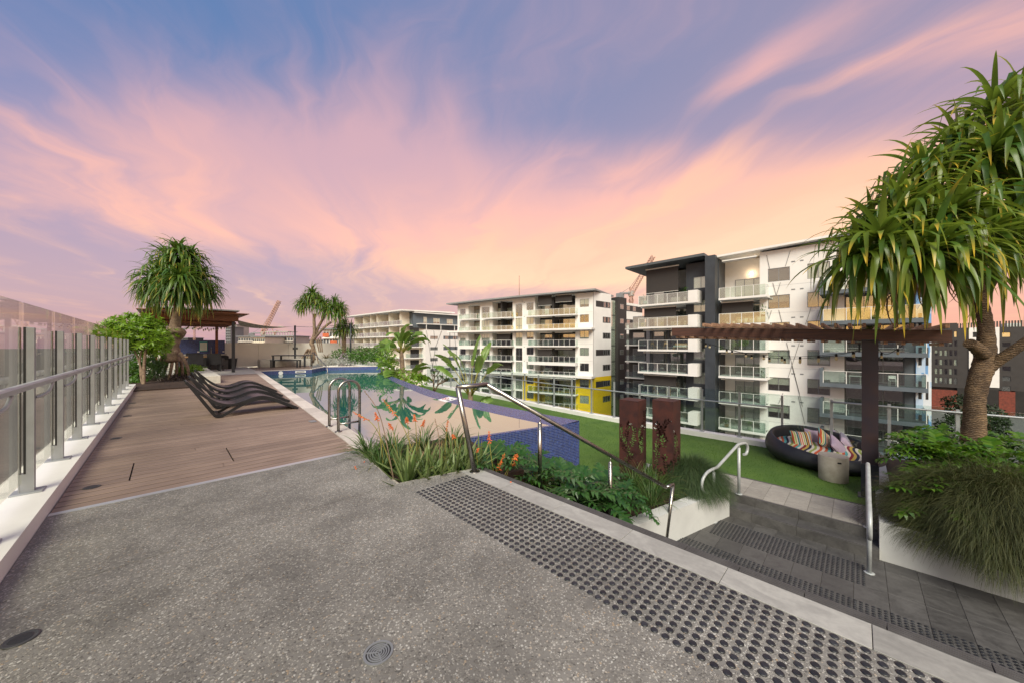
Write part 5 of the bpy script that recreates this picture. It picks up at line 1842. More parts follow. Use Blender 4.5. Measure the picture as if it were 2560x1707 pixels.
m = MB(); F4.box(m, 0, 39.4, -14, -3, -20, 10.4); m.build('wall', 'cream_facade', D)
m = MB()
c = [F4.p(-1, -16, 11.2), F4.p(40.3, -16, 10.9), F4.p(40.3, 1.9, 10.5), F4.p(-1, 1.9, 10.75)]
m.add(c + [(x, y, z + .35) for x, y, z in c], [(3, 2, 1, 0), (4, 5, 6, 7), (0, 1, 5, 4), (1, 2, 6, 5), (2, 3, 7, 6), (3, 0, 4, 7)])
m.build('roof', 'white_wall', D)
opd = [(5.2, 6.3, 7.2, 9.2), (8.4, 10.6, 7.4, 9.0), (13.0, 15.2, 7.4, 9.0)]
m = MB(); F5.wall(m, 1.9, 17, 5.8, 10.4, opd); m.build('upper_wall', 'slate_blue_wall', D)
for o in opd:
    window(F5, D, *o, cols=2, frame='white_paint', inside='blind')
m = MB(); F5.box(m, 1.9, 17, -14, -.5, 5.7, 10.4); m.build('wall_core', 'slate_blue_wall', D)
m = MB(); F5.box(m, 2.0, 18.2, -14.5, 1.2, 10.15, 10.42); m.build('roof', 'white_wall', D)
opw = []
for z in [2.83 - 3.1 * k for k in range(6)]:
    opw += [(5.9, 8.4, z, z + .9, .1), (10.2, 17.4, z, z + 1.0, .1)]
m = MB(); F5.wall(m, 4.35, 18, -20, 5.44, opw, n0=2.6); m.build('wall', 'white_wall', D)
m = MB(); F5.box(m, 4.4, 18, -2, 2.2, -20, 5.40); m.build('wall_core', 'white_wall', D)
m = MB(); F5.box(m, 4.35, 4.6, -2, 2.59, -20, 5.44); m.build('wall_return', 'white_wall', D)
for o in opw:
    big_ = o[1] > 10
    m = MB(); F5.box(m, o[0], o[1], 2.44, 2.5, o[2], o[3]); w = m.build('window', 'slate_blue_wall' if big_ else 'frame_grey', D)
    for a in ([10.8, 13.6, 15.8] if big_ else [6.0, 7.25]):
        m = MB(); F5.box(m, a, a + 1.1, 2.501, 2.53, o[2] + .08, o[3] - .08); m.build('pane', 'window_glass', w)
for (a, z, b, zb) in ((4.6, 5.3, 7.2, -8), (7.0, 5.3, 7.3, 2.6), (9.6, 5.3, 7.4, .2), (12.4, 5.3, 12.4, -8), (13.9, 5.3, 15.2, -6), (7.4, -.2, 6.2, -7), (7.5, -3, 8.6, -9)):
    m = MB(); m.bar(F5.p(a, 2.62, z), F5.p(b, 2.62, zb), .16, .03); m.build('black_line', 'sign_black', D)
# terrace pergola between
m = MB(); F5.box(m, 3, 18, -1, 2.4, 7.0, 7.2); m.build('terrace_roof', 'white_paint', D)
for a in (4.8, 9.5, 14.2):
    m = MB(); F5.box(m, a, a + .14, 2.2, 2.34, 5.44, 7.0); m.build('terrace_post', 'white_paint', D)
m = MB(); F5.box(m, -.5, 4.3, -10, .3, -20, 3.4); m.build('lower_wall', 'cream_facade', D)
for k, z in enumerate(FD[1:]):
    m = MB(); F5.box(m, -1.0, 4.2, .3, 1.7, z - .25, z); b = m.build('balcony', 'white_wall', D)
    m = MB(); F5.box(m, -1.0, 4.1, 1.6, 1.63, z + .05, z + 1.1); m.build('glass_panel', 'balcony_glass', b)
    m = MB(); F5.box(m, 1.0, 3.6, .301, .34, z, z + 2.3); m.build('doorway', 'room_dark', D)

# ---- the dark block far right
E_ = thing('apartment_building', (180, -30, -20), 'dark metal clad block with brick base behind the right hand trunk', 'building')
F6 = Facade(180, -10, 180, -75)
F6.n = Vector((-1, 0, 0))
sd = lambda u: (lambda t: -10 - 180 * (1 - t) / (1 + t))((u - 1280) / 865.3)
zd = lambda u, v: (lambda t: EYE - (v - 861) / 865.3 * (180 + 180 * (1 - t) / (1 + t)) * S)((u - 1280) / 865.3)
opx = []
for k in range(6):
    zt = 5.6 - 3.0 * k
    opx += [(sd(2335 + 1 + 12 * i), sd(2335 + 10 + 12 * i), zt - 2.0, zt, .3) for i in range(5)]
for k in range(6):
    zt = 5.0 - 3.0 * k - (1.2 if k > 2 else 0)
    opx += [(sd(2504), sd(2527), zt - 1.5, zt, .3), (sd(2560), sd(2590), zt - 1.5, zt, .3)]
m = MB(); F6.wall(m, 0, 62, -12.5, 6.6, opx); m.build('wall', 'charcoal_wall', E_)
for o in opx:
    window(F6, E_, o[0], o[1], o[2], o[3], n=-.1, cols=1 if o[1] - o[0] < 2.6 else 2, frame='frame_dark', fw=.12, inside='blind' if rnd.random() < .5 else None)
m = MB(); F6.box(m, sd(2422), sd(2498), -2, .25, -11.8, 6.6); m.build('white_panel', 'white_wall', E_)
for k in range(4):
    zt = 5.2 - 3 * k
    m = MB(); F6.box(m, sd(2432), sd(2446), .26, .3, zt - 1.6, zt); m.build('window', 'room_dark', E_)
m = MB(); F6.box(m, 0, sd(2393), -2, .1, -20, -13.4); F6.box(m, sd(2497), sd(2538), -2, .1, -20, -12.8); m.build('brick_base', 'brick_red', E_)
m = MB(); F6.box(m, sd(2393), sd(2497), -2, .05, -20, -12.5); F6.box(m, sd(2538), 62, -2, .05, -20, -12.5); m.build('dark_base', 'room_dark', E_)
m = MB(); F6.box(m, 0, 62, -30, -1, -20, 6.5); m.build('wall_core', 'charcoal_wall', E_)
m = MB()
for i in range(46):
    a = sd(2395) + i * .55
    F6.box(m, a, a + .3, -6, -5.8, 6.6, 8.2 + .5 * math.sin(i * .07))
m.build('roof_screen', 'frame_dark', E_)
m = MB(); F6.box(m, sd(2360), sd(2396), -8, -2, 6.5, 8.3); m.build('plant_room', 'charcoal_wall', E_)
m = MB(); F6.box(m, sd(2535), sd(2575), -14, -8, 6.5, 8.0); m.build('plant_room', 'blind', E_)

# ---- dark balconied block glimpsed between the two white ones
Gm = thing('apartment_building', (70, 26, -20), 'dark balconied block glimpsed in the gap between the two white blocks', 'building')
F7 = Facade(60, 30, 60, 20)
F7.n = Vector((-1, 0, 0))
m = MB(); F7.box(m, 0, 10, -9, -.6, -20, 5.2); m.build('wall', 'charcoal_wall', Gm)
for k in range(7):
    z = 4.2 - 2.9 * k
    m = MB(); F7.box(m, 0, 10, -.6, .9, z - .2, z); b = m.build('balcony', 'white_paint', Gm)
    m = MB(); F7.box(m, 0, 10, .8, .83, z + .04, z + 1.0); m.build('glass_panel', 'balcony_glass', b)
    for a in (.8, 3.6, 6.4):
        m = MB(); F7.box(m, a, a + 2.2, -.59, -.55, z + .05, z + 2.2); w = m.build('window', 'frame_grey', Gm)
        m = MB(); F7.box(m, a + .1, a + 2.1, -.549, -.54, z + .15, z + 2.1); m.build('pane', 'window_glass', w)

# ---- pale neighbour seen through the fence glass on the left
N_ = thing('apartment_building', (-12, 12, -20), 'pale low neighbouring block seen through the left fence glass', 'building')
F8 = Facade(-9, -6, -9, 40)
F8.n = Vector((1, 0, 0))
opn = []
for k in range(5):
    z = -.9 - 3.0 * k
    for i in range(9):
        opn.append((2 + 5 * i, 4.4 + 5 * i, z - 1.6, z - .1, .2))
m = MB(); F8.wall(m, 0, 46, -20, .35, opn); m.build('wall', 'white_wall', N_)
for o in opn:
    window(F8, N_, *o[:4], cols=2, inside='blind' if rnd.random() < .4 else None)
for k in range(5):
    z = -2.9 - 3.0 * k
    for i in range(5):
        m = MB(); F8.box(m, 1 + 9.5 * i, 7.6 + 9.5 * i, .02, 1.3, z - .25, z + .75); m.build('balcony', 'white_wall', N_)
m = MB()
for k in range(40):
    z = -.3 - .38 * k
    F8.box(m, 26, 33, .05, .3, z, z + .14)
m.build('louvre', 'white_paint', N_)
m = MB(); F8.box(m, -.4, 46.4, -12, .5, .352, .60); m.build('roof', 'roof_grey', N_)
m = MB(); F8.box(m, 0, 46, -11.5, -.6, -20, .33); m.build('wall_core', 'white_wall', N_)

# unseen blocks added behind the camera so lower windows mirror them, not gold sky
MB().box(-75, -55, -140, 190, -20, 4.9).build('unseen_blocks', 'city_grey', kind='structure')

# ------------------------------------------------------------------ far city
def tower(u0, u1, vt, Y, label, mat='city_pale', floors=8, win='city_dark', depth=20, kindname='city_building', zb=-20, cols=6):
    a, b = G(u0, vt, Y), G(u1, vt, Y)
    fc = Facade(a.x, a.y, b.x, b.y)
    fc.n = Vector((-S, -S, 0))
    r = thing(kindname, ((a.x + b.x) / 2, (a.y + b.y) / 2, zb), label, 'building', 'far city buildings on the left horizon')
    L = fc.L
    m = MB(); fc.box(m, 0, L, -depth, 0, zb, a.z); m.build('wall', mat, r)
    h = 3.2
    zt = a.z - 1
    k = 0
    while zt - h * k > -6 and k < floors:
        z = zt - h * k
        for i in range(cols):
            x0 = lerp(0, L, (i + .15) / cols); x1 = lerp(0, L, (i + .85) / cols)
            m = MB(); fc.box(m, x0, x1, .02, .14, z - 1.9, z); m.build('window', win, r)
        m = MB(); fc.box(m, 0, L, .02, .9, z - 2.9, z - 2.5); m.build('slab', mat, r)
        k += 1
    m = MB(); fc.box(m, -1, L + 1, -depth, 1.2, a.z, a.z + .6); m.build('roof', 'city_grey', r)
    return r, fc, L, a.z
tower(564, 577, 818, 420, 'left of the two slim pale towers beside the pavilion post', 'city_grey', 14, cols=3)
tower(578, 592, 812, 430, 'right of the two slim pale towers beside the pavilion post', 'city_pale', 14, cols=3)
tower(447, 470, 845, 400, 'low dark roofed building glimpsed left of the blue splashback', 'city_dark', 3)
tower(596, 640, 842, 260, 'balconied apartment row with green roof planting beyond the cream wall', 'city_pale', 6, 'city_dark', cols=7)
tower(632, 662, 843, 230, 'peach balconied apartments left of the big crane', 'cream_facade', 6, 'city_dark', cols=6)
r_, fc_, L_, z_ = tower(660, 733, 841, 250, 'unfinished concrete building under the big crane', 'city_pale', 3, 'city_dark', cols=10)
m = MB(); fc_.box(m, 0, L_, .95, 1.4, -4, z_ - 4.5); m.build('scaffold_net', 'city_dark', r_)
for i in range(12):
    x = lerp(0, L_, i / 11); m = MB(); fc_.box(m, x - .2, x + .2, -2, -1.6, z_ + .6, z_ + 3.2); m.build('column', 'city_pale', r_)
m = MB(); fc_.box(m, 0, L_ * .8, -12, -1, z_ + 3.2, z_ + 3.7); m.build('slab', 'city_pale', r_)
tower(742, 838, 850, 300, 'long low dark roofed building right of the sail post', 'city_grey', 2, 'city_dark', cols=12)
r_, fc_, L_, z_ = tower(808, 846, 824, 150, 'white and orange apartment block behind the small pandanus', 'white_wall', 6, 'city_dark', cols=5)
for k in range(4):
    m = MB(); fc_.box(m, L_ * (.55 if k % 2 else .05), L_ * (.98 if k % 2 else .45), .92, 1.1, z_ - 3.2 - 3.2 * k, z_ - 1.6 - 3.2 * k); m.build('orange_panel', 'orange_wall', r_)


def crane(u, vb, vm, ut, vt, Y, label, mast=1.6):
    base, top, tip = G(u, vb, Y), G(u, vm, Y), G(ut, vt, Y)
    t = thing('tower_crane', (base.x, base.y, -20), label, 'crane', 'tower cranes on the skyline')
    def lattice(a, b, w, name, n):
        m = MB()
        d = (b - a).normalized()
        s1 = d.cross(Vector((S, S, 0))).normalized() * w / 2
        s2 = d.cross(s1).normalized() * w / 2
        ch = [s1 + s2, s1 - s2, -s1 - s2, -s1 + s2]
        for c_ in ch:
            m.bar(a + c_, b + c_ * .6, w * .16)
        for k in range(n):
            p, q_ = a.lerp(b, k / n), a.lerp(b, (k + 1) / n)
            for j in range(4):
                m.bar(p + ch[j], q_ + ch[(j + 1) % 4], w * .10)
        m.build(name, 'crane_paint', t)
    lattice(Vector((base.x, base.y, -20)), top, mast, 'mast', 14)
    lattice(top, tip, mast * 1.1, 'jib', 16)
    back_ = top + Vector((-(tip - top).x, -(tip - top).y, 0)).normalized() * Y * .032
    MB().bar(top + Vector((0, 0, .3)), back_ + Vector((0, 0, .3)), mast * 1.1, .8).build('counter_jib', 'city_grey', t)
    MB().bbox(back_.x - 1.6, back_.x + 1.6, back_.y - 1.6, back_.y + 1.6, back_.z - 2.2, back_.z + .2, .1).build('counterweight', 'city_grey', t)
    MB().bbox(top.x - 1.2, top.x + 1.2, top.y - 1.2, top.y + 1.2, top.z - 1.2, top.z + 1.4, .1).build('cab', 'city_pale', t)
    a_frame = top + Vector((0, 0, Y * .024)) - (tip - top).normalized() * Y * .006
    MB().bar(top, a_frame, mast * .4).build('a_frame', 'crane_paint', t)
    MB().tube([a_frame, tip], mast * .05, 4).build('cable', 'city_grey', t)
    MB().tube([a_frame, back_], mast * .05, 4).build('cable', 'city_grey', t)
crane(657, 860, 834, 698, 753, 255, 'big luffing crane over the unfinished building', 2.0)
crane(684, 860, 838, 694, 827, 420, 'small far crane just right of the big one', 1.6)
crane(486, 860, 822, 560, 800, 380, 'orange crane mast glimpsed under the pavilion roof', 1.6)
crane(1578, 860, 735, 1632, 642, 190, 'luffing crane behind the white and charcoal block', 2.0)
# trees and street beyond, low between the buildings

# ------------------------------------------------------------------ plants
def blade_mb(L, W, el0, droop, kink=None, n=7, fold=.25, twist=0., wprof=None):
    """strap leaf starting at the origin, growing along +x: elevation el0, bending down; UV.y runs base to tip"""
    m = MB()
    p = Vector((0, 0, 0)); el = el0
    st = L / n
    pts = []
    for i in range(n + 1):
        t = i / n
        w = W * (wprof(t) if wprof else (1 - t ** 2.2) * (.75 + .25 * min(1, t * 4)))
        d = Vector((math.cos(el), 0, math.sin(el)))
        nr = Vector((-math.sin(el), 0, math.cos(el)))
        sd = Vector((0, 1, 0)) * math.cos(twist * t) + nr * math.sin(twist * t)
        pts.append((p.copy(), sd * w / 2, nr * w * fold))
        p += d * st
        el -= droop / n * (1.6 * t + .2) * 1.0
        if kink and kink[0] <= t < kink[0] + 1 / n:
            el = kink[1]
    for c, s_, f_ in pts:
        m.v += [tuple(c - s_ + f_), tuple(c), tuple(c + s_ + f_)]
    for i in range(n):
        for k in range(2):
            q = (3 * i + k, 3 * i + k + 1, 3 * i + 4 + k, 3 * i + 3 + k)
            m.uv[len(m.f)] = [(k / 2, i / n), ((k + 1) / 2, i / n), ((k + 1) / 2, (i + 1) / n), (k / 2, (i + 1) / n)]
            m.f.append(q); m.smooth.append(True)
    return m


def rosette_frames(n, r, tilt=None, up=(0, 0, 1)):
    """n leaf placements in a spiral: (azimuth, elevation of the leaf base, rank 0 inner..1 outer)"""
    out = []
    for k in range(n):
        t = (k + .5) / n
        out.append((k * 2.39996 + r.uniform(-.15, .15), t))
    return out


def strap(p, d, L, W, r, kink=None, sag=.35, n=9, fold=.22):
    """a strap leaf in place: leaves p along d, sags under its weight, may be bent sharply at kink; UV.y runs base to tip"""
    m = MB()
    p = Vector(p); d = Vector(d).normalized()
    sd = d.cross(Vector((0, 0, 1)))
    if sd.length < .1:
        sd = Vector((math.cos(r.uniform(0, 6.28)), math.sin(r.uniform(0, 6.28)), 0))
    sd.normalize()
    st = L / n
    for i in range(n + 1):
        t = i / n
        w = W / 2 * (1 - t ** 2.4) * (.72 + .28 * min(1, t * 4)) + .0008
        nr = sd.cross(d).normalized()
        m.v += [tuple(p - sd * w + nr * w * fold), tuple(p), tuple(p + sd * w + nr * w * fold)]
        p = p + d * st
        if kink is not None and t <= kink < t + 1 / n:
            d = (d * .30 + Vector((r.uniform(-.22, .22), r.uniform(-.22, .22), -1))).normalized()
        else:
            d = (d + Vector((0, 0, -sag / n * (1.2 + 2.2 * t)))).normalized()
        sd = (sd - d * sd.dot(d)).normalized()
        sd = (Matrix.Rotation(r.uniform(-.10, .10), 3, d) @ sd)
    for i in range(n):
        for k in range(2):
            q = (3 * i + k, 3 * i + k + 1, 3 * i + 4 + k, 3 * i + 3 + k)
            m.uv[len(m.f)] = [(k / 2, i / n), ((k + 1) / 2, i / n), ((k + 1) / 2, (i + 1) / n), (k / 2, (i + 1) / n)]
            m.f.append(q); m.smooth.append(True)
    return m


def head_leaves(c, axis, n, L, W, r, hang=.55):
    """a pandanus head: inner leaves stand, outer ones arch over, most of them bent and hanging"""
    ax = Vector(axis).normalized()
    Q = Vector((0, 0, 1)).rotation_difference(ax).to_matrix()
    out = []
    for az, t in rosette_frames(n, r):
        el = lerp(1.30, -.35, t ** .85) + r.uniform(-.18, .18)
        d = Q @ Vector((math.cos(el) * math.cos(az), math.cos(el) * math.sin(az), math.sin(el)))
        kink = r.uniform(.34, .66) if r.random() < hang * (.35 + .9 * t) else None
        out.append(strap(Vector(c) + ax * (1 - t) * .20 * L + d * .04, d, L * lerp(.72, 1.12, t) * r.uniform(.8, 1.12), W * r.uniform(.78, 1.15), r, kink, r.uniform(.5, 1.5)))
    return out


def head(m, c, axis, n, L, W, r):
    for b in head_leaves(c, axis, n, L, W, r):
        m.merge(b)


def trunk_tube(paths, name, mat, parent, seg=12):
    for pts, rs in paths:
        cp = curve(pts, 5)
        n_ = len(cp)
        rr = []
        for i in range(n_):
            f_ = i / (n_ - 1) * (len(rs) - 1)
            k = min(int(f_), len(rs) - 2)
            rr.append(lerp(rs[k], rs[k + 1], f_ - k) * (1 + .04 * math.sin(i * 2.7)))
        MB().tube(cp, rr, seg).build(name, mat, parent)


# -- left pandanus, in the garden bed
def pandanus(base, label, trunks, heads, roots, L, W, n, seed, leafname='pandanus_far', root_r=.05, dry=30):
    r = random.Random(seed)
    t = thing('pandanus_tree', base, label, 'tree')
    trunk_tube(trunks, 'trunk', 'bark', t)
    for pts in roots:
        trunk_tube([(pts, [root_r * 1.2, root_r, root_r * .9])], 'prop_root', 'bark', t, 8)
    m = MB()
    for c, ax, s_ in heads:
        head(m, c, ax, int(n * s_), L * s_, W, r)
    m.build('crown', leafname, t)
    m = MB()
    for k in range(dry):
        c, ax, s_ = heads[k % len(heads)]
        b = blade_mb(L * r.uniform(.5, .9), W * .7, r.uniform(-.9, -.3), 1.6, (.3, -1.5), 6, .3, r.uniform(-1, 1))
        m.merge(b.xform(Matrix.Translation(Vector(c) - Vector(ax) * .12) @ Matrix.Rotation(r.uniform(0, 6.28), 4, 'Z')))
    m.build('dead_leaves', 'dry_leaf', t)
    return t


Yp = 13.4
tr = lambda u, v, dY=0: G(u, v, Yp + dY)
base = tr(434, 935)
pandanus((base.x, base.y, 0), 'tall pandanus with one round mop of leaves and stilt roots, left garden bed',
         [([tr(432, 905), tr(428, 870), tr(432, 838), tr(437, 815), tr(441, 790), tr(446, 766)], [.24, .23, .27, .17, .135, .14]),
          ([tr(446, 768), tr(425, 745, -.2), tr(405, 720, -.3)], [.12, .10, .08]),
          ([tr(446, 768), tr(463, 742, .2), tr(480, 722, .3)], [.12, .10, .08]),
          ([tr(446, 768), tr(448, 735), tr(448, 700)], [.12, .10, .09]),
          ([tr(418, 838), tr(440, 826, -.25), tr(455, 832, -.1), tr(448, 845, .1)], [.10, .12, .13, .09])],
         [(tr(448, 690, .0), (0, 0, 1), 1.05), (tr(408, 705, -.4), (-.7, .2, .6), 1.), (tr(486, 705, .3), (.7, -.3, .6), 1.), (tr(430, 690, .7), (-.1, .9, .5), .95), (tr(455, 706, -.7), (-.2, -.8, .55), 1.0),
          (tr(398, 728, .1), (-.9, -.2, .15), .9), (tr(494, 728, -.1), (.9, -.1, .15), .9), (tr(446, 728, -.6), (0, -.9, .2), .85), (tr(425, 655, .1), (-.3, .3, .9), .85), (tr(470, 655, 0), (.4, 0, .9), .85), (tr(446, 640, -.3), (0, -.2, 1), .8)],
         [[tr(425 + 6 * k - 10, 882 - (k % 3) * 6, (k % 2) * .3 - .1), tr(412 + 13 * k - 22, 915, (k % 3) * .2 - .2), Vector((tr(396 + 17 * k - 25, 944, (k % 3) * .25 - .3).x, tr(396 + 17 * k - 25, 944, (k % 3) * .25 - .3).y, 0.02))] for k in range(7)],
         1.30, .085, 110, 11, dry=40)
Yq = 22.5
tq = lambda u, v, dY=0: G(u, v, Yq + dY)
base = tq(781, 900)
pandanus((base.x, base.y, .3), 'forked pandanus with two leafy heads behind the far end of the pool',
         [([tq(780, 905), tq(783, 870), tq(779, 857), tq(786, 835), tq(785, 800), tq(786, 785)], [.15, .12, .14, .10, .085, .085]),
          ([tq(784, 850), tq(800, 830, -.2), tq(815, 815, -.3), tq(828, 806, -.3)], [.085, .075, .07, .065]),
          ([tq(786, 845), tq(795, 820, .2), tq(806, 800, .3), tq(812, 785, .3)], [.10, .09, .08, .08])],
         [(tq(772, 758, 0), (-.5, .2, .8), 1.), (tq(785, 750, .3), (.1, .3, 1), 1.), (tq(797, 762, -.3), (.3, -.5, .8), 1.), (tq(780, 738, -.3), (-.2, -.3, 1), .9), (tq(758, 765, .2), (-.9, .1, .4), .85),
          (tq(825, 778, -.3), (.1, -.5, .8), 1.), (tq(842, 785, -.2), (.8, -.4, .5), 1.), (tq(835, 762, .2), (.3, .3, 1), .95), (tq(848, 772, .1), (.9, 0, .6), .85), (tq(812, 770, .4), (0, .5, .8), .9)],
         [[tq(778 + 3 * k - 9, 872, (k % 2) * .2), tq(772 + 6 * k - 15, 892), tq(762 + 9 * k - 20, 908, (k % 3) * .2 - .2)] for k in range(7)] + [[tq(790 + 5 * k, 848 - 3 * k), tq(794 + 5 * k, 862), tq(798 + 4 * k, 880)] for k in range(3)],
         1.05, .075, 84, 12, root_r=.04, dry=26)
Yr = 23.5
tq2 = lambda u, v, dY=0: G(u, v, Yr + dY)
base = tq2(861, 890)
pandanus((base.x, base.y, .2), 'small single headed pandanus between the forked one and the hedge',
         [([tq2(861, 892), tq2(860, 865), tq2(861, 840), tq2(861, 828)], [.14, .13, .12, .12])],
         [(tq2(861, 822), (0, 0, 1), 1.), (tq2(852, 826, -.3), (-.8, -.2, .5), .9), (tq2(872, 826, -.2), (.8, -.2, .5), .95), (tq2(862, 815, .2), (0, .3, 1), .8)],
         [], 1.05, .07, 60, 13, dry=14)

# -- the big pandanus at the right edge: its leaves are single parts
t = thing('pandanus_tree', (9.5, -1.4, -.75), 'large branching pandanus at the right edge, its long leaves hanging over the pergola', 'tree')
Yb = 5.75
tb = lambda u, v, dY=0: G(u, v, Yb + dY)
trunk_tube([([tb(2432, 1105), tb(2436, 1050), tb(2437, 1000), tb(2448, 945), tb(2462, 905), tb(2466, 860), tb(2462, 800), tb(2452, 760), tb(2440, 735)], [.142, .128, .118, .124, .132, .104, .084, .082, .090]),
            ([tb(2458, 930), tb(2490, 905, -.1), tb(2530, 878, -.25), tb(2580, 845, -.4), tb(2640, 800, -.5)], [.088, .078, .070, .066, .060]),
            ([tb(2458, 885, -.05), tb(2440, 868, -.10), tb(2424, 858, -.13)], [.098, .084, .074])], 'trunk', 'ringed_bark', t, 24)
trunk_tube([([tb(2445, 745), tb(2420, 715, -.1), tb(2385, 690, -.25), tb(2340, 665, -.4), tb(2290, 640, -.5)], [.078, .064, .058, .052, .046]),
            ([tb(2445, 745), tb(2452, 700, .1), tb(2450, 640, .2), tb(2440, 560, .3)], [.070, .062, .056, .050]),
            ([tb(2450, 745), tb(2490, 690, .1), tb(2530, 640, .2), tb(2580, 590, .3)], [.074, .062, .056, .052]),
            ([tb(2440, 610, .2), tb(2380, 560, .1), tb(2330, 520, 0)], [.06, .055, .05]),
            ([tb(2450, 600, .2), tb(2490, 480, .1), tb(2520, 380, 0)], [.07, .06, .055]),
            ([tb(2340, 665, -.4), tb(2290, 690, -.6), tb(2240, 690, -.7)], [.06, .055, .05])], 'limb', 'ringed_bark', t, 12)
HEADS = [(tb(2165, 655, -.45), (-.75, .45, .35), .95), (tb(2215, 625, -.65), (-.6, .2, .6), 1.0), (tb(2205, 600, -.1), (-.6, .6, .5), .9), (tb(2270, 575, -.4), (-.4, .2, .85), 1.0), (tb(2330, 500, 0), (-.5, .4, .8), 1.0), (tb(2350, 560, -.6), (-.3, -.6, .7), 1.0),
         (tb(2290, 650, -.8), (-.3, -.7, .45), 1.0), (tb(2270, 655, .2), (-.3, .8, .4), .95), (tb(2360, 650, -.75), (-.2, -.7, .5), 1.0), (tb(2430, 520, .2), (0, .3, .9), 1.0), (tb(2405, 440, .1), (-.4, .2, .85), 1.0), (tb(2450, 600, -.65), (0, -.9, .45), 1.0),
         (tb(2470, 400, -.4), (-.3, -.5, .8), 1.0), (tb(2490, 300, 0), (-.1, .1, 1), 1.0), (tb(2555, 270, .1), (.4, 0, .9), 1.0), (tb(2535, 500, -.5), (.1, -.8, .5), 1.0), (tb(2590, 560, .3), (.6, -.4, .6), 1.0), (tb(2550, 400, -.3), (.2, -.5, .8), 1.0),
         (tb(2400, 380, .1), (-.5, .2, .8), .85), (tb(2310, 450, -.1), (-.6, .1, .7), .85), (tb(2250, 520, -.2), (-.6, .2, .7), .85), (tb(2420, 600, .5), (-.1, .6, .6), 1.0), (tb(2500, 620, -.2), (.2, -.7, .5), 1.0), (tb(2330, 610, .3), (-.3, .5, .6), 1.0), (tb(2570, 480, -.1), (.4, -.3, .8), 1.0)]
r = random.Random(21)
leaves = []
for c, ax, s_ in HEADS:
    for b in head_leaves(c, ax, 60, 1.14 * s_, .084, r, .80):
        tip = Vector(b.v[-2])
        leaves.append(((tip - Vector((0, 0, EYE))).length, b))
leaves.sort(key=lambda q: q[0])
rest = MB()
for k, (_, b) in enumerate(leaves):
    if k < 297:
        b.build('leaf', 'pandanus_leaf', t)
    else:
        rest.merge(b)
rest.build('leaf', 'pandanus_leaf', t, kind='stuff')
m = MB()
for k in range(90):
    c, ax, s_ = HEADS[k % len(HEADS)]
    b = blade_mb(r.uniform(.6, 1.05), .030, r.uniform(-1.1, -.5), 1.5, (.2, -1.52), 7, .3, r.uniform(-2, 2))
    m.merge(b.xform(Matrix.Translation(Vector(c) - Vector(ax) * .15 + Vector((r.uniform(-.2, .2), r.uniform(-.2, .2), -.1))) @ Matrix.Rotation(r.uniform(0, 6.28), 4, 'Z')))
m.build('dead_leaves', 'dry_leaf', t)


def leaf_mb(L, W, n=3, bend=.3):
    return blade_mb(L, W, 0, bend, None, n, .12, 0, lambda t: math.sin(math.pi * min(1, .06 + t * .94)) ** .8 + .02)


def shrub(label, base, blobs, n, L, W, mat, seed, stems=(), cat='shrub', name='shrub', whorl=1, stem_mat='bark', group=None, up=.35, nl=3):
    """leafy shrub: whorls of leaves through overlapping crowns given as (centre, radii)"""
    r = random.Random(seed)
    t = thing(name, base, label, cat, group)
    for pts, rs in stems:
        trunk_tube([(pts, rs)], 'stem', stem_mat, t, 8)
    m = MB()
    tot = sum(b[1][0] * b[1][1] + b[1][2] * b[1][0] for b in blobs)
    proto = [leaf_mb(L, W, nl, r.uniform(.1, .8)) for _ in range(6)]
    for c, rad in blobs:
        k_ = int(n * (rad[0] * rad[1] + rad[2] * rad[0]) / tot)
        for _ in range(k_):
            a, z = r.uniform(0, 6.28), r.uniform(-.75, 1)
            q = math.sqrt(max(0, 1 - z * z))
            d = Vector((q * math.cos(a), q * math.sin(a), z))
            s_ = r.uniform(.55, 1.04) ** .6 * (1 + .12 * math.sin(5 * a + 3 * z))
            p = Vector((c[0] + d.x * rad[0] * s_, c[1] + d.y * rad[1] * s_, c[2] + d.z * rad[2] * s_))
            ax = (d + Vector((r.uniform(-.4, .4), r.uniform(-.4, .4), up + r.uniform(-.3, .4)))).normalized()
            Q = Vector((0, 0, 1)).rotation_difference(ax).to_matrix().to_4x4()
            s0 = r.uniform(0, 6.28)
            for w in range(whorl):
                el = r.uniform(.15, .8)
                b = MB().merge(proto[r.randrange(6)])
                sc1 = r.uniform(.7, 1.15)
                m.merge(b.xform(Matrix.Translation(p) @ Q @ Matrix.Rotation(s0 + w * 6.283 / whorl + r.uniform(-.2, .2), 4, 'Z') @ Matrix.Rotation(-el, 4, 'Y') @ Matrix.Scale(sc1, 4)))
    m.build('foliage', mat, t)
    return t


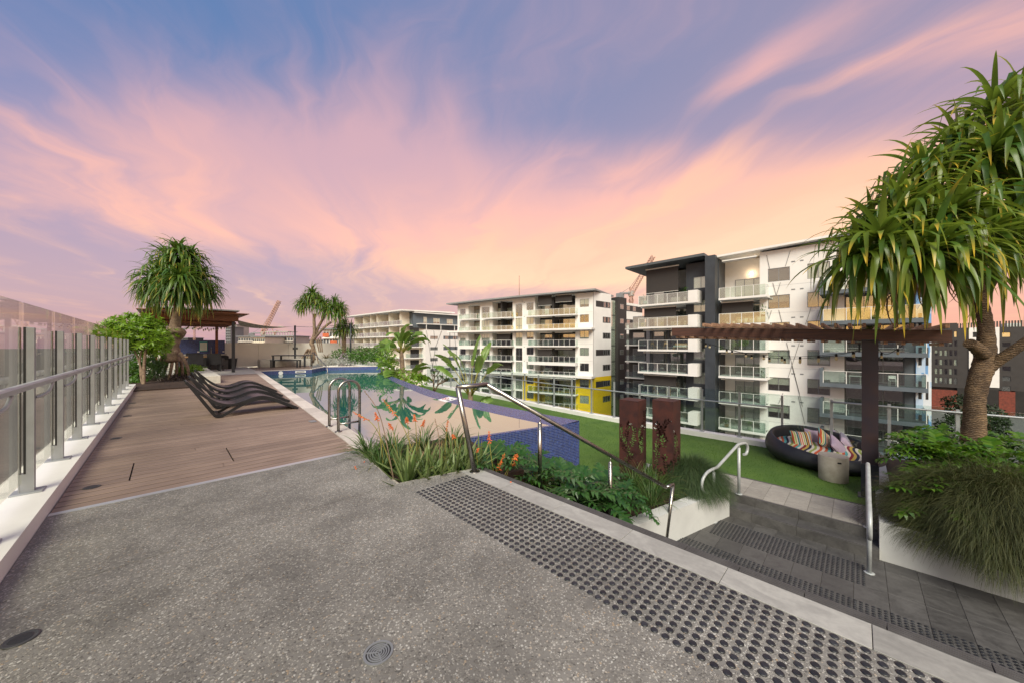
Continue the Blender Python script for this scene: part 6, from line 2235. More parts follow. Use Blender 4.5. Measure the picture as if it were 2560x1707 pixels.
# garden bed, left
Yg = 11.6
g = lambda u, v, dY=0: G(u, v, Yg + dY)
b_ = g(358, 962)
shrub('bright green round headed bushy tree on bare pale stems beside the left fence', (b_.x, b_.y, .03),
      [(g(330, 828), (.75, .75, .52)), (g(375, 845, .2), (.62, .62, .48)), (g(300, 838, .2), (.45, .45, .32)), (g(350, 812, .1), (.55, .55, .35)), (g(395, 865, .3), (.38, .38, .28)), (g(345, 868, .3), (.55, .5, .3))], 620, .17, .040, 'shrub_leaf', 31,
      [([g(362, 968), g(355, 930), g(345, 895), g(332, 868)], [.035, .03, .026, .02]), ([g(360, 966), g(360, 920), g(364, 880), g(372, 862)], [.045, .042, .036, .024]), ([g(357, 965), g(352, 940), g(350, 900), g(355, 870)], [.03, .026, .024, .02])], 'tree', 'bushy_tree', 8)
b_ = g(345, 955, 1.2)
shrub('dense dark green undergrowth below the bushy tree at the fence end', (b_.x, b_.y, .03),
      [(g(335, 905, 1.6), (.45, .6, .45)), (g(325, 930, 1.0), (.28, .4, .35)), (g(388, 900, 1.5), (.35, .5, .42)), (g(370, 930, 1.3), (.5, .4, .3)), (g(340, 955, .5), (.22, .3, .15))], 420, .14, .034, 'hedge_leaf', 32, whorl=6)
b_ = g(392, 950, .6)
shrub('upright grey green rosemary bush in the left garden bed', (b_.x, b_.y, .03), [(g(388, 925, .3), (.28, .28, .42)), (g(402, 930, .4), (.22, .22, .34))], 1500, .09, .007, 'dark_shrub_leaf', 33, up=1.6)
b_ = g(450, 958, .9)
shrub('low purple brown ground shrub at the foot of the left pandanus', (b_.x, b_.y, .03), [(g(438, 950, 1.2), (.55, .40, .20)), (g(465, 945, 1.5), (.40, .35, .18))], 560, .12, .030, 'purple_leaf', 34, up=.7)
b_ = g(478, 930, 2.5)
shrub('yellow green variegated small shrub behind the loungers', (b_.x, b_.y, .03), [(g(478, 925, 2.6), (.42, .34, .22)), (g(462, 930, 2.4), (.3, .3, .18))], 420, .10, .038, 'shrub_leaf', 35, whorl=3)

# far end beds
f_ = lambda u, v, Y: G(u, v, Y)
def at0(u, v, Y, z=0.):
    p = G(u, v, Y); return (p.x, p.y, z)
shrub('spiky grey green upright shrub against the cream wall', at0(632, 908, 23.6), [(f_(630, 893, 23.6), (.30, .30, .55)), (f_(640, 898, 23.5), (.25, .25, .4)), (f_(622, 900, 23.5), (.25, .25, .35))], 900, .16, .018, 'dark_shrub_leaf', 41, up=1.8)
shrub('low silver leaved mound left of the planter box', at0(622, 912, 23), [(f_(622, 909, 23), (.42, .35, .18))], 320, .07, .03, 'silver_leaf', 42)
shrub('low dark green mound left of the planter box', at0(662, 910, 23), [(f_(661, 906, 23), (.40, .35, .28))], 420, .14, .03, 'hedge_leaf', 43)
shrub('clipped green hedge row inside the concrete planter box', at0(727, 898, 23.6, .4), [(f_(690 + 15 * k, 893, 23.7), (.36, .34, .20)) for k in range(6)], 900, .10, .035, 'hedge_leaf', 44, cat='hedge', name='hedge')


def rosette(label, base, n, L, W, mat, seed, z=0., el=(1.25, .1), droop=1.0, name='rosette_plant'):
    r = random.Random(seed)
    t = thing(name, (base[0], base[1], z), label, 'plant')
    m = MB()
    for az, tt in rosette_frames(n, r):
        b = blade_mb(L * r.uniform(.75, 1.1), W, lerp(el[0], el[1], tt), droop * r.uniform(.6, 1.3), None, 6, .2, r.uniform(-.3, .3))
        m.merge(b.xform(Matrix.Translation((base[0], base[1], z)) @ Matrix.Rotation(az, 4, 'Z') @ Matrix.Translation((.03, 0, 0))))
    m.build('leaves', mat, t)
rosette('bronze bromeliad rosette in the planter box left of the table', at0(674, 898, 23.3), 34, .82, .085, 'rosette_leaf', 51, .35, (1.3, .2), .9)
rosette('small bronze rosette at the foot of the forked pandanus', at0(817, 898, 22.4), 26, .55, .05, 'rosette_leaf', 52, .35, (1.3, .2), .8)
shrub('silver grey foliage mounds along the far coping', at0(838, 910, 22), [(f_(808 + 14 * k, 904 + (k % 2) * 2, 22.2), (.36, .34, .30)) for k in range(6)], 1500, .075, .032, 'silver_leaf', 45)
shrub('broad bright green hedge at the far right pool corner', at0(900, 905, 22.6), [(f_(885 + 12 * k, 892 - (k % 3) * 3, 22.5), (.55, .55, .52)) for k in range(7)] + [(f_(845, 888, 23.4), (.5, .5, .4)), (f_(865, 884, 23.2), (.5, .5, .45))], 2200, .17, .055, 'hedge_leaf', 46, cat='hedge', name='hedge')
shrub('few pale pink blooms over the silver mounds', at0(862, 893, 22), [(f_(860, 890, 22), (.3, .25, .22))], 60, .06, .05, 'lilac_cloth', 47, cat='flowers', name='flowering_shrub')


# big leaved plants on the turf
def banana_mb(L, W, el0, droop, r, n=14):
    m = MB()
    p = Vector((0, 0, 0)); el = el0
    st = L / n
    C = []
    for i in range(n + 1):
        t = i / n
        w = W / 2 * math.sin(math.pi * min(1, .08 + .90 * t)) ** .55
        C.append((p.copy(), el, w, t))
        p = p + Vector((math.cos(el), 0, math.sin(el))) * st
        el -= droop / n * (.4 + 1.4 * t)
    for sd in (-1, 1):
        i = 0
        while i < n:
            run = r.choice((1, 2, 3, 3, 4))
            j = min(n, i + run)
            sag = r.uniform(.05, .75)
            b = len(m.v)
            for k in range(i, j + 1):
                c, e, w, t = C[k]
                nr = Vector((-math.sin(e), 0, math.cos(e)))
                side = Vector((0, sd, 0))
                mid = c + side * w * .55 + nr * w * (.18 - .1 * sag)
                tip = c + side * w * (1 - .18 * sag) + nr * w * (.22 - .75 * sag) + Vector((math.cos(e), 0, math.sin(e))) * w * .15
                m.v += [tuple(c), tuple(mid), tuple(tip)]
            for k in range(j - i):
                for q in range(2):
                    a = b + 3 * k + q
                    qd = (a, a + 1, a + 4, a + 3) if sd > 0 else (a + 3, a + 4, a + 1, a)
                    m.uv[len(m.f)] = [(.5, C[i + k][3])] * 4
                    m.f.append(qd); m.smooth.append(True)
            i = j
    return m


def banana(label, base, leaves, stalk, matn, seed, name='banana_plant', trunkspec=None):
    r = random.Random(seed)
    t = thing(name, base, label, 'plant')
    B_ = Vector(base)
    if trunkspec:
        trunk_tube([trunkspec], 'trunk', 'bark', t, 10)
    for az, el, pet, L, W, dr, z0 in leaves:
        d = Vector((math.cos(az), math.sin(az), 0))
        a = B_ + Vector((0, 0, z0)) + d * .05
        e_ = a + d * pet * math.cos(el) + Vector((0, 0, pet * math.sin(el)))
        st = MB().tube([a, a.lerp(e_, .5) + Vector((0, 0, .03)), e_], [.035, .022, .012], 6).build('stalk', stalk, t)
        bm_ = banana_mb(L, W, el - .12, dr, r)
        bm_.xform(Matrix.Translation(e_) @ Matrix.Rotation(az, 4, 'Z') @ Matrix.Rotation(r.uniform(.35, .95) * r.choice((-1, 1)), 4, Vector((math.cos(el), 0, math.sin(el))))).build('leaf', matn, t)
    return t
plain('leaf_stalk', (.30, .26, .06), .5, var=.2, scale=6, bstr=.03, c2=(.16, .15, .03))
RT = R(-45)            # azimuth of the view's right-hand direction
p0 = at0(1176, 1010, 14.0, -1.41)
banana('tall bird of paradise plant with torn paddle leaves behind the curved pool edge', p0,
       [(RT + math.pi - .1, 1.02, 1.15, 1.05, .36, .9, .75), (RT + math.pi + .35, 1.25, 1.15, 1.2, .36, .5, .7), (RT + 1.2, 1.48, 1.25, 1.3, .36, .3, .65), (RT + .2, 1.30, 1.2, 1.15, .35, .5, .7),
        (RT - .25, .95, 1.1, 1.0, .34, 1.4, .7), (RT + math.pi + .1, .85, 1.0, 1.0, .32, 1.0, .7), (RT - .9, 1.15, 1.1, 1.05, .34, .9, .65), (RT + math.pi - .9, 1.2, 1.1, 1.05, .34, .8, .65),
        (RT - .1, .55, .35, .62, .24, .8, .15), (RT + .4, .75, .4, .6, .22, .8, .1), (RT - .7, .5, .4, .6, .22, .9, .1), (RT + 2.6, .7, .35, .55, .22, .8, .1)], 'leaf_stalk', 'banana_leaf', 61, 'banana_plant',
       ([Vector(p0), Vector(p0) + Vector((0, 0, .45)), Vector(p0) + Vector((0, 0, .85))], [.12, .13, .07]))
p0 = at0(1004, 960, 17.6, -1.3)
r = random.Random(5)
lv = [(RT + k * 2.399, r.uniform(.5, 1.45), r.uniform(.35, .7), r.uniform(1.0, 1.4), .36, r.uniform(1.4, 2.6), 2.2) for k in range(18)]
lv += [(RT + k * 2.1 + .4, r.uniform(.2, .9), r.uniform(.4, .7), r.uniform(.9, 1.2), .34, r.uniform(.9, 1.8), .75) for k in range(18)]
banana('taller banana like palm with arching torn leaves at the end of the curved edge', p0, lv, 'leaf_stalk', 'palm_leaf', 62, 'banana_palm',
       ([Vector(p0), Vector(p0) + Vector((.05, 0, 1.2)), Vector(p0) + Vector((-.03, 0, 2.4))], [.15, .13, .09]))
shrub('mixed light green leaves at the foot of the banana palm', at0(985, 945, 17, -1.3), [(f_(975, 925, 18.5), (.5, .6, .75)), (f_(965, 900, 20), (.5, .6, .8)), (f_(1010, 945, 16.5), (.5, .5, .4)), (f_(1040, 952, 15.6), (.5, .5, .35))], 900, .2, .065, 'shrub_leaf', 48, up=.6)
fr = thing('frangipani', at0(1085, 965, 15.2, -1.3), 'bare branched frangipani with few leaf tufts beside the banana palm', 'tree')
r = random.Random(8)
tufts = []
def grow(p, d, L, rad, lvl):
    e = p + d * L
    MB().tube([p, p.lerp(e, .5) + Vector((r.uniform(-.03, .03), r.uniform(-.03, .03), .02)), e], [rad, rad * .9, rad * .75], 7).build('branch', 'bark', fr)
    if lvl == 0:
        tufts.append((e, d)); return
    for k in range(r.choice((2, 2, 3))):
        nd = (d + Vector((r.uniform(-.9, .9), r.uniform(-.9, .9), r.uniform(-.15, .5)))).normalized()
        grow(e, nd, L * r.uniform(.6, .85), rad * .68, lvl - 1)
fb = Vector(at0(1085, 965, 15.2, -1.3))
grow(fb, Vector((.05, .1, 1)).normalized(), .55, .06, 4)
m = MB()
for e, d in tufts:
    if r.random() < .55:
        for k in range(5):
            b = leaf_mb(.16, .045, 3, .5)
            m.merge(b.xform(Matrix.Translation(e) @ Matrix.Rotation(k * 1.25 + r.random(), 4, 'Z') @ Matrix.Rotation(-r.uniform(.1, .9), 4, 'Y')))
m.build('leaves', 'hedge_leaf', fr)

# -- aloe bed in the paving
def inbed(r):
    while True:
        x, y = r.uniform(1.62, 3.3), r.uniform(2.85, 4.85)
        if x < 1.60 + .083 * (y - 3.15) + .04: continue
        if y < 3.15 - .2569 * (x - 1.6) + .07: continue
        if y > 4.72 - .2569 * (x - 2.75) - .02 and x > 1.9: continue
        return x, y
r = random.Random(17)
aloes = []
spots = [(1.72, 3.24), (1.80, 3.32), (1.92, 3.18), (2.06, 3.14), (2.20, 3.10), (2.30, 3.20), (1.86, 3.50), (2.02, 3.34), (2.18, 3.30), (2.36, 3.08), (2.45, 3.22), (2.1, 3.52), (2.32, 3.42), (2.5, 3.45), (2.6, 3.15)]
avar = [blade_mb(1, .115, 0, d_, None, 7, .32, tw, lambda t: (1 - t) ** .75) for d_, tw in ((.1, .1), (.3, -.2), (.5, .3), (-.15, 0), (.2, .4), (-.3, -.2))]
amesh = [a.mesh('aloe_leaf', 'aloe_leaf') for a in avar]
ALO = ['pale green upright aloe at the very corner of the bed', 'aloe just behind the corner one', 'aloe third along the front rim of the bed', 'aloe fourth along the front rim of the bed', 'aloe fifth along the front rim, left of the slanted post', 'aloe behind the fifth one', 'aloe deeper in on the left of the bed',
       'aloe in the middle of the bed', 'aloe right of the middle of the bed', 'aloe at the foot of the slanted rail post', 'aloe behind the slanted rail post', 'aloe at the back of the bed, left', 'aloe at the back of the bed, centre', 'aloe at the back of the bed near the blue wall', 'aloe beyond the tile corner, right of the post']
for i, (x, y) in enumerate(spots):
    t = thing('aloe', (x, y, -.13), ALO[i], 'aloe', 'aloes in the paved bed')
    N = 15
    for k in range(N):
        el = lerp(1.45, .35, k / N) + r.uniform(-.12, .12)
        L = r.uniform(.30, .46) * (1.1 if i < 2 else 1)
        o = inst('leaf', amesh[r.randrange(6)], t, (x + .02 * math.cos(k * 2.4), y + .02 * math.sin(k * 2.4), -.13), rot=(0, -el, k * 2.4), sc_=(L, r.uniform(.34, .62), L))
# flower stalks: foot and tip readings
STK = [((990, 1180), (952, 1045), (910, 975), 3.45, 'seed'), ((1050, 1140), (1010, 1070), (957, 995), 3.9, 'bloom'), ((985, 1100), (940, 1070), (882, 1027), 3.9, 'bloom'), ((960, 1100), (948, 1070), (938, 1028), 4.0, 'bloom'), ((1000, 1100), (985, 1085), (972, 1055), 4.1, 'bloom'),
       ((1030, 1110), (1020, 1070), (1016, 1040), 4.2, 'bloom'), ((1042, 1110), (1040, 1070), (1035, 1033), 4.25, 'bloom'), ((1042, 1100), (1052, 1078), (1062, 1047), 4.2, 'bloom'), ((1100, 1170), (1098, 1100), (1087, 1045), 3.8, 'seed'), ((1112, 1150), (1114, 1100), (1120, 1048), 3.9, 'bud'),
       ((1150, 1140), (1138, 1105), (1132, 1083), 4.0, 'bloom'), ((1235, 1160), (1226, 1125), (1222, 1075), 3.9, 'bloom'), ((1200, 1165), (1192, 1140), (1196, 1118), 3.8, 'bud')]
r = random.Random(23)
bud_me = MB().lathe(0, 0, [(.0022, 0), (.0042, -.010), (.0040, -.024), (.0016, -.032)], 7).mesh('floret', 'petal')
sd_me = MB().lathe(0, 0, [(.002, 0), (.006, -.006), (.006, -.014), (.002, -.018)], 7).mesh('seed_pod', 'bark')
SL = ['tallest brown seed stalk of the aloe bed', 'long slanting stalk with an orange spike over the water', 'orange spike leaning far left in front of the ladder', 'upright orange spike right of the leaning one', 'short orange spike low among the grass leaves', 'thin orange spike in the middle, left of a twin', 'thin orange spike in the middle, right of its twin', 'full orange spike right of the thin pair', 'bent brown stalk with withered tip before the pool', 'brown arching bud stalk left of the slanted post', 'short orange spike just left of the slanted post', 'coral spike against the blue wall right of the post', 'rusty bud spike at the right of the slanted post']
for (a, b, c, Y, kind), lb in zip(STK, SL):
    A_, B_, C_ = G(*a, Y), G(*b, Y), G(*c, Y)
    A_.z = min(A_.z, -.1)
    t = thing('flower_stalk', (A_.x, A_.y, -.13), lb, 'flower', 'aloe flower stalks')
    cp = curve([(A_.x, A_.y, -.13), B_, C_], 10)
    MB().tube(cp, [lerp(.0058, .0022, i / (len(cp) - 1)) for i in range(len(cp))], 6).build('stem', 'leaf_stalk' if kind != 'seed' else 'dry_stem', t) if 'dry_stem' in MATS else MB().tube(cp, [lerp(.0058, .0022, i / (len(cp) - 1)) for i in range(len(cp))], 6).build('stem', 'bark' if kind == 'seed' else 'leaf_stalk', t)
    n_ = len(cp)
    N = {'bloom': 34, 'seed': 14, 'bud': 26}[kind]
    for k in range(N):
        f0 = lerp(.68, .995, k / N)
        i = f0 * (n_ - 1); p = cp[int(i)].lerp(cp[min(int(i) + 1, n_ - 1)], i % 1)
        s_ = lerp(1.15, .45, k / N) if kind == 'bloom' else .6
        inst('floret' if kind != 'seed' else 'seed_pod', sd_me if kind == 'seed' else bud_me, t, p, rot=(0, r.uniform(-1.5, -.5), k * 2.4), sc_=s_)
# three coral spikes among the leaves right of the post
for (a, c, Y, lb) in (((1232, 1190), (1262, 1130), 3.9, 'slanting coral spike over the dark leaves below the blue wall'), ((1250, 1190), (1290, 1152), 3.8, 'open orange flower head among the dark leaves'), ((1262, 1180), (1292, 1135), 3.75, 'thin orange tip above the open flower head')):
    A_, C_ = G(*a, Y), G(*c, Y)
    t = thing('flower_stalk', (A_.x, A_.y, A_.z - .1), lb, 'flower', 'aloe flower stalks')
    cp = curve([A_ - Vector((0, 0, .1)), A_.lerp(C_, .5), C_], 8)
    MB().tube(cp, .0035, 6).build('stem', 'leaf_stalk', t)
    for k in range(30):
        p = cp[0].lerp(cp[-1], lerp(.45 if 'slant' in lb else .85, 1, k / 30))
        inst('floret', bud_me, t, p, rot=(r.uniform(-.6, .6), r.uniform(-2.2, -.4), k * 2.4), sc_=lerp(1.3, .6, k / 30))


def tuft(label, x, y, z, n, L, W, mat, seed, name='grass_tuft', el=(1.4, .3), dr=(1.0, 2.6), group=None, rad=.06, cat='grass tuft'):
    r = random.Random(seed)
    t = thing(name, (x, y, z), label, cat, group)
    m = MB()
    for k in range(n):
        b = blade_mb(L * r.uniform(.6, 1.15), W * r.uniform(.7, 1.2), r.uniform(el[1], el[0]), r.uniform(*dr), None, 6, .2, r.uniform(-.4, .4))
        a = r.uniform(0, 6.28)
        m.merge(b.xform(Matrix.Translation((x + rad * r.random() * math.cos(a), y + rad * r.random() * math.sin(a), z)) @ Matrix.Rotation(a, 4, 'Z')))
    m.build('blades', mat, t)
TL = ['dark strap leaf tuft spilling over the paving at the left of the bed', 'strap leaf tuft behind the leftmost one by the coping', 'strap leaf tuft at the left rim between two aloes', 'strap leaf tuft in front of the pool water, left', 'strap leaf tuft in front of the pool water, centre', 'strap leaf tuft in the middle of the aloe bed', 'strap leaf tuft against the blue end wall']
for k, (x, y) in enumerate([(1.80, 4.25), (1.86, 4.55), (1.74, 3.85), (2.15, 4.45), (2.55, 4.3), (2.0, 4.0), (2.9, 4.1)]):
    tuft(TL[k], x, y, -.14, 85, .46, .017, 'grass_leaf', 70 + k, group='strap leaf tufts in the bed')
for k, (x, y, lb) in enumerate([(2.35, 3.85, 'dry straw grass tuft in the middle of the bed'), (2.62, 3.75, 'dry straw grass tuft near the slanted post'), (3.35, 2.95, 'dry straw grass tuft behind the second rail post')]):
    tuft(lb, x, y, -.18 if k < 2 else -.5, 90, .42, .010, 'dry_grass', 80 + k, group='dry grass tufts')
for k, (x, y, z, lb) in enumerate([(5.9, 2.45, -1.2, 'green grass tuft in front of the right cut pillar'), (6.2, 2.75, -1.2, 'green grass tuft between the two cut pillars'), (5.5, 2.35, -1.2, 'green grass tuft at the white wall top, left'), (6.7, 2.9, -1.25, 'dark grass tuft behind the two cut pillars'), (5.7, 2.75, -1.15, 'green grass tuft before the left cut pillar')]):
    tuft(lb, x, y, z, 120, .55, .012, 'grass_leaf', 90 + k, group='grass tufts by the pillars', rad=.12)


# -- philodendron: deeply cut leaves
def philo_mb(L, W, r, droop, lobes=7):
    m = MB()
    p = Vector((0, 0, 0)); el = .1
    C = []
    for i in range(lobes + 1):
        C.append((p.copy(), el)); p = p + Vector((math.cos(el), 0, math.sin(el))) * (L / lobes); el -= droop / lobes
    rb = .010
    for i in range(lobes):
        (a, e0), (b, e1) = C[i], C[i + 1]
        m.quad((a.x, -rb * 2, a.z), (a.x, rb * 2, a.z), (b.x, rb * 2, b.z), (b.x, -rb * 2, b.z))
        t = (i + .5) / lobes
        w = W / 2 * (math.sin(math.pi * (.22 + .66 * t)) ** .7) * r.uniform(.82, 1.12)
        for sd in (-1, 1):
            ang = lerp(1.9, .40, t) + r.uniform(-.18, .18)
            d = Vector((math.cos(ang) * math.cos(e0), sd * math.sin(ang), math.cos(ang) * math.sin(e0)))
            o = a.lerp(b, .5)
            hw = L / lobes * r.uniform(.36, .50)
            q = Vector((math.sin(ang), -sd * math.cos(ang), 0)) * hw
            up = Vector((0, 0, 1))
            p0_, p1_ = o - q * .9, o + q * .9
            lift = r.uniform(.0, .22)
            m1, m2 = o + d * w * .60 - q * 1.05 + up * w * lift, o + d * w * .60 + q * 1.05 + up * w * (lift + .04)
            tp_ = o + d * w + q * r.uniform(-.6, .6) - up * w * r.uniform(.0, .25)
            m.add([p0_, p1_, m2, m1, tp_], [(0, 1, 2, 3), (3, 2, 4)] if sd > 0 else [(3, 2, 1, 0), (4, 2, 3)])
    return m
r = random.Random(44)
pv_dark = [philo_mb(L_, W_, r, d_) for L_, W_, d_ in ((.30, .30, .3), (.33, .27, .8), (.28, .29, 1.2), (.34, .31, .6), (.31, .25, 1.0), (.26, .27, .2), (.33, .29, 1.4))]
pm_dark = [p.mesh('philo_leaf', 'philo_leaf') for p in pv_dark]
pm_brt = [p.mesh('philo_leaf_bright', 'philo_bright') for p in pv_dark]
stalk_me = MB().tube([(0, 0, 0), (.5, 0, .06), (1, 0, 0)], [.007, .006, .004], 5).mesh('philo_stalk', 'hedge_leaf')


def philo(label, x, y, z, n, size, meshes, seed, group, hgt=.32, lo=.15):
    r = random.Random(seed)
    t = thing('philodendron', (x, y, z), label, 'plant', group)
    for k in range(n):
        az = k * 2.399 + r.uniform(-.2, .2)
        tt = (k + .5) / n
        el = lerp(1.35, lo, tt)
        L = hgt * lerp(.8, 1.15, tt) * r.uniform(.85, 1.15)
        e_ = (x + L * math.cos(el) * math.cos(az), y + L * math.cos(el) * math.sin(az), z + L * math.sin(el))
        inst('stalk', stalk_me, t, (x, y, z), rot=(0, -el, az), sc_=(L, 1, 1))
        s_ = size * r.uniform(.8, 1.15)
        inst('leaf', meshes[r.randrange(len(meshes))], t, e_, rot=(r.uniform(-.25, .25), -lerp(.55, -.25, tt) + r.uniform(-.15, .15), az), sc_=(s_, s_ * r.uniform(.9, 1.1), s_))
k = 0
DK = ['under the second rail post', 'between the second and third rail posts', 'just left of the third rail post', 'beside the blue end wall, nearest the slanted post', 'below the middle of the blue end wall', 'below the right part of the blue end wall', 'at the foot of the blue wall corner', 'in front of the left cut pillar', 'right of the third rail post', 'hanging over the top of the white planter wall', 'at the head of the white planter wall', 'deep between the rail and the blue wall', 'behind the third rail post', 'left of the cut pillars on the slope']
for (x, y) in ((2.75, 2.98), (3.25, 2.85), (3.75, 2.72), (3.0, 3.45), (3.6, 3.6), (4.3, 3.6), (5.0, 3.55), (5.3, 3.05), (4.3, 2.62), (4.7, 2.5), (4.15, 2.62), (3.5, 3.2), (4.4, 3.05), (4.9, 3.0)):
    z = lerp(-.16, -1.22, min(1, max(0, (x - 2.5) / 2.4)))
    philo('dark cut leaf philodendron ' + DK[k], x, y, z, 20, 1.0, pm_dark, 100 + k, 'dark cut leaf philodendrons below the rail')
    k += 1
k = 0
BR = {}
r = random.Random(77)
WH = ['beside the pergola post', 'left front of the trunk', 'directly before the thick trunk', 'right of the thick trunk', 'behind the weeping bush, left', 'behind the weeping bush, centre', 'behind the weeping bush, right', 'at the right picture edge, upper', 'at the right picture edge, lower', 'near the glass fence, left', 'near the glass fence, right', 'over the white return wall', 'second row left of the trunk', 'second row right of the trunk', 'on the crest between trunk and edge', 'at the far back by the fence', 'low on the slope above the weeping bush', 'outermost by the stairs', 'between the weeping bush and the right edge', 'hidden low under the trunk']
pts = [(8.55, -1.02), (8.95, -1.0), (9.0, -1.5), (9.2, -2.1), (7.95, -1.0), (8.15, -1.55), (8.1, -2.1), (8.9, -2.8), (8.2, -2.7), (10.2, -1.1), (10.4, -2.0), (8.75, -.92), (9.5, -.95), (9.7, -2.5), (9.6, -3.1), (10.6, -2.9), (8.5, -1.9), (7.75, -.85), (7.75, -2.6), (8.5, -1.2)]
for (x, y) in pts:
    d_ = min(1, max(0, (x - 7.4) / 1.3))
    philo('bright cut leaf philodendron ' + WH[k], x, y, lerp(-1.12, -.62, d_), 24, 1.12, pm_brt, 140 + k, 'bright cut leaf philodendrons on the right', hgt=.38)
    k += 1


# -- weeping she-oak bushes: thousands of fine hanging strands
def she_oak(label, c, rad, n, L, mat, seed, lean=(0, 0, 0), zmin=-1.7):
    r = random.Random(seed)
    t = thing('weeping_bush', (c[0], c[1], c[2] - rad[2] * .4), label, 'bush', 'weeping she-oak bushes')
    m = MB()
    for _ in range(n):
        a, z = r.uniform(0, 6.283), r.uniform(-.15, 1)
        q = math.sqrt(max(0, 1 - z * z))
        d = Vector((q * math.cos(a), q * math.sin(a), z))
        s_ = r.uniform(.72, 1.02) * (1 + .10 * math.sin(4 * a + 1.3) + .07 * math.sin(9 * a + 5 * z))
        p = Vector((c[0] + d.x * rad[0] * s_, c[1] + d.y * rad[1] * s_, c[2] + d.z * rad[2] * s_))
        out = Vector((d.x, d.y, 0))
        v = (out * .9 + Vector(lean) * .4 + Vector((r.uniform(-.35, .35), r.uniform(-.35, .35), .25 + .5 * z))).normalized()
        ll = L * r.uniform(.6, 1.2)
        w = r.uniform(.0013, .0025)
        sd = Vector((-v.y, v.x, 0))
        if sd.length < .05: sd = Vector((1, 0, 0))
        sd.normalize()
        sd = (sd + Vector((0, 0, r.uniform(-.6, .6)))).normalized()
        b = len(m.v)
        N = 5
        for i in range(N + 1):
            w_ = w * (1 - .8 * i / N)
            m.v += [tuple(p - sd * w_), tuple(p + sd * w_)]
            p = p + v * (ll / N)
            v = (v + Vector((r.uniform(-.12, .12), r.uniform(-.12, .12), -.42))).normalized()
        for i in range(N):
            m.f.append((b + 2 * i, b + 2 * i + 1, b + 2 * i + 3, b + 2 * i + 2)); m.smooth.append(True)
    m.build('strands', mat, t)
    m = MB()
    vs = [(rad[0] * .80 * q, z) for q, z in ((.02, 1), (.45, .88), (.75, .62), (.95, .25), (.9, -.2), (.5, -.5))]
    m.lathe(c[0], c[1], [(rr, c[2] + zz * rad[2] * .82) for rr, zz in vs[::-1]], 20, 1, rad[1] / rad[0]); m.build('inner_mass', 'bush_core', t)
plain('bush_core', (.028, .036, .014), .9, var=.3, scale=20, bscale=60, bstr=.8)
she_oak('huge weeping dark green bush spilling over the white wall at the right edge', (7.72, -1.32, -1.20), (.92, 1.02, .80), 32000, .34, 'she_oak_olive', 201, (-.4, .1, 0))
she_oak('weeping dark green bush over the white wall end beside the step rail', (6.78, 2.10, -1.19), (.46, .46, .42), 10000, .28, 'she_oak', 202, (-.3, -.4, 0))
she_oak('sprawling thin weeping bush beside the pergola post', (8.20, -.74, -1.14), (.38, .34, .28), 1800, .34, 'she_oak_olive', 203, (-.4, .2, 0))
r = random.Random(9)
m = MB()
for k in range(70):
    p = Vector((8.05 + r.uniform(-.2, .25), -.58 + r.uniform(-.15, .2), -.92 + r.uniform(-.05, .1)))
    d = Vector((r.uniform(-1, .4), r.uniform(-.8, .8), r.uniform(-.1, .3))).normalized()
    m.tube([p, p + d * .12 + Vector((0, 0, .03)), p + d * .28], [.004, .003, .001], 4)
m.build('dead_twigs', 'bark', label='tangle of bare brown twigs beside the pergola post', cat='twigs')

# far trees at street level, in the gap on the right and beyond the blocks
for k, (u, v, Y, rad, lb) in enumerate([(2402, 1010, 34, 1.15, 'dark conifer like street tree beyond the fence, left of the thick trunk'), (2470, 1040, 44, 1.5, 'dark street tree mostly behind the thick trunk'), (1620, 1040, 66, 4.0, 'dark street tree low between the two white blocks')]):
    p = G(u, v, Y)
    shrub(lb, (p.x, p.y, -20), [((p.x, p.y, p.z), (rad, rad, rad * .9)), ((p.x + .3 * rad, p.y - .3 * rad, p.z - rad), (rad, rad, rad)), ((p.x - .3 * rad, p.y + .3 * rad, p.z - 2 * rad), (rad * 1.2, rad * 1.2, rad))], 700, .28 * rad, .10 * rad, 'far_tree', 210 + k, [([Vector((p.x, p.y, -20)), Vector((p.x, p.y, -10)), Vector((p.x, p.y, p.z))], [.35, .28, .15])], 'tree', 'street_tree', 3, up=.2)

# ------------------------------------------------------------------ life on the balconies
def simple_chair(x, y, z, rz, mat, label, nm='chair'):
    t = thing(nm, (x, y, z), label, 'chair', 'chairs on the balconies opposite')
    M_ = Matrix.Translation((x, y, z)) @ Matrix.Rotation(rz, 4, 'Z')
    for n_, b in (('seat', (-.24, .24, -.24, .24, .42, .46)), ('backrest', (-.24, .24, .20, .24, .60, .88)), ('leg', (-.24, -.20, -.24, -.20, 0, .42)), ('leg', (.20, .24, -.24, -.20, 0, .42)), ('leg', (-.24, -.20, .20, .24, 0, .88)), ('leg', (.20, .24, .20, .24, 0, .88))):
        m = MB().box(*b); m.xform(M_).build(n_, mat, t)
def simple_table(x, y, z, mat, label):
    t = thing('table', (x, y, z), label, 'table', 'tables on the balconies opposite')
    MB().bbox(x - .4, x + .4, y - .4, y + .4, z + .68, z + .73, .01).build('top', mat, t)
    for a, b in ((-.34, -.34), (.34, -.34), (.34, .34), (-.34, .34)):
        MB().box(x + a - .02, x + a + .02, y + b - .02, y + b + .02, z, z + .68).build('leg', mat, t)
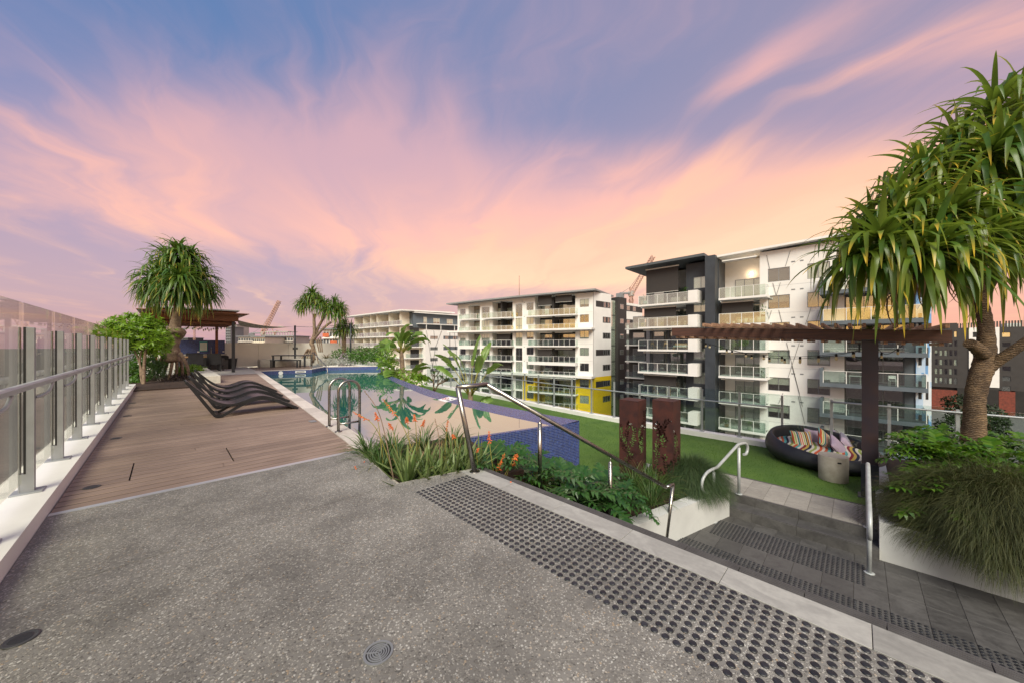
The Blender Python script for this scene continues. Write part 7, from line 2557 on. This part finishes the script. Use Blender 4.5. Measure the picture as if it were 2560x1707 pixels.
def pot(x, y, z, r_, h, label, plant=0, mat='pot_white', seed=0, ph=.7):
    t = thing('potted_plant' if plant else 'plant_pot', (x, y, z), label, 'pot plant' if plant else 'pot', 'pots on the balconies opposite')
    MB().lathe(x, y, [(r_ * .75, z + .01), (r_, z + h), (r_ * .9, z + h)], 16).build('pot', mat, t)
    if plant:
        rr = random.Random(seed)
        m = MB()
        for k in range(plant):
            b = leaf_mb(.24, .08, 3, .6)
            a, zz = rr.uniform(0, 6.28), rr.uniform(0, ph)
            q = rr.uniform(0, .32)
            m.merge(b.xform(Matrix.Translation((x + q * math.cos(a), y + q * math.sin(a), z + h + zz)) @ Matrix.Rotation(a, 4, 'Z') @ Matrix.Rotation(-rr.uniform(-.4, 1.1), 4, 'Y')))
        m.build('leaves', 'hedge_leaf', t)
L1, L2, L3, L4, L5 = LV[:5]
simple_chair(43.9, 18.4, L3 + .01, 1.2, 'light_wood', 'left folding wooden chair on the corner balcony above the pergola beam')
simple_chair(43.9, 16.9, L3 + .01, -1.4, 'light_wood', 'right folding wooden chair on the corner balcony above the pergola beam')
so = thing('outdoor_sofa', (43.9, 15.1, L3 + .01), 'wooden outdoor sofa with white cushions on the corner balcony', 'sofa')
MB().bbox(43.5, 44.3, 14.3, 15.9, L3 + .25, L3 + .33, .01).build('frame', 'light_wood', so)
MB().bbox(44.2, 44.3, 14.3, 15.9, L3 + .33, L3 + .75, .01).build('backrest', 'light_wood', so)
MB().bbox(43.5, 44.2, 14.35, 15.85, L3 + .335, L3 + .50, .05).build('cushion', 'white_plastic', so)
for y in (14.35, 15.85): MB().box(43.5, 44.3, y - .05, y + .05, L3 + .0, L3 + .248).build('leg', 'light_wood', so)
for k, y in enumerate((18.2, 16.6, 15.6)):
    simple_chair(44.0, y, L5 + .01, 1.0 + k, 'light_wood' if k < 2 else 'white_plastic', ['wooden stool chair at the left under the sagging blind', 'pale chair in the middle under the sagging blind', 'white folding chair at the right under the sagging blind'][k])
simple_table(43.9, .2, L4 - .09, 'white_plastic', 'white table on the grey framed balcony left of the pergola post')
simple_chair(43.9, .95, L4 - .09, 1.4, 'white_plastic', 'white chair left of the white table on the grey framed balcony')
simple_chair(43.9, -2.1, L4 - .09, -1.4, 'white_plastic', 'white armchair on the grey framed balcony right of the pergola post')
simple_chair(43.9, .9, L5 - .09, 1.2, 'white_plastic', 'white folded chair on the next grey framed balcony below')
for k, (y, r_, h) in enumerate(((10.2, .14, .2), (9.6, .16, .22), (9.0, .28, .42), (8.5, .22, .50), (7.95, .30, .45), (7.3, .28, .60), (6.95, .24, .62))):
    pot(43.75, y, L2 + .01, r_, h, ['smallest white pot at the left behind the gold glass', 'second small white pot behind the gold glass', 'wide white pot third from the left behind the gold glass', 'narrow tall white pot in the middle behind the gold glass', 'widest white pot behind the gold glass', 'tall white pot second from the right behind the gold glass', 'rightmost tall white pot behind the gold glass'][k])
pot(43.9, 10.5, L2 + .01, .2, .3, 'leafy plant at the left end of the gold glass balcony', 26, 'frame_dark', 1, .4)
pot(43.9, 7.0, L2 + .55, .2, .3, 'leafy tree in the upper right of the gold glass balcony', 46, 'frame_dark', 2, .9)
pot(43.7, 14.6, L1 + .6, .25, .4, 'leafy plant at the white end panel of the top corner balcony', 40, 'frame_dark', 3, .6)
pot(43.7, 19.4, L1 + .01, .25, .5, 'leafy white pot plant at the left of the top corner balcony', 36, 'pot_white', 4, .7)
pot(43.9, 7.0, L4 + .01, .22, .35, 'leafy pot plant at the right of the balcony under the festoon lights', 44, 'pot_white', 5, .7)
pot(43.9, 8.2, LV[5] + .01, .2, .4, 'leafy pot plant on the lowest seen balcony, right', 34, 'pot_white', 6, .6)
pot(43.9, 10.3, LV[5] + .01, .22, .3, 'leafy wooden tub on the lowest seen balcony, left', 34, 'light_wood', 7, .5)
pot(43.7, 1.6, LV[5] + .75, .25, .25, 'black trough of herbs on the rail behind the daybed', 26, 'frame_dark', 8, .3)
F2p = lambda s_, n_, z: F2.p(s_, n_, z)
for k, (s_, z, lb) in enumerate(((24.6, FL[3], 'left wooden deck chair on the third balcony of the yellow based block'), (22.3, FL[4], 'wooden bench chair on the fourth balcony of the yellow based block'), (22.2, FL[5], 'wooden chair on the yellow level balcony'), (26.6, FL[5], 'white chair on the yellow level balcony, right'), (26.2, FL[2], 'dark chair on the balcony with the red spot'))):
    p = F2p(s_, .7, z + .02)
    simple_chair(*p, 1.0 + k, ['light_wood', 'light_wood', 'light_wood', 'white_plastic', 'frame_dark'][k], lb)
for k, (s_, z, lb) in enumerate(((10.6, FL[2], 'green plant on the left middle balcony of the yellow based block'), (26.9, FL[2], 'dark plant on the right middle balcony of the yellow based block'), (4.6, FL[2], 'green plant on the narrow white fronted balcony'))):
    p = F2p(s_, .8, z + .02)
    pot(*p, .25, .4, lb, 40, 'frame_dark', 20 + k, .9)
p = F2p(23.0, 1.2, FL[0] + .2); q = F2p(23.9, 1.2, FL[0] + .2)
MB().bar(Vector(p) + Vector((0, 0, .5)), Vector(q) + Vector((0, 0, .5)), .05, .95).build('towel', 'white_plastic', label='white towel hung on the top right balcony of the yellow based block', cat='towel')
